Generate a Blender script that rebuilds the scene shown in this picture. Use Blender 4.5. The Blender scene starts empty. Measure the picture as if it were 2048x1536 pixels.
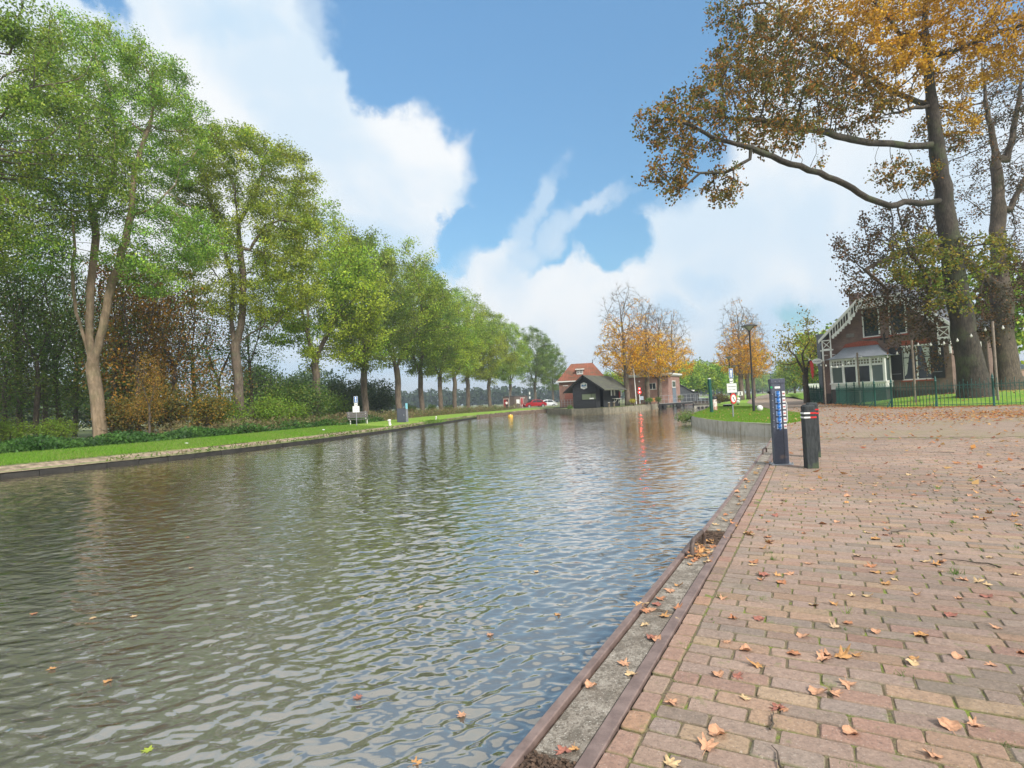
import bpy, bmesh, math, random
import numpy as np
from mathutils import Vector, Matrix, geometry
PI = math.pi
SC = bpy.context.scene
COL = SC.collection
rng = np.random.default_rng(11)
random.seed(7)

# ------------------------------------------------------------------ camera
FPX = 1130.0; EYE = 1.1
_p = math.atan(37/FPX); _r = math.atan(.044)
_F = np.array([0, math.cos(_p), math.sin(_p)])
_u0 = np.array([0, -math.sin(_p), math.cos(_p)]); _r0 = np.array([1., 0, 0])
_U = _u0*math.cos(_r) + _r0*math.sin(_r)
_R = _r0*math.cos(_r) - _u0*math.sin(_r)
CAM = np.array([0, 0, EYE])
cam_data = bpy.data.cameras.new('camera'); cam = bpy.data.objects.new('camera', cam_data); COL.objects.link(cam)
cam.matrix_world = Matrix(((_R[0], _U[0], -_F[0], CAM[0]), (_R[1], _U[1], -_F[1], CAM[1]), (_R[2], _U[2], -_F[2], CAM[2]), (0, 0, 0, 1)))
cam_data.sensor_width = 36; cam_data.lens = 36*FPX/2048; cam_data.clip_start = .05; cam_data.clip_end = 6000
SC.camera = cam

def ray(px, py): return _F*FPX + _R*(px-1024) - _U*(py-768)
def G(px, py, z=0.0):
    d = ray(px, py); return CAM + d*(z-EYE)/d[2]
def D(px, py, Y):
    d = ray(px, py); return CAM + d*Y/d[1]

# ------------------------------------------------------------------ world
world = bpy.data.worlds.new('World'); SC.world = world; world.use_nodes = True
SUN_EL = math.radians(38); SUN_AZ = math.radians(152)   # azimuth clockwise from +Y
def build_world():
    nt = world.node_tree; N = nt.nodes; L = nt.links; N.clear()
    out = N.new('ShaderNodeOutputWorld'); bg = N.new('ShaderNodeBackground'); L.new(bg.outputs[0], out.inputs[0])
    bg.inputs['Strength'].default_value = .12
    sky = N.new('ShaderNodeTexSky'); sky.sky_type = 'NISHITA'; sky.sun_disc = False
    sky.sun_elevation = SUN_EL; sky.sun_rotation = SUN_AZ; sky.air_density = 1.1; sky.dust_density = .6; sky.ozone_density = 1.6
    tc = N.new('ShaderNodeTexCoord'); sep = N.new('ShaderNodeSeparateXYZ'); L.new(tc.outputs['Generated'], sep.inputs[0])
    def m(op, a, b=None, c=None, clamp=False):
        n = N.new('ShaderNodeMath'); n.operation = op; n.use_clamp = clamp
        for i, v in enumerate((a, b, c)):
            if v is None: continue
            if isinstance(v, (int, float)): n.inputs[i].default_value = v
            else: L.new(v, n.inputs[i])
        return n.outputs[0]
    az = m('ARCTAN2', sep.outputs[0], sep.outputs[1])
    el = m('ARCSINE', sep.outputs[2])
    comb = N.new('ShaderNodeCombineXYZ'); L.new(az, comb.inputs[0]); L.new(el, comb.inputs[1])
    # ragged edges: warp the direction with noise
    nz = N.new('ShaderNodeTexNoise'); nz.inputs['Scale'].default_value = 7.0; nz.inputs['Detail'].default_value = 8; nz.inputs['Roughness'].default_value = .58
    L.new(tc.outputs['Generated'], nz.inputs['Vector'])
    sub = N.new('ShaderNodeVectorMath'); sub.operation = 'SUBTRACT'; L.new(nz.outputs['Color'], sub.inputs[0]); sub.inputs[1].default_value = (.5, .5, .5)
    scl = N.new('ShaderNodeVectorMath'); scl.operation = 'SCALE'; scl.inputs['Scale'].default_value = .19; L.new(sub.outputs[0], scl.inputs[0])
    wv = N.new('ShaderNodeVectorMath'); wv.operation = 'ADD'; L.new(comb.outputs[0], wv.inputs[0]); L.new(scl.outputs[0], wv.inputs[1])
    def azel(px, py):
        d = ray(px, py); d = d/np.linalg.norm(d); return math.atan2(d[0], d[1]), math.asin(d[2])
    def field(blobs):
        acc = None
        for px, py, rx, ry, rot, amp in blobs:
            a, e = azel(px, py); k = 1/FPX
            mp = N.new('ShaderNodeMapping'); mp.vector_type = 'TEXTURE'
            mp.inputs['Location'].default_value = (a, e, 0); mp.inputs['Rotation'].default_value = (0, 0, math.radians(rot))
            mp.inputs['Scale'].default_value = (rx*k, ry*k, 1); L.new(wv.outputs[0], mp.inputs['Vector'])
            ln = N.new('ShaderNodeVectorMath'); ln.operation = 'LENGTH'
            z0 = N.new('ShaderNodeVectorMath'); z0.operation = 'MULTIPLY'; z0.inputs[1].default_value = (1, 1, 0); L.new(mp.outputs[0], z0.inputs[0]); L.new(z0.outputs[0], ln.inputs[0])
            v = m('MULTIPLY', m('SUBTRACT', 1.45, ln.outputs['Value'], clamp=False), amp)
            acc = v if acc is None else m('MAXIMUM', acc, v)
        return acc
    # open blue patches
    blue = field([(900, 0, 290, 110, 0, 1), (990, 150, 230, 130, 0, 1), (1150, 260, 230, 150, 0, 1), (1090, 60, 330, 170, 0, 1), (1120, 400, 220, 110, 0, 1),
                  (925, 480, 62, 95, -25, .95), (1225, 480, 90, 75, 0, .9), (1080, 500, 110, 60, 0, .8), (1330, 130, 150, 250, 0, .9), (150, -10, 80, 40, 0, .7),
                  (700, 30, 110, 90, 0, .9), (770, 120, 110, 90, -30, .9), (-500, 300, 260, 260, 0, .6), (2500, -300, 400, 200, 0, .8), (1590, 640, 60, 60, 0, .55)])
    sm = N.new('ShaderNodeMapRange'); sm.interpolation_type = 'SMOOTHSTEP'; sm.inputs['From Min'].default_value = .36; sm.inputs['From Max'].default_value = .66
    L.new(blue, sm.inputs['Value'])
    # pale veils inside the blue
    veil = field([(1075, 405, 26, 80, -35, 1), (1020, 480, 30, 80, -35, 1), (1185, 425, 80, 22, 22, .9), (1100, 480, 90, 34, 30, .9), (620, 60, 40, 60, 0, .8), (1010, 530, 90, 30, 10, .9)])
    vs = N.new('ShaderNodeMapRange'); vs.interpolation_type = 'SMOOTHSTEP'; vs.inputs['From Min'].default_value = .1; vs.inputs['From Max'].default_value = 1.0; vs.inputs['To Max'].default_value = .60
    L.new(veil, vs.inputs['Value'])
    bluemask = m('MULTIPLY', sm.outputs[0], m('SUBTRACT', 1, vs.outputs[0]))
    # soft grey-blue modelling inside the cloud
    n2 = N.new('ShaderNodeTexNoise'); n2.inputs['Scale'].default_value = 4.2; n2.inputs['Detail'].default_value = 7; n2.inputs['Roughness'].default_value = .5; n2.inputs['Distortion'].default_value = .3
    L.new(tc.outputs['Generated'], n2.inputs['Vector'])
    soft = field([(760, 540, 150, 100, -30, 1), (660, 460, 60, 60, 0, .7), (480, 60, 150, 50, -10, .8), (1560, 680, 130, 90, 0, 1.15), (1420, 560, 90, 60, 0, .8),
                  (1330, 640, 150, 40, 0, .8), (700, 740, 500, 55, 0, .9), (1290, 500, 60, 50, 0, .8), (1900, 420, 200, 200, 0, .6), (1020, 560, 60, 60, 0, .5)])
    ss = N.new('ShaderNodeMapRange'); ss.interpolation_type = 'SMOOTHSTEP'; ss.inputs['From Min'].default_value = -.1; ss.inputs['From Max'].default_value = 1.2
    L.new(soft, ss.inputs['Value'])
    nn = N.new('ShaderNodeMapRange'); nn.inputs['From Min'].default_value = .38; nn.inputs['From Max'].default_value = .64; nn.interpolation_type = 'SMOOTHSTEP'; L.new(n2.outputs['Fac'], nn.inputs['Value'])
    shade = m('MAXIMUM', m('MULTIPLY', ss.outputs[0], .80), m('MULTIPLY', nn.outputs[0], .58))
    cc = N.new('ShaderNodeMix'); cc.data_type = 'RGBA'; cc.inputs[6].default_value = (6.25, 6.45, 6.6, 1); cc.inputs[7].default_value = (3.5, 4.9, 6.2, 1)
    L.new(shade, cc.inputs[0])
    sc_ = N.new('ShaderNodeMix'); sc_.data_type = 'RGBA'; sc_.blend_type = 'MULTIPLY'; sc_.inputs[0].default_value = 1; sc_.inputs[7].default_value = SKY_TINT
    L.new(sky.outputs[0], sc_.inputs[6])
    em = N.new('ShaderNodeMapRange'); em.inputs['From Min'].default_value = .05; em.inputs['From Max'].default_value = .62; em.inputs['To Min'].default_value = .50; em.inputs['To Max'].default_value = 1.0; L.new(el, em.inputs['Value'])
    sv = N.new('ShaderNodeVectorMath'); sv.operation = 'SCALE'; L.new(sc_.outputs[2], sv.inputs[0]); L.new(em.outputs[0], sv.inputs['Scale'])
    mx = N.new('ShaderNodeMix'); mx.data_type = 'RGBA'; L.new(bluemask, mx.inputs[0]); L.new(cc.outputs[2], mx.inputs[6]); L.new(sv.outputs[0], mx.inputs[7])
    L.new(mx.outputs[2], bg.inputs['Color'])
SKY_TINT = (1.08, 1.45, 1.50, 1)
build_world()
sl = bpy.data.lights.new('sun', 'SUN'); sl.energy = 3.6; sl.angle = math.radians(10); sl.color = (1, .95, .87)
sun = bpy.data.objects.new('sun', sl); COL.objects.link(sun)
_sd = Vector((math.sin(SUN_AZ)*math.cos(SUN_EL), math.cos(SUN_AZ)*math.cos(SUN_EL), math.sin(SUN_EL)))
sun.rotation_euler = _sd.to_track_quat('Z', 'Y').to_euler(); sun.location = _sd*200
SC.view_settings.view_transform = 'Standard'; SC.view_settings.look = 'None'; SC.view_settings.exposure = 0.37; SC.view_settings.gamma = 1
SC.cycles.max_bounces = 6; SC.cycles.transparent_max_bounces = 8; SC.cycles.volume_bounces = 0
SC.cycles.sample_clamp_indirect = 6

# ------------------------------------------------------------------ tags and objects
def tag(o, label=None, cat=None, group=None, kind=None):
    if label: o['label'] = label
    if cat: o['category'] = cat
    if group: o['group'] = group
    if kind: o['kind'] = kind
    return o
def thing(name, label, cat, loc=(0, 0, 0), rz=0, group=None):
    o = bpy.data.objects.new(name, None); COL.objects.link(o); o.location = tuple(loc); o.rotation_euler = (0, 0, rz)
    o.empty_display_size = .2
    return tag(o, label, cat, group)
def obj(name, me, mat=None, parent=None, loc=None, rot=None):
    if isinstance(me, MB): me = me.mesh(name)
    if mat is not None and not me.materials: me.materials.append(mat)
    o = bpy.data.objects.new(name, me); COL.objects.link(o)
    if parent: o.parent = parent
    if loc is not None: o.location = tuple(loc)
    if rot is not None: o.rotation_euler = rot
    return o
def copy_tree(root, loc, rz=0.0, scale=1.0, label=None, group=None, kids=True):
    def cp(o, par):
        c = o.copy(); COL.objects.link(c)
        if par: c.parent = par
        for ch in [x for x in o.children]: cp(ch, c)
        return c
    r = cp(root, None); r.location = tuple(loc); r.rotation_euler = (0, 0, rz)
    r.scale = (scale,)*3 if isinstance(scale, (int, float)) else scale
    if label: r['label'] = label
    if group: r['group'] = group
    return r
def np_mesh(name, V, Fq, col=None, smooth=False):
    """V (n,3), Fq (m,k) constant-size faces, col (n,3|4) optional point colours"""
    V = np.asarray(V, np.float32); Fq = np.asarray(Fq, np.int32)
    me = bpy.data.meshes.new(name); k = Fq.shape[1]
    me.vertices.add(len(V)); me.vertices.foreach_set('co', V.ravel())
    me.loops.add(Fq.size); me.loops.foreach_set('vertex_index', Fq.ravel())
    me.polygons.add(len(Fq)); me.polygons.foreach_set('loop_start', np.arange(0, Fq.size, k, dtype=np.int32))
    me.polygons.foreach_set('loop_total', np.full(len(Fq), k, np.int32))
    if smooth: me.polygons.foreach_set('use_smooth', np.ones(len(Fq), bool))
    if col is not None:
        col = np.asarray(col, np.float32)
        if col.shape[1] == 3: col = np.concatenate([col, np.ones((len(col), 1), np.float32)], 1)
        a = me.attributes.new('Col', 'FLOAT_COLOR', 'POINT'); a.data.foreach_set('color', col.ravel())
    me.update(calc_edges=True); me.validate()
    return me

class MB:
    """collects boxes, prisms, tubes; local transform stack as a matrix"""
    def __init__(s): s.v = []; s.f = []; s.M = Matrix.Identity(4); s.sm = []
    def add(s, vs, fs, smooth=False):
        b = len(s.v)
        for p in vs: s.v.append(tuple(s.M @ Vector(p)))
        for f in fs: s.f.append([b+i for i in f]); s.sm.append(smooth)
        return s
    def box(s, x0, x1, y0, y1, z0, z1):
        return s.add([(x0, y0, z0), (x1, y0, z0), (x1, y1, z0), (x0, y1, z0), (x0, y0, z1), (x1, y0, z1), (x1, y1, z1), (x0, y1, z1)],
                     [(3, 2, 1, 0), (4, 5, 6, 7), (0, 1, 5, 4), (1, 2, 6, 5), (2, 3, 7, 6), (3, 0, 4, 7)])
    def bbox(s, x0, x1, y0, y1, z0, z1, b=.01):
        """box with chamfered vertical and top edges"""
        def ring(i, z): return [(x0+i+b, y0+i, z), (x1-i-b, y0+i, z), (x1-i, y0+i+b, z), (x1-i, y1-i-b, z), (x1-i-b, y1-i, z), (x0+i+b, y1-i, z), (x0+i, y1-i-b, z), (x0+i, y0+i+b, z)]
        vs = ring(0, z0)+ring(0, z1-b)+ring(b*.8, z1); fs = [tuple(range(7, -1, -1)), tuple(range(16, 24))]
        for k in (0, 8):
            for i in range(8): j = (i+1) % 8; fs.append((k+i, k+j, k+8+j, k+8+i))
        return s.add(vs, fs)
    def prism(s, pts, y0, y1):
        """polygon in x-z extruded along y"""
        n = len(pts); vs = [(x, y0, z) for x, z in pts]+[(x, y1, z) for x, z in pts]
        fs = [tuple(range(n)), tuple(range(2*n-1, n-1, -1))]+[((i+1) % n, i, n+i, n+(i+1) % n) for i in range(n)]
        return s.add(vs, fs)
    def slab(s, pts, z0, z1):
        n = len(pts); vs = [(x, y, z0) for x, y in pts]+[(x, y, z1) for x, y in pts]
        fs = [tuple(range(n-1, -1, -1)), tuple(range(n, 2*n))]+[(i, (i+1) % n, n+(i+1) % n, n+i) for i in range(n)]
        return s.add(vs, fs)
    def lathe(s, prof, n=16, c=(0, 0), smooth=True):
        """prof [(r,z)...] round z"""
        vs = []; fs = []
        for r, z in prof:
            for k in range(n): a = 2*PI*k/n; vs.append((c[0]+r*math.cos(a), c[1]+r*math.sin(a), z))
        for i in range(len(prof)-1):
            for k in range(n): j = (k+1) % n; fs.append((i*n+k, i*n+j, (i+1)*n+j, (i+1)*n+k))
        s.add(vs, fs, smooth)
        m = len(prof)-1
        s.add([vs[k] for k in range(n)], [tuple(range(n-1, -1, -1))]); s.add([vs[m*n+k] for k in range(n)], [tuple(range(n))])
        return s
    def tube(s, pts, r, n=8, smooth=True):
        pts = [Vector(p) for p in pts]; rr = r if hasattr(r, '__len__') else [r]*len(pts); vs = []; fs = []
        up = None
        for i, p in enumerate(pts):
            t = (pts[min(i+1, len(pts)-1)]-pts[max(i-1, 0)]).normalized()
            if up is None: up = Vector((0, 0, 1)) if abs(t.z) < .9 else Vector((1, 0, 0))
            u = t.cross(up).normalized(); w = u.cross(t).normalized(); up = w
            for k in range(n): a = 2*PI*k/n; vs.append(tuple(p+(u*math.cos(a)+w*math.sin(a))*rr[i]))
        for i in range(len(pts)-1):
            for k in range(n): j = (k+1) % n; fs.append((i*n+j, i*n+k, (i+1)*n+k, (i+1)*n+j))
        s.add(vs, fs, smooth); m = (len(pts)-1)*n
        s.add(vs[:n], [tuple(range(n))]); s.add(vs[m:m+n], [tuple(range(n-1, -1, -1))])
        return s
    def bar(s, a, b, w, h=None):
        a = Vector(a); b = Vector(b); h = h or w; t = (b-a).normalized(); up = Vector((0, 0, 1)) if abs(t.z) < .95 else Vector((0, 1, 0))
        u = t.cross(up).normalized()*w/2; v = u.cross(t).normalized()*h/2
        vs = [tuple(q) for q in (a-u-v, a+u-v, a+u+v, a-u+v, b-u-v, b+u-v, b+u+v, b-u+v)]
        return s.add(vs, [(0, 1, 2, 3), (7, 6, 5, 4), (1, 0, 4, 5), (2, 1, 5, 6), (3, 2, 6, 7), (0, 3, 7, 4)])
    def ball(s, c, r, n=12, m=8, sx=1, sy=1, sz=1):
        vs = [(c[0], c[1], c[2]-r*sz)]; fs = []
        for i in range(1, m):
            t = -PI/2+PI*i/m
            for k in range(n): a = 2*PI*k/n; vs.append((c[0]+sx*r*math.cos(t)*math.cos(a), c[1]+sy*r*math.cos(t)*math.sin(a), c[2]+sz*r*math.sin(t)))
        vs.append((c[0], c[1], c[2]+r*sz)); e = len(vs)-1
        for k in range(n):
            j = (k+1) % n; fs.append((0, 1+j, 1+k)); fs.append((e, e-n+k, e-n+j))
            for i in range(m-2): b = 1+i*n; fs.append((b+k, b+j, b+n+j, b+n+k))
        return s.add(vs, fs, True)
    def mesh(s, name):
        me = bpy.data.meshes.new(name); me.from_pydata(s.v, [], s.f); me.polygons.foreach_set('use_smooth', s.sm)
        bm = bmesh.new(); bm.from_mesh(me); bmesh.ops.recalc_face_normals(bm, faces=bm.faces); bm.to_mesh(me); bm.free()
        return me
    def build(s, name, mat, parent=None, **k): return obj(name, s.mesh(name), mat, parent, **k)

def text_mesh(txt, size, ext=.002):
    cu = bpy.data.curves.new('lettering', 'FONT'); cu.body = txt; cu.size = size; cu.extrude = ext; cu.align_x = 'CENTER'; cu.align_y = 'CENTER'; cu.resolution_u = 3
    t = bpy.data.objects.new('tmp', cu); COL.objects.link(t); bpy.context.view_layer.update()
    me = bpy.data.meshes.new_from_object(t); bpy.data.objects.remove(t); bpy.data.curves.remove(cu)
    me.materials.clear(); me.name = 'lettering'
    return me
def lettering(txt, size, mat, parent, x, y, z):
    """upright text facing -y in the parent's frame"""
    return obj('lettering', text_mesh(txt, size), mat, parent, loc=(x, y, z), rot=(PI/2, 0, 0))

class Frame:
    """a vertical local frame: x to the right along the front, y into the building"""
    def __init__(s, origin, deg):
        s.o = np.array([origin[0], origin[1], 0.]); a = math.radians(deg); s.a = a
        s.ex = np.array([math.cos(a), math.sin(a), 0]); s.ey = np.array([-math.sin(a), math.cos(a), 0])
    def front(s, px, py, y=0.0):
        d = ray(px, py); t = (y-(CAM-s.o)@s.ey)/(d@s.ey); P = CAM+d*t-s.o; return P@s.ex, P[2]
    def side(s, px, py, x=0.0):
        d = ray(px, py); t = (x-(CAM-s.o)@s.ex)/(d@s.ex); P = CAM+d*t-s.o; return P@s.ey, P[2]
    def w(s, x, y, z=0): return s.o+s.ex*x+s.ey*y+np.array([0, 0, z])

# ------------------------------------------------------------------ materials
class NT:
    def __init__(s, name):
        s.m = bpy.data.materials.new(name); s.m.use_nodes = True; s.t = s.m.node_tree; s.n = s.t.nodes; s.l = s.t.links; s.n.clear()
        s.out = s.n.new('ShaderNodeOutputMaterial'); s.b = s.n.new('ShaderNodeBsdfPrincipled'); s.l.new(s.b.outputs[0], s.out.inputs[0])
    def node(s, t, **k):
        n = s.n.new(t)
        for a, v in k.items(): setattr(n, a, v)
        return n
    def setin(s, n, key, v):
        if isinstance(v, (int, float, tuple, list)): n.inputs[key].default_value = v
        else: s.l.new(v, n.inputs[key])
    def co(s, kind='Object'): return s.node('ShaderNodeTexCoord').outputs[kind]
    def noise(s, vec, scale, detail=4, rough=.55, dist=0, out='Fac'):
        n = s.node('ShaderNodeTexNoise'); s.setin(n, 'Scale', scale); s.setin(n, 'Detail', detail); s.setin(n, 'Roughness', rough); s.setin(n, 'Distortion', dist); s.setin(n, 'Vector', vec); return n.outputs[out]
    def mapr(s, v, a, b, c=0., d=1., smooth=True):
        n = s.node('ShaderNodeMapRange'); n.interpolation_type = 'SMOOTHSTEP' if smooth else 'LINEAR'
        s.setin(n, 'Value', v); s.setin(n, 'From Min', a); s.setin(n, 'From Max', b); s.setin(n, 'To Min', c); s.setin(n, 'To Max', d); return n.outputs[0]
    def mix(s, f, a, b, mode='MIX'):
        n = s.node('ShaderNodeMix', data_type='RGBA', blend_type=mode); s.setin(n, 0, f)
        for i, v in ((6, a), (7, b)):
            if isinstance(v, tuple) and len(v) == 3: v = v+(1,)
            s.setin(n, i, v)
        return n.outputs[2]
    def math(s, op, a, b=0.0):
        n = s.node('ShaderNodeMath', operation=op); s.setin(n, 0, a); s.setin(n, 1, b); return n.outputs[0]
    def mapping(s, vec, scale=(1, 1, 1), rot=(0, 0, 0), loc=(0, 0, 0)):
        n = s.node('ShaderNodeMapping'); s.setin(n, 'Vector', vec); n.inputs['Scale'].default_value = scale; n.inputs['Rotation'].default_value = rot; n.inputs['Location'].default_value = loc; return n.outputs[0]
    def bump(s, h, strength=.5, dist=.01):
        n = s.node('ShaderNodeBump'); s.setin(n, 'Height', h); s.setin(n, 'Strength', strength); s.setin(n, 'Distance', dist); s.l.new(n.outputs[0], s.b.inputs['Normal']); return n
    def base(s, c):
        if isinstance(c, tuple) and len(c) == 3: c = c+(1,)
        s.setin(s.b, 'Base Color', c); return s
    def rough(s, v): s.setin(s.b, 'Roughness', v); return s
def rgb(r, g, b):
    """sRGB 0-255 to linear"""
    f = lambda c: ((c/255+.055)/1.055)**2.4 if c > 10 else c/255/12.92
    return (f(r), f(g), f(b))
_mc = {}
def plain(name, c, rough=.6, metal=0, var=.25, scale=8, bump=.15):
    """painted / plain surface with light mottling"""
    if name in _mc: return _mc[name]
    t = NT(name); o = t.co(); n = t.noise(o, scale, 5); n2 = t.noise(o, scale*9, 3)
    f = t.mapr(n, .3, .7, 1-var, 1+var*.6, False); f2 = t.mapr(n2, .3, .7, 1-var*.4, 1+var*.4, False)
    cc = t.mix(1., c+(1,), t.node_rgb(t.math('MULTIPLY', f, f2)), 'MULTIPLY')
    t.base(cc).rough(rough); t.b.inputs['Metallic'].default_value = metal
    if bump: t.bump(n2, bump, .004)
    _mc[name] = t.m; return t.m
def _node_rgb(s, v):
    n = s.node('ShaderNodeCombineColor'); [s.setin(n, i, v) for i in range(3)]; return n.outputs[0]
NT.node_rgb = _node_rgb
def glass(name='window_glass', c=(.02, .025, .03), rough=.08):
    if name in _mc: return _mc[name]
    t = NT(name); t.base(c).rough(rough); t.b.inputs['Specular IOR Level'].default_value = .7; _mc[name] = t.m; return t.m
def emis(name, c, s):
    t = NT(name); t.base(c); t.b.inputs['Emission Color'].default_value = c+(1,); t.b.inputs['Emission Strength'].default_value = s; return t.m
def leaf_mat(name, transl=.3, hue=.02, val=.2):
    t = NT(name); at = t.node('ShaderNodeAttribute'); at.attribute_name = 'Col'
    oi = t.node('ShaderNodeObjectInfo'); hs = t.node('ShaderNodeHueSaturation'); t.l.new(at.outputs['Color'], hs.inputs['Color'])
    t.l.new(t.mapr(oi.outputs['Random'], 0, 1, .5-hue, .5+hue, False), hs.inputs['Hue']); t.l.new(t.mapr(oi.outputs['Random'], 0, 1, 1-val, 1+val, False), hs.inputs['Value'])
    t.base(hs.outputs[0]).rough(.55); t.b.inputs['Specular IOR Level'].default_value = .3
    tr = t.node('ShaderNodeBsdfTranslucent'); t.l.new(hs.outputs[0], tr.inputs[0])
    mx = t.node('ShaderNodeMixShader'); mx.inputs[0].default_value = transl; t.l.new(t.b.outputs[0], mx.inputs[1]); t.l.new(tr.outputs[0], mx.inputs[2]); t.l.new(mx.outputs[0], t.out.inputs[0])
    return t.m
def bark_mat(name, c1, c2, sc=6, moss=0.0):
    t = NT(name); o = t.co(); v = t.mapping(o, (1, 1, .22)); n = t.noise(v, sc*2.5, 7, .65); n2 = t.noise(o, 1.1, 4)
    c = t.mix(t.mapr(n, .35, .65), c1, c2)
    c = t.mix(t.math('MULTIPLY', t.mapr(n2, .45, .62), .5), c, tuple(x*.55 for x in c2))
    if moss: c = t.mix(t.math('MULTIPLY', t.mapr(t.noise(o, .9, 5, .6), .5, .66), moss), c, (.08, .11, .04))
    t.base(c).rough(.9); t.bump(n, .9, .03); return t.m
def brick_wall(name, c1, c2, mortar, bw=.21, bh=.065, swap=False):
    t = NT(name); o = t.co(); sp = t.node('ShaderNodeSeparateXYZ'); t.l.new(o, sp.inputs[0])
    cb = t.node('ShaderNodeCombineXYZ'); t.l.new(t.math('ADD', sp.outputs[0], sp.outputs[1]), cb.inputs[0]); t.l.new(sp.outputs[2], cb.inputs[1])
    b = t.node('ShaderNodeTexBrick'); t.l.new(cb.outputs[0], b.inputs['Vector']); b.inputs['Scale'].default_value = 1
    b.inputs['Brick Width'].default_value = bw; b.inputs['Row Height'].default_value = bh; b.inputs['Mortar Size'].default_value = .006; b.inputs['Mortar Smooth'].default_value = .3
    b.inputs['Color1'].default_value = c1+(1,); b.inputs['Color2'].default_value = c2+(1,); b.inputs['Mortar'].default_value = mortar+(1,)
    n = t.noise(o, 1.7, 5); c = t.mix(1., b.outputs[0], t.node_rgb(t.mapr(n, .3, .7, .75, 1.2, False)), 'MULTIPLY')
    t.base(c).rough(.85); t.bump(b.outputs['Fac'], -.4, .01); return t.m
# ------------------------------------------------------------------ ground, quay and water
ZW = -.45
QO = np.array([-.09, 1.74]); QD = np.array([.4776, .8786]); QN = np.array([.8786, -.4776])
def Q(t, s, z=0.0):
    b = -.0011*s*abs(s) if s > 0 else 0
    p = QO+QD*s+QN*(t+b); return np.array([p[0], p[1], z])
quay_pts = [tuple(Q(0, s)[:2]) for s in (19, 16, 13, 10, 7, 4, 1, -3, -8, -16)]
left_bank = [(-34, -14), (-22, 4.5), (-17.6, 11.8), (-14.97, 16.5), (-13.6, 18.9), (-12.2, 21.6), (-10.95, 25), (-9.75, 28.9), (-7.9, 37), (-6.4, 46.5), (-4.7, 58), (-2.6, 66), (0, 73), (3.0, 78), (4.8, 80)]
lock_left = [(4.3, 72), (5.0, 68.5), (6.3, 60.6), (9.2, 57.8), (11.2, 59.6), (15.3, 66), (17.8, 71), (20, 76), (26, 93), (60, 220)]
lock_right = [(70, 216), (37, 92), (30, 78), (24, 66), (18.2, 52.5), (13, 38.5), (9.75, 31.2)]
isle_front = [(9.35, 29.9), (8.75, 27.2), (8.35, 24.6), (8.2, 22.4), (8.3, 20.4)]
canal = left_bank+lock_left+lock_right+isle_front+quay_pts
path_edge = [(9.15, 18.85), (10.2, 20.0), (12.05, 23.0), (13.4, 26.3), (15, 33), (18.2, 42), (24.3, 58.8), (42, 100), (118, 260)]
fence_line = [(29.6, 57), (27.0, 51.5), (24.1, 44.6), (22.6, 40.05), (21.4, 36.3), (20.3, 33.2), (19.45, 30.65), (18.8, 28.4), (19.15, 27.0), (20.2, 26.35), (21.5, 25.2), (24, 23.0), (29, 18.8), (36, 13)]
plaza_poly = quay_pts[::-1]+path_edge+[(124, 260), (48, 100)]+fence_line+[(44, 4), (44, -20)]
lawn_poly = [(48, 100)]+fence_line+[(60, 13), (60, 100)]
qbed_poly = [tuple(Q(0, s)[:2]) for s in (-16, -8, -3, 1, 4, 7, 10, 13, 16, 19)]+[tuple(Q(.30, s)[:2]) for s in (19.0, 16, 13.0, 9, 6, 3, 0, -3.2, -16)]
near_poly = [tuple(Q(.30, s)[:2]) for s in (-3.2, 0, 3, 6, 9, 13.0)]+[tuple(Q(8.3, s)[:2]) for s in (13.0, 6, 0, -3.2)]
house_yard = [(20.5, 41.5), (25.5, 33), (60, 30), (60, 70), (24, 60)]
def inside(P, poly):
    x, y = P[:, 0], P[:, 1]; r = np.zeros(len(P), bool); n = len(poly)
    for i in range(n):
        x0, y0 = poly[i]; x1, y1 = poly[(i+1) % n]
        if y0 == y1: continue
        c = ((y0 > y) != (y1 > y)) & (x < (x1-x0)*(y-y0)/(y1-y0)+x0); r ^= c
    return r
def dline(P, poly, closed=False):
    d = np.full(len(P), 1e9); n = len(poly)
    for i in range(n if closed else n-1):
        a = np.array(poly[i]); b = np.array(poly[(i+1) % n]); ab = b-a; t = np.clip(((P-a)@ab)/(ab@ab), 0, 1)
        d = np.minimum(d, np.linalg.norm(P-(a+t[:, None]*ab), axis=1))
    return d
def sstep(x): x = np.clip(x, 0, 1); return x*x*(3-2*x)
def hgt(P, reg):
    z = np.zeros(len(P))
    left = dline(P, left_bank+lock_left[:-1])
    right = dline(P, lock_right[1:]+isle_front+quay_pts)
    isl = left < right
    z = np.where(isl, -.30+.18*sstep(left/.55)+.14*sstep((left-.4)/3.0)+.12*sstep((P[:, 1]-52)/8)*(P[:, 0] > 0), z)
    if reg == 'lawn': z = z*0+.5*sstep(dline(P, fence_line)/5.5)
    if reg in ('plaza', 'isle'): z = z*0
    if reg == 'near': z = z*0-.0040
    if reg == 'qbed': z = z*0-.12
    return z
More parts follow.
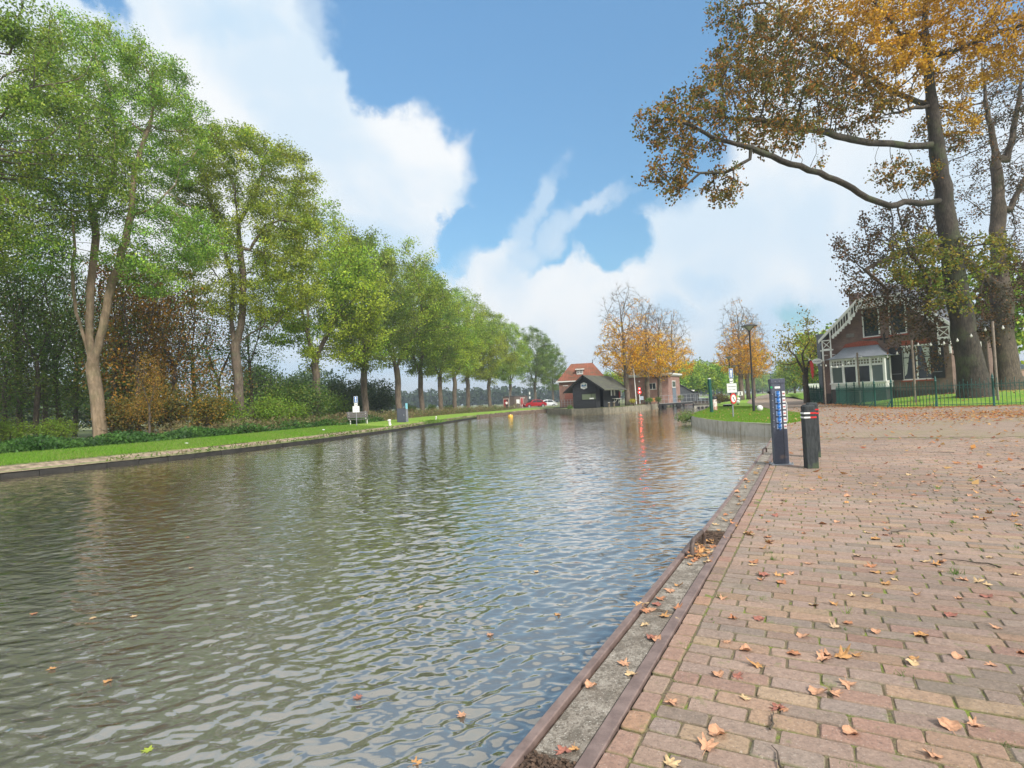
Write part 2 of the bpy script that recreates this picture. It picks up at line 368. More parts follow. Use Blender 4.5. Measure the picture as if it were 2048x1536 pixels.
def ground_cdt():
    vs = []; es = []; key = {}
    def vid(p):
        k = (round(p[0], 3), round(p[1], 3))
        if k not in key: key[k] = len(vs); vs.append(k)
        return key[k]
    def poly(ps, closed=True):
        ids = [vid(p) for p in ps]
        for i in range(len(ids) if closed else len(ids)-1):
            a, b = ids[i], ids[(i+1) % len(ids)]
            if a != b: es.append((a, b))
    def dens(ps, step):
        out = []
        for i in range(len(ps)):
            a = np.array(ps[i]); b = np.array(ps[(i+1) % len(ps)]); n = max(1, int(np.linalg.norm(b-a)/step))
            out += [tuple(a+(b-a)*k/n) for k in range(n)]
        return out
    far = [(-1600, -300), (1600, -300), (1600, 2400), (-1600, 2400)]
    poly(dens(far, 400))
    poly(canal); poly(plaza_poly); poly(lawn_poly); poly(near_poly); poly(qbed_poly)
    gx = np.concatenate([np.arange(-60, 70, 2.5)]); gy = np.arange(-10, 110, 2.5)
    for x in gx:
        for y in gy: vid((x+random.uniform(-.4, .4), y+random.uniform(-.4, .4)))
    for i, off in enumerate((.6, 1.4, 2.4, 3.6)):
        for k in range(len(left_bank)-1):
            a = np.array(left_bank[k]); b = np.array(left_bank[k+1]); t = (b-a)/np.linalg.norm(b-a); n_ = np.array([-t[1], t[0]])
            for q in np.arange(0, 1, 1.6/np.linalg.norm(b-a)): vid(tuple(a+(b-a)*q+n_*off))
    r = geometry.delaunay_2d_cdt([Vector(v) for v in vs], es, [], 0, 1e-4)
    V = np.array([(v.x, v.y) for v in r[0]]); T = np.array([t for t in r[2]])
    C = V[T].mean(1)
    ic = inside(C, canal); ip = inside(C, plaza_poly); il = inside(C, lawn_poly); inr = inside(C, near_poly); iq = inside(C, qbed_poly) & ~ic
    sideR = dline(C, lock_right+isle_front+quay_pts) < dline(C, left_bank+lock_left)
    reg = {'qbed': iq, 'near': inr & ~ic & ~iq, 'plaza': ip & ~inr & ~ic & ~iq, 'lawn': il & ~ip & ~ic & ~iq, 'isle': sideR & ~ip & ~il & ~ic & ~iq & (np.abs(C[:, 0]) < 150) & (C[:, 1] < 300) & (C[:, 1] > -30)}
    used = ic.copy()
    for k in reg: used |= reg[k]
    reg['field'] = ~used
    out = {}
    for k, m in reg.items():
        t = T[m]; ids, inv = np.unique(t, return_inverse=True); P = V[ids]; z = hgt(P, k)
        a = P[inv.reshape(-1, 3)]; cr = (a[:, 1, 0]-a[:, 0, 0])*(a[:, 2, 1]-a[:, 0, 1])-(a[:, 1, 1]-a[:, 0, 1])*(a[:, 2, 0]-a[:, 0, 0])
        f = inv.reshape(-1, 3); f[cr < 0] = f[cr < 0][:, ::-1]
        out[k] = np_mesh(k, np.c_[P, z], f, smooth=True)
    return out

# far bank / island turf
def grass_ground(name, c1, c2, c3, sc=1.0):
    t = NT(name); o = t.co(); n = t.noise(o, .45*sc, 5, .6); n2 = t.noise(o, 9*sc, 5, .7); n3 = t.noise(o, 60, 3, .7)
    c = t.mix(t.mapr(n, .38, .62), c1, c2); c = t.mix(t.mapr(n2, .45, .7), c, c3); c = t.mix(t.math('MULTIPLY', t.mapr(t.noise(o, 1.6, 6, .7), .54, .70), .6), c, (.30, .27, .11))
    c = t.mix(1., c, t.node_rgb(t.mapr(n3, .25, .75, .6, 1.35, False)), 'MULTIPLY')
    t.base(c).rough(.9); t.bump(n3, .6, .04); return t.m
M_grass = grass_ground('turf', (.20, .38, .02), (.30, .42, .05), (.13, .26, .02))
M_lawn = grass_ground('lawn_grass', (.19, .38, .02), (.25, .40, .04), (.12, .26, .02))
def field_mat():
    t = NT('field_ground'); o = t.co(); sp = t.node('ShaderNodeSeparateXYZ'); t.l.new(o, sp.inputs[0])
    n = t.noise(o, .05, 5, .6); n2 = t.noise(o, 6, 5, .7)
    c = t.mix(t.mapr(n, .4, .6), (.16, .20, .06), (.30, .26, .15)); c = t.mix(t.mapr(n2, .4, .7), c, (.10, .14, .04)); t.base(c).rough(.95); return t.m
M_field = field_mat()
def moss_base():
    t = NT('mossy_joint_soil'); o = t.co(); n = t.noise(o, 5, 5, .7); n2 = t.noise(o, 90, 4, .7)
    c = t.mix(t.mapr(n, .48, .64), (.17, .125, .08), (.20, .26, .03)); c = t.mix(t.mapr(n2, .45, .75), c, (.30, .28, .13))
    c = t.mix(t.mapr(n2, .2, .42, 1, 0), c, (.04, .04, .025)); t.base(c).rough(.95); t.bump(n2, 1, .01); return t.m
BR_COL = [(0.377, 0.257, 0.194), (0.363, 0.250, 0.194), (0.338, 0.243, 0.191), (0.314, 0.238, 0.191), (0.403, 0.260, 0.176), (0.354, 0.216, 0.159), (0.418, 0.290, 0.191), (0.377, 0.235, 0.176), (0.363, 0.257, 0.202), (0.274, 0.208, 0.159), (0.346, 0.260, 0.206), (0.386, 0.275, 0.212)]
def brick_top():
    t = NT('clay_paver'); at = t.node('ShaderNodeAttribute'); at.attribute_name = 'Col'; o = t.co()
    n = t.noise(o, 42, 7, .78); n2 = t.noise(o, 120, 3, .65); n3 = t.noise(o, 2.2, 5, .65)
    c = t.mix(1., at.outputs['Color'], t.node_rgb(t.mapr(n, .3, .7, .66, 1.28, False)), 'MULTIPLY')
    c = t.mix(t.math('MULTIPLY', t.mapr(n2, .58, .66), .7), c, (.15, .12, .10)); c = t.mix(t.math('MULTIPLY', t.mapr(n2, .30, .40, 1, 0), .45), c, (.62, .55, .48))
    c = t.mix(t.math('MULTIPLY', t.mapr(n3, .56, .70), .45), c, (.15, .125, .085)); n4 = t.noise(o, .55, 5, .6); c = t.mix(1., c, t.node_rgb(t.mapr(n4, .36, .64, .80, 1.06, False)), 'MULTIPLY')
    c = t.mix(t.math('MULTIPLY', t.mapr(t.noise(o, 9, 5, .7), .60, .68), .5), c, (.17, .20, .06))
    t.base(c).rough(.8); t.bump(n, .8, .006); return t.m
def far_paving():
    t = NT('paving_bricks_far'); o = t.co(); v = t.mapping(o, rot=(0, 0, -math.radians(61.47-90)))
    wob = t.noise(o, 3, 3, .6, out='Color')
    b = t.node('ShaderNodeTexBrick'); mv = t.node('ShaderNodeVectorMath', operation='ADD'); t.l.new(v, mv.inputs[0])
    sc = t.node('ShaderNodeVectorMath', operation='SCALE'); t.l.new(wob, sc.inputs[0]); sc.inputs['Scale'].default_value = .03; t.l.new(sc.outputs[0], mv.inputs[1]); t.l.new(mv.outputs[0], b.inputs['Vector'])
    b.inputs['Scale'].default_value = 1; b.inputs['Brick Width'].default_value = .205; b.inputs['Row Height'].default_value = .095; b.inputs['Mortar Size'].default_value = .007
    b.inputs['Color1'].default_value = (.375, .262, .208, 1); b.inputs['Color2'].default_value = (.29, .205, .163, 1); b.inputs['Mortar'].default_value = (.20, .175, .10, 1)
    n = t.noise(o, .35, 5, .6); n2 = t.noise(o, 7, 5, .75); n3 = t.noise(o, 30, 4, .7)
    c = t.mix(1., b.outputs[0], t.node_rgb(t.mapr(n3, .3, .7, .75, 1.25, False)), 'MULTIPLY')
    c = t.mix(t.math('MULTIPLY', t.mapr(n, .46, .64, 0, .62), t.mapr(n2, .42, .60)), c, (.23, .22, .085))
    c = t.mix(t.math('MULTIPLY', t.mapr(n, .30, .46, .5, 0), .5), c, (.36, .28, .23))
    t.base(c).rough(.85); t.bump(n3, .4, .01); return t.m
M_soil = plain('bank_soil', (.33, .25, .18), .95, var=.6, scale=5, bump=.8)
gm = ground_cdt()
_mats = {'qbed': M_soil, 'near': moss_base(), 'plaza': far_paving(), 'lawn': M_lawn, 'isle': M_grass, 'field': M_field}
_names = {'qbed': 'quay_bed', 'near': 'paving_bed', 'plaza': 'paved_square', 'lawn': 'lawn_ground', 'isle': 'grass_bank_ground', 'field': 'ground'}
for k in gm: tag(obj(_names[k], gm[k], _mats[k]), kind='structure')
# left verge: bright mown strip laid 6 mm over the field
def strip(name, line, offs, dz, mat, hfun=None, wob=0.0):
    L = []
    for i in range(len(line)-1):
        a = np.array(line[i]); b = np.array(line[i+1]); n = max(1, int(np.linalg.norm(b-a)/1.0)); L += [a+(b-a)*k/n for k in range(n)]
    L.append(np.array(line[-1])); L = np.array(L); T = np.gradient(L, axis=0); T /= np.linalg.norm(T, axis=1)[:, None]; Nn = np.c_[-T[:, 1], T[:, 0]]
    rows = []
    for j, o in enumerate(offs):
        w = np.random.default_rng(j).normal(0, 1, len(L)); w = np.convolve(w, np.ones(3)/3, 'same')*wob
        rows.append(L+Nn*(np.asarray(o)+w)[:, None] if wob else L+Nn*o)
    P = np.concatenate(rows); z = (hfun(P) if hfun else np.zeros(len(P)))+dz; n = len(L); F = []
    for j in range(len(offs)-1):
        for i in range(n-1): F.append((j*n+i, j*n+i+1, (j+1)*n+i+1, (j+1)*n+i))
    return np_mesh(name, np.c_[P, z], F, smooth=True)
hl = lambda P: hgt(P, 'field')
verge_line = left_bank[1:]
tag(obj('grass_verge', strip('grass_verge', verge_line, (.40, 1.0, 1.8, 2.7, 3.6, 4.6), .012, M_grass, hl, .10), M_grass), kind='structure')
tag(obj('soil_edge', strip('soil_edge', verge_line, (.02, .12, .24, .36, .44), .006, M_soil, hl, .03), M_soil), kind='structure')
# retaining walls
def wall_strip(name, line, z0, z1, mat, thick=.08, seed=0, plank=.5, label=None, cat=None, cap=None, jit=.02, flip=1):
    m = MB(); r = random.Random(seed)
    for i in range(len(line)-1):
        a = np.array(line[i]); b = np.array(line[i+1]); Ls = np.linalg.norm(b-a); n = max(1, round(Ls/plank)); t = (b-a)/Ls; nn = np.array([-t[1], t[0]])*flip
        for k in range(n):
            p = a+(b-a)*k/n; q = a+(b-a)*(k+1)/n-t*.012; o = r.uniform(-jit, jit); h = z1+r.uniform(-jit, jit)
            c = [p+nn*o, q+nn*o, q-nn*(thick-o), p-nn*(thick-o)]
            m.slab([tuple(x) for x in c], z0, h)
    w = m.build(name, mat)
    return tag(w, label, cat)
M_timber = plain('wet_timber', (.028, .026, .022), .75, var=.5, scale=4, bump=.5)
M_conc_old = None
def old_concrete(name, c1, c2, stain):
    t = NT(name); o = t.co(); n = t.noise(o, 2.5, 6, .65); v = t.mapping(o, (1, 1, .15)); n2 = t.noise(v, 6, 5, .7); n3 = t.noise(o, 55, 4, .7)
    c = t.mix(t.mapr(n, .35, .65), c1, c2); c = t.mix(t.mapr(n2, .52, .68), c, stain); c = t.mix(t.math('MULTIPLY', t.mapr(n3, .55, .68), .5), c, (.14, .13, .10))
    t.base(c).rough(.9); t.bump(n3, .6, .01); return t.m
M_conc_old = old_concrete('weathered_concrete', (.42, .39, .33), (.52, .49, .43), (.24, .20, .12))
wall_strip('bank_revetment', left_bank[1:], -1.2, -.315, M_timber, .10, 1, 1.1, 'dark timber bank boarding along the far grass verge', 'retaining wall', flip=-1)
M_pile = plain('pile_timber', (.16, .12, .09), .9, var=.6, scale=5, bump=.6)
wall_strip('pile_wall', [(-3.9, 61), (-2.5, 65.6), (.1, 72.5), (3.0, 77.6), (4.9, 79.7)], -1.2, -.10, M_pile, .10, 2, .38, 'row of brown upright piles holding the bank before the toilet building', 'pile wall', jit=.05, flip=-1)
M_stone = old_concrete('quay_masonry', (.20, .18, .13), (.30, .27, .20), (.09, .08, .05))
wall_strip('lock_quay_wall', lock_left[:-1], -1.2, .13, M_stone, .35, 3, 1.0, 'low stained quay wall below the black hut and the lock trees', 'quay wall', jit=.03, flip=-1)
wall_strip('concrete_embankment', isle_front+[tuple(Q(-.06, 19.2)[:2])], -1.2, .012, M_conc_old, .14, 4, 1.25, 'curved pale concrete retaining wall of the grass point', 'retaining wall', jit=.006, flip=-1)
wall_strip('lock_timber_wall', lock_right[1:]+isle_front[:1], -1.2, .0, M_timber, .2, 5, 1.2, 'dark wall lining the lock channel behind the grass point', 'retaining wall', flip=-1)

# water
WAVE = .020
def water_mat():
    t = NT('canal_water'); o = t.co()
    def rip(sc, sx, sy, rot, det, w):
        v = t.mapping(o, (sx, sy, 1), (0, 0, math.radians(rot))); return t.math('MULTIPLY', t.noise(v, sc, det, .5, .25), w)
    h = t.math('ADD', rip(8.2, .6, 1.1, 8, 1.2, 1.0), rip(2.0, .7, 1.1, -12, 2, .9))
    h = t.math('ADD', h, rip(13, .6, 1.2, -6, 1.5, .28))
    patch = t.noise(t.mapping(o, (.6, .25, 1)), .25, 4, .6)
    n = t.bump(h, 1.0, WAVE); t.l.new(t.mapr(patch, .35, .65, .55, 1.1), n.inputs['Strength'])
    t.base((.135, .131, .112)).rough(.5); t.b.inputs['Specular IOR Level'].default_value = 0
    gl = t.node('ShaderNodeBsdfGlossy'); gl.inputs['Roughness'].default_value = .06; gl.inputs['Color'].default_value = (1, .95, .89, 1); t.l.new(n.outputs[0], gl.inputs['Normal'])
    fr = t.node('ShaderNodeFresnel'); fr.inputs['IOR'].default_value = 1.33; t.l.new(n.outputs[0], fr.inputs['Normal'])
    mx = t.node('ShaderNodeMixShader'); t.l.new(t.mapr(fr.outputs[0], .02, .48, .26, 1.0, False), mx.inputs[0]); t.l.new(t.b.outputs[0], mx.inputs[1]); t.l.new(gl.outputs[0], mx.inputs[2]); t.l.new(mx.outputs[0], t.out.inputs[0])
    return t.m
def water_mesh():
    """one sheet of real waves, finest where the quay stands and coarser far away, with a flat skirt beyond"""
    r = np.random.default_rng(2); rad = 1.1*np.exp(np.arange(0, 930)*.0050); th = np.arange(-1.30, .98, .0050); Rr, Th = np.meshgrid(rad, th, indexing='ij')
    X = Rr*np.sin(Th); Y = Rr*np.cos(Th); Z = np.zeros_like(X); sp = Rr*.0050
    patch = .75+.35*np.sin(X*.21+1.3*np.sin(Y*.13))*np.sin(Y*.17+.7)
    for k in range(92):
        lam = .048*(20 ** r.random()**1.5); d = PI/2+r.normal(0, .70)+.10; kk = 2*PI/lam; amp = .0078*lam/(1+lam*3.2)*r.uniform(.6, 1.3)*(1 if lam < .28 else np.clip(Rr/13, .22, 1))
        ph = kk*(X*math.cos(d)+Y*math.sin(d)+.10*np.sin(X*.9+k)*np.sin(Y*.7+k*2))+r.uniform(0, 6.28); v = np.sin(ph); v = v+.22*np.cos(2*ph)
        Z += amp*v*np.clip(lam/(2.6*sp)-1, 0, 1)
    Z = Z*patch; Z += ZW; n, m = X.shape; i = (np.arange(n-1)*m)[:, None]; j = np.arange(m-1)[None]
    F = np.stack([i+j, i+j+1, i+m+j+1, i+m+j], 2).reshape(-1, 4); V = np.stack([X, Y, Z], 2).reshape(-1, 3); b0 = len(V)
    return np_mesh('canal_water', V, F, smooth=True)
tag(obj('still_water', np_mesh('still_water', [(-60, -30, ZW-.06), (90, -30, ZW-.06), (90, 230, ZW-.06), (-60, 230, ZW-.06)], [(0, 1, 2, 3)]), plain('deep_water', (.08, .075, .05), .1, bump=0)), kind='structure')
tag(obj('canal_water', water_mesh(), water_mat()), kind='structure')

# quay edging along the paving
def quay_edge():
    steel = NT('rusty_steel'); o = steel.co(); n = steel.noise(o, 9, 6, .7); n2 = steel.noise(o, 120, 3, .7)
    c = steel.mix(steel.mapr(n, .35, .65), (.19, .135, .12), (.29, .21, .185)); c = steel.mix(steel.mapr(n2, .66, .74), c, (.42, .36, .28)); steel.base(c).rough(.65); steel.b.inputs['Metallic'].default_value = .25; steel.bump(n2, .4, .004)
    conc = NT('exposed_aggregate_concrete'); o = conc.co(); n = conc.noise(o, 5, 6, .7); n2 = conc.noise(o, 75, 5, .75); n3 = conc.noise(o, 190, 3, .6)
    c = conc.mix(conc.mapr(n, .35, .65), (.20, .165, .13), (.42, .37, .31)); c = conc.mix(conc.mapr(conc.noise(o, 14, 6, .75), .46, .60), c, (.17, .145, .115)); c = conc.mix(conc.mapr(n2, .50, .62), c, (.13, .105, .08)); c = conc.mix(conc.mapr(n3, .60, .70), c, (.70, .66, .58)); c = conc.mix(conc.mapr(n2, .28, .34, .5, 0), c, (.17, .15, .09))
    conc.base(c).rough(.9); conc.bump(n2, .9, .008)
    root = thing('quay_edge', 'rusty steel and concrete quay edge running along the brick square', 'quay edge')
    def seg(name, t0, t1, z0, z1, s0, s1, mat, par=root, b=.004):
        m = MB(); n = max(1, int((s1-s0)/1.5)); rings = []
        for k in range(n+1):
            s = s0+(s1-s0)*k/n; rings.append([tuple(Q(t0, s, z0)), tuple(Q(t0, s, z1-b)), tuple(Q(t0+b, s, z1)), tuple(Q(t1-b, s, z1)), tuple(Q(t1, s, z1-b)), tuple(Q(t1, s, z0))])
        vs = [p for r in rings for p in r]; fs = []
        for k in range(n):
            for i in range(5): a = k*6+i; fs.append((a, a+1, a+7, a+6))
        fs.append(tuple(range(6))); fs.append(tuple(n*6+i for i in range(5, -1, -1))); m.add(vs, fs)
        return m.build(name, mat, par)
    for a, b, dt in ((-9, -3.0, 0), (-2.99, 3.05, 0), (3.06, 9.2, .02), (9.21, 18.9, .03)):
        seg('outer_angle', dt, .036+dt, -1.2, .006, a, b, steel.m)
        seg('inner_rail', .205, .256, -.2, .008, a, b, steel.m)
    for a, b in ((-8.5, -4.2), (-4.1, -.9), (.13, 1.42), (1.46, 2.86), (3.3, 5.2), (5.24, 7.6), (7.7, 10.4), (10.5, 14.4), (14.5, 18.8)):
        m = seg('concrete_infill', .05, .203, -.2, -.002, a, b, conc.m, b=.006)
    mulch = plain('leaf_mulch', (.12, .075, .05), .95, var=.7, scale=30, bump=1)
    for a, b in ((-9, .11), (.121, .419), (1.421, 1.459), (2.861, 3.299), (5.2, 7.7), (10.4, 10.5)): pass
    seg('mulch_fill', .0375, .204, -.2, -.014, -9, 18.8, mulch, b=.003)
    # mulch crumbs in the two open pockets
    m = MB(); r = random.Random(3)
    for s0, s1, n in ((-.4, .125, 700), (2.87, 3.29, 420), (-.9, -.4, 10)):
        for k in range(n):
            s = r.uniform(s0, s1); t = r.uniform(.05, .20); c = Q(t, s, -.006+r.uniform(0, .008)); w = r.uniform(.003, .010); h = r.uniform(.002, .006); a = r.uniform(0, PI)
            d = np.array([math.cos(a), math.sin(a), r.uniform(-.4, .4)])*w; e = np.array([-math.sin(a), math.cos(a), 0])*h
            m.add([tuple(c-d-e), tuple(c+d-e), tuple(c+d+e+[0, 0, .004]), tuple(c-d+e)], [(0, 1, 2, 3)])
    tag(m.build('mulch_crumbs', mulch, root), kind='stuff')
quay_edge()

def bricks():
    V = []; F = []; Cc = []; r = np.random.default_rng(5)
    def brick(t0, t1, s0, s1, col, dz, chip):
        x = (t1-t0)/2; y = (s1-s0)/2; cx = (t0+t1)/2; cy = (s0+s1)/2; a = r.normal(0, .008); ca, sa = math.cos(a), math.sin(a)
        ch = .003+.005*r.random(); tx, ty = np.clip(r.normal(0, .004, 2), -.008, .008)*chip
        def ring(ins, z, k):
            j = r.normal(0, .0016, (8, 2))
            pts = [(-x+ins+k, -y+ins), (x-ins-k, -y+ins), (x-ins, -y+ins+k), (x-ins, y-ins-k), (x-ins-k, y-ins), (-x+ins+k, y-ins), (-x+ins, y-ins-k), (-x+ins, -y+ins+k)]
            o = []
            for i, (px, py) in enumerate(pts):
                px += j[i, 0]; py += j[i, 1]; q = Q(cx+px*ca-py*sa, cy+px*sa+py*ca); o.append((q[0], q[1], z+dz+px*tx*2+py*ty*2))
            return o
        b = len(V); V.extend(ring(0, -.03, ch)); V.extend(ring(0, -.0060, ch)); V.extend(ring(.0040+abs(r.normal(0, .0010)), 0, ch))
        F.append([b+16+i for i in range(8)])
        for k in (0, 8):
            for i in range(8): j = (i+1) % 8; F.append([b+k+i, b+k+j, b+k+8+j, b+k+8+i])
        dc = np.array([(.15, .135, .075), (.12, .15, .04), (.17, .14, .10)][int(r.integers(3))]); Cc.extend([dc*.7]*8+[dc*.6+col*.4]*8+[col]*8)
    def pick(s, t):
        c = np.array(BR_COL[r.choice(len(BR_COL), p=[.15, .15, .13, .10, .09, .05, .04, .05, .12, .03, .06, .03])]); return c*r.uniform(.88, 1.08)*(1+r.normal(0, .010, 3))
    s = -3.0
    row = 0
    while s < 12.93:
        h = .0905+r.normal(0, .0035); t = .347
        first = True
        while t < 8.25:
            w = .203+r.normal(0, .007) if r.random() > .035 else r.uniform(.09, .15)
            if first: w = (.06+.07*r.random()) if row % 2 else r.uniform(.15, .20); first = False
            gap = abs(r.normal(0, .0026)); gs = .0042+abs(r.normal(0, .0026)); wv = .010*math.sin(t*1.9+s*.35)+.006*math.sin(t*4.3+s*1.7+1)
            c = Q(t, s)
            if c[0] < .95*c[1]+2.6 and not (s > 12.2 and r.random() < (s-12.2)*.9 and t > .6):
                g = h-gs
                brick(t+gap, t+w, s+gs+wv, s+h+wv, pick(s, t), abs(r.normal(0, .0014)), 1)
            t += w+.004
        s += h+.0005; row += 1
    s = -3.0
    while s < 18.6:
        L = .135+r.normal(0, .006); brick(.262, .342, s+.006, s+L, pick(s, .3)*np.array([1.05, .95, .92]), r.normal(0, .002)+.001, 1.4); s += L+.004
    V = np.array(V, np.float32); me = bpy.data.meshes.new('brick_paving'); me.from_pydata(V.tolist(), [], F)
    a = me.attributes.new('Col', 'FLOAT_COLOR', 'POINT'); c4 = np.c_[np.array(Cc), np.ones(len(Cc))].astype(np.float32); a.data.foreach_set('color', c4.ravel())
    tag(obj('brick_paving', me, brick_top()), kind='structure')
bricks()
# ------------------------------------------------------------------ trees
def grow(attr, nodes, parents, step, kd, iters=120, bias=(0, 0, .0), di=1e9, seed=0):
    r = np.random.default_rng(seed); A = np.asarray(attr, float); N = [np.asarray(n, float) for n in nodes]; Pn = list(parents)
    NN = np.array(N); d = np.linalg.norm(A[:, None]-NN[None], axis=2); near = d.argmin(1); dm = d.min(1); act = dm > kd; seen = set()
    bias = np.array(bias)
    for it in range(iters):
        m = act & (dm < di)
        if not m.any(): break
        ids = near[m]; dv = A[m]-NN[ids]; dv /= np.linalg.norm(dv, axis=1)[:, None]
        S = np.zeros((len(NN), 3)); np.add.at(S, ids, dv); u = np.unique(ids); new = []
        for i in u:
            v = S[i]; l = np.linalg.norm(v)
            if l < 1e-4: v = r.normal(0, 1, 3); l = np.linalg.norm(v)
            v = v/l+bias+r.normal(0, .12, 3); v /= np.linalg.norm(v); p = NN[i]+v*step*r.uniform(.8, 1.15)
            k = (i, round(p[0], 1), round(p[1], 1), round(p[2], 1))
            if k in seen: continue
            seen.add(k); new.append((p, i))
        if not new: break
        q = np.array([p for p, _ in new]); b = len(NN); NN = np.r_[NN, q]; Pn += [i for _, i in new]
        dd = np.linalg.norm(A[:, None]-q[None], axis=2); j = dd.argmin(1); dn = dd.min(1); up = dn < dm; near[up] = b+j[up]; dm = np.minimum(dm, dn); act &= dm > kd
    return NN, np.array(Pn)
def radii(NN, P, tip, base, ex=2.0, pw=1.25):
    n = len(NN); kids = np.zeros(n, int); R = np.zeros(n)
    for i in range(1, n): kids[P[i]] += 1
    acc = np.zeros(n); desc = np.zeros(n, int)
    for i in range(n-1, -1, -1):
        if kids[i] == 0: acc[i] = tip**ex
        if i > 0: acc[P[i]] += acc[i]+(tip*.28)**ex; desc[P[i]] += desc[i]+1
    R = acc**(1/ex)
    w = np.clip((R-tip)/(R[0]-tip+1e-9), 0, 1); return tip+(base-tip)*w**pw, desc, kids
def branch_mesh(name, NN, P, R, flare=1.35, col=None, minr=0):
    n = len(NN); ch = [[] for _ in range(n)]
    for i in range(1, n): ch[P[i]].append(i)
    V = []; F = []; st = [(0, None)]; off = 0
    while st:
        s, par = st.pop(); path = [par] if par is not None else []; c = s; path.append(s)
        while ch[c]:
            k = sorted(ch[c], key=lambda i: -R[i]); 
            for o in k[1:]: st.append((o, c))
            c = k[0]; path.append(c)
        pts = NN[path]; rr = R[path].copy()
        if par is not None: rr[0] = min(rr[0], rr[1]*1.25)
        if rr.max() < minr: continue
        if len(pts) < 2: continue
        if par is None and flare > 1:
            hgt_ = pts[:, 2]-pts[0, 2]; rr *= 1+(flare-1)*np.exp(-hgt_/(R[0]*1.6))
        rr[-1] *= .5
        k = 12 if rr.max() > .22 else 8 if rr.max() > .09 else 5 if rr.max() > .03 else 3
        T = np.gradient(pts, axis=0); T /= np.linalg.norm(T, axis=1)[:, None]+1e-9
        ref = np.eye(3)[np.argmin(np.abs(T).max(0))]
        U = np.cross(T, ref); U /= np.linalg.norm(U, axis=1)[:, None]+1e-9; W = np.cross(T, U); a = np.arange(k)*2*PI/k
        lump = 1+.05*np.sin(a*3+rr[0]*90)[None]*(rr[:, None] > .12)
        ring = pts[:, None]+(U[:, None]*np.cos(a)[None, :, None]+W[:, None]*np.sin(a)[None, :, None])*(rr[:, None]*lump)[:, :, None]
        V.append(ring.reshape(-1, 3)); m = len(pts); i0 = (np.arange(m-1)*k)[:, None]; j = np.arange(k)[None]; j2 = (j+1) % k
        F.append(np.stack([i0+j, i0+j2, i0+k+j2, i0+k+j], 2).reshape(-1, 4)+off); off += m*k
    return np_mesh(name, np.concatenate(V), np.concatenate(F), smooth=True)
def leaf_quads(C, L, W, col, r, droop=0.0, jit=.18):
    """one bent leaf-shaped quad per point"""
    n = len(C); a = r.normal(0, 1, (n, 3)); a[:, 2] -= droop; a /= np.linalg.norm(a, axis=1)[:, None]; b = np.cross(a, r.normal(0, 1, (n, 3))); b /= np.linalg.norm(b, axis=1)[:, None]
    Ls = (L*r.uniform(.7, 1.25, n))[:, None]; Ws = (W*r.uniform(.7, 1.25, n))[:, None]
    V = np.stack([C-a*Ls*.5, C+b*Ws*.5+a*Ls*.05, C+a*Ls*.5, C-b*Ws*.5+a*Ls*.05], 1).reshape(-1, 3); F = np.arange(4*n).reshape(-1, 4)
    c = np.repeat(np.clip(col*(1+r.normal(0, jit, (n, 1))), .002, .95), 4, 0); return V, F, c
def leaf_cloud(name, NN, P, desc, per, spread, L, W, colf, seed, maxdesc=4, keep=None, droop=.3, clump=.35):
    r = np.random.default_rng(seed); tip = np.where(desc <= maxdesc)[0]; tip = tip[tip > 0]
    if keep is not None: tip = tip[r.random(len(tip)) < keep(NN[tip])]
    f = r.random(len(tip)) ; base = NN[tip]*f[:, None]+NN[P[tip]]*(1-f[:, None])
    C = np.repeat(base, per, 0)+r.normal(0, 1, (len(tip)*per, 3))*np.array(spread)
    cl = np.repeat(r.normal(0, clump, (len(tip), 1)), per, 0)
    col = colf(C, r)*np.exp(cl*.6); V, F, c = leaf_quads(C, L, W, col, r, droop); return np_mesh(name, V, F, c)
def ell(n, blobs, r, inner=.45, ok=None):
    w = np.array([b[3]*b[4]*b[5] for b in blobs], float)**.55; w /= w.sum(); out = []
    idx = r.choice(len(blobs), n, p=w); d = r.normal(0, 1, (n, 3)); d /= np.linalg.norm(d, axis=1)[:, None]; rad = (inner+(1-inner)*r.random(n))**(.6)
    for i in range(n): b = blobs[idx[i]]; out.append((b[0]+d[i, 0]*rad[i]*b[3], b[1]+d[i, 1]*rad[i]*b[4], b[2]+d[i, 2]*rad[i]*b[5]))
    out = np.array(out)
    if ok is not None: out = out[ok(out)]
    return out
def chain(specs):
    """specs: list of (parent_key or None, [points]) -> nodes, parents; keys are 'a', 'b' ... with index into chain"""
    N = []; P = []; keep = {}
    for key, par, pts in specs:
        last = -1
        if par is not None:
            cand = keep[par]; p0 = np.array(pts[0]); last = min(cand, key=lambda i: np.linalg.norm(N[i]-p0))
        ids = []
        for p in pts:
            p = np.array(p, float)
            if last >= 0:
                a = N[last]; L = np.linalg.norm(p-a); k = max(1, int(L/.5))
                for q in range(1, k+1):
                    N.append(a+(p-a)*q/k+ (rng.normal(0, .03, 3) if q < k else 0)); P.append(last); last = len(N)-1; ids.append(last)
            else: N.append(p); P.append(0); last = 0; ids.append(0)
        keep[key] = ids
    return N, P
def pal(cols, scale=3.0, seed=0, noise=.5, zf=None):
    cols = np.array(cols); r0 = np.random.default_rng(seed); ph = r0.uniform(0, 6, 3); fr = r0.uniform(.6, 1.5, (3, 3))/scale*3
    def f(C, r):
        v = sum(np.sin(C@fr[i]+ph[i]) for i in range(3))/3*.5+.5+r.normal(0, noise*.3, len(C))
        if zf is not None: v = v*.6+zf(C)*.4
        v = np.clip(v, 0, .999)*(len(cols)-1); i = v.astype(int); t = (v-i)[:, None]; return cols[i]*(1-t)+cols[np.minimum(i+1, len(cols)-1)]*t
    return f
MB_ash = bark_mat('ash_bark', (.34, .25, .17), (.20, .145, .09), 3, .35)
MB_grey = bark_mat('grey_bark', (.20, .155, .115), (.10, .075, .055), 5, .45)
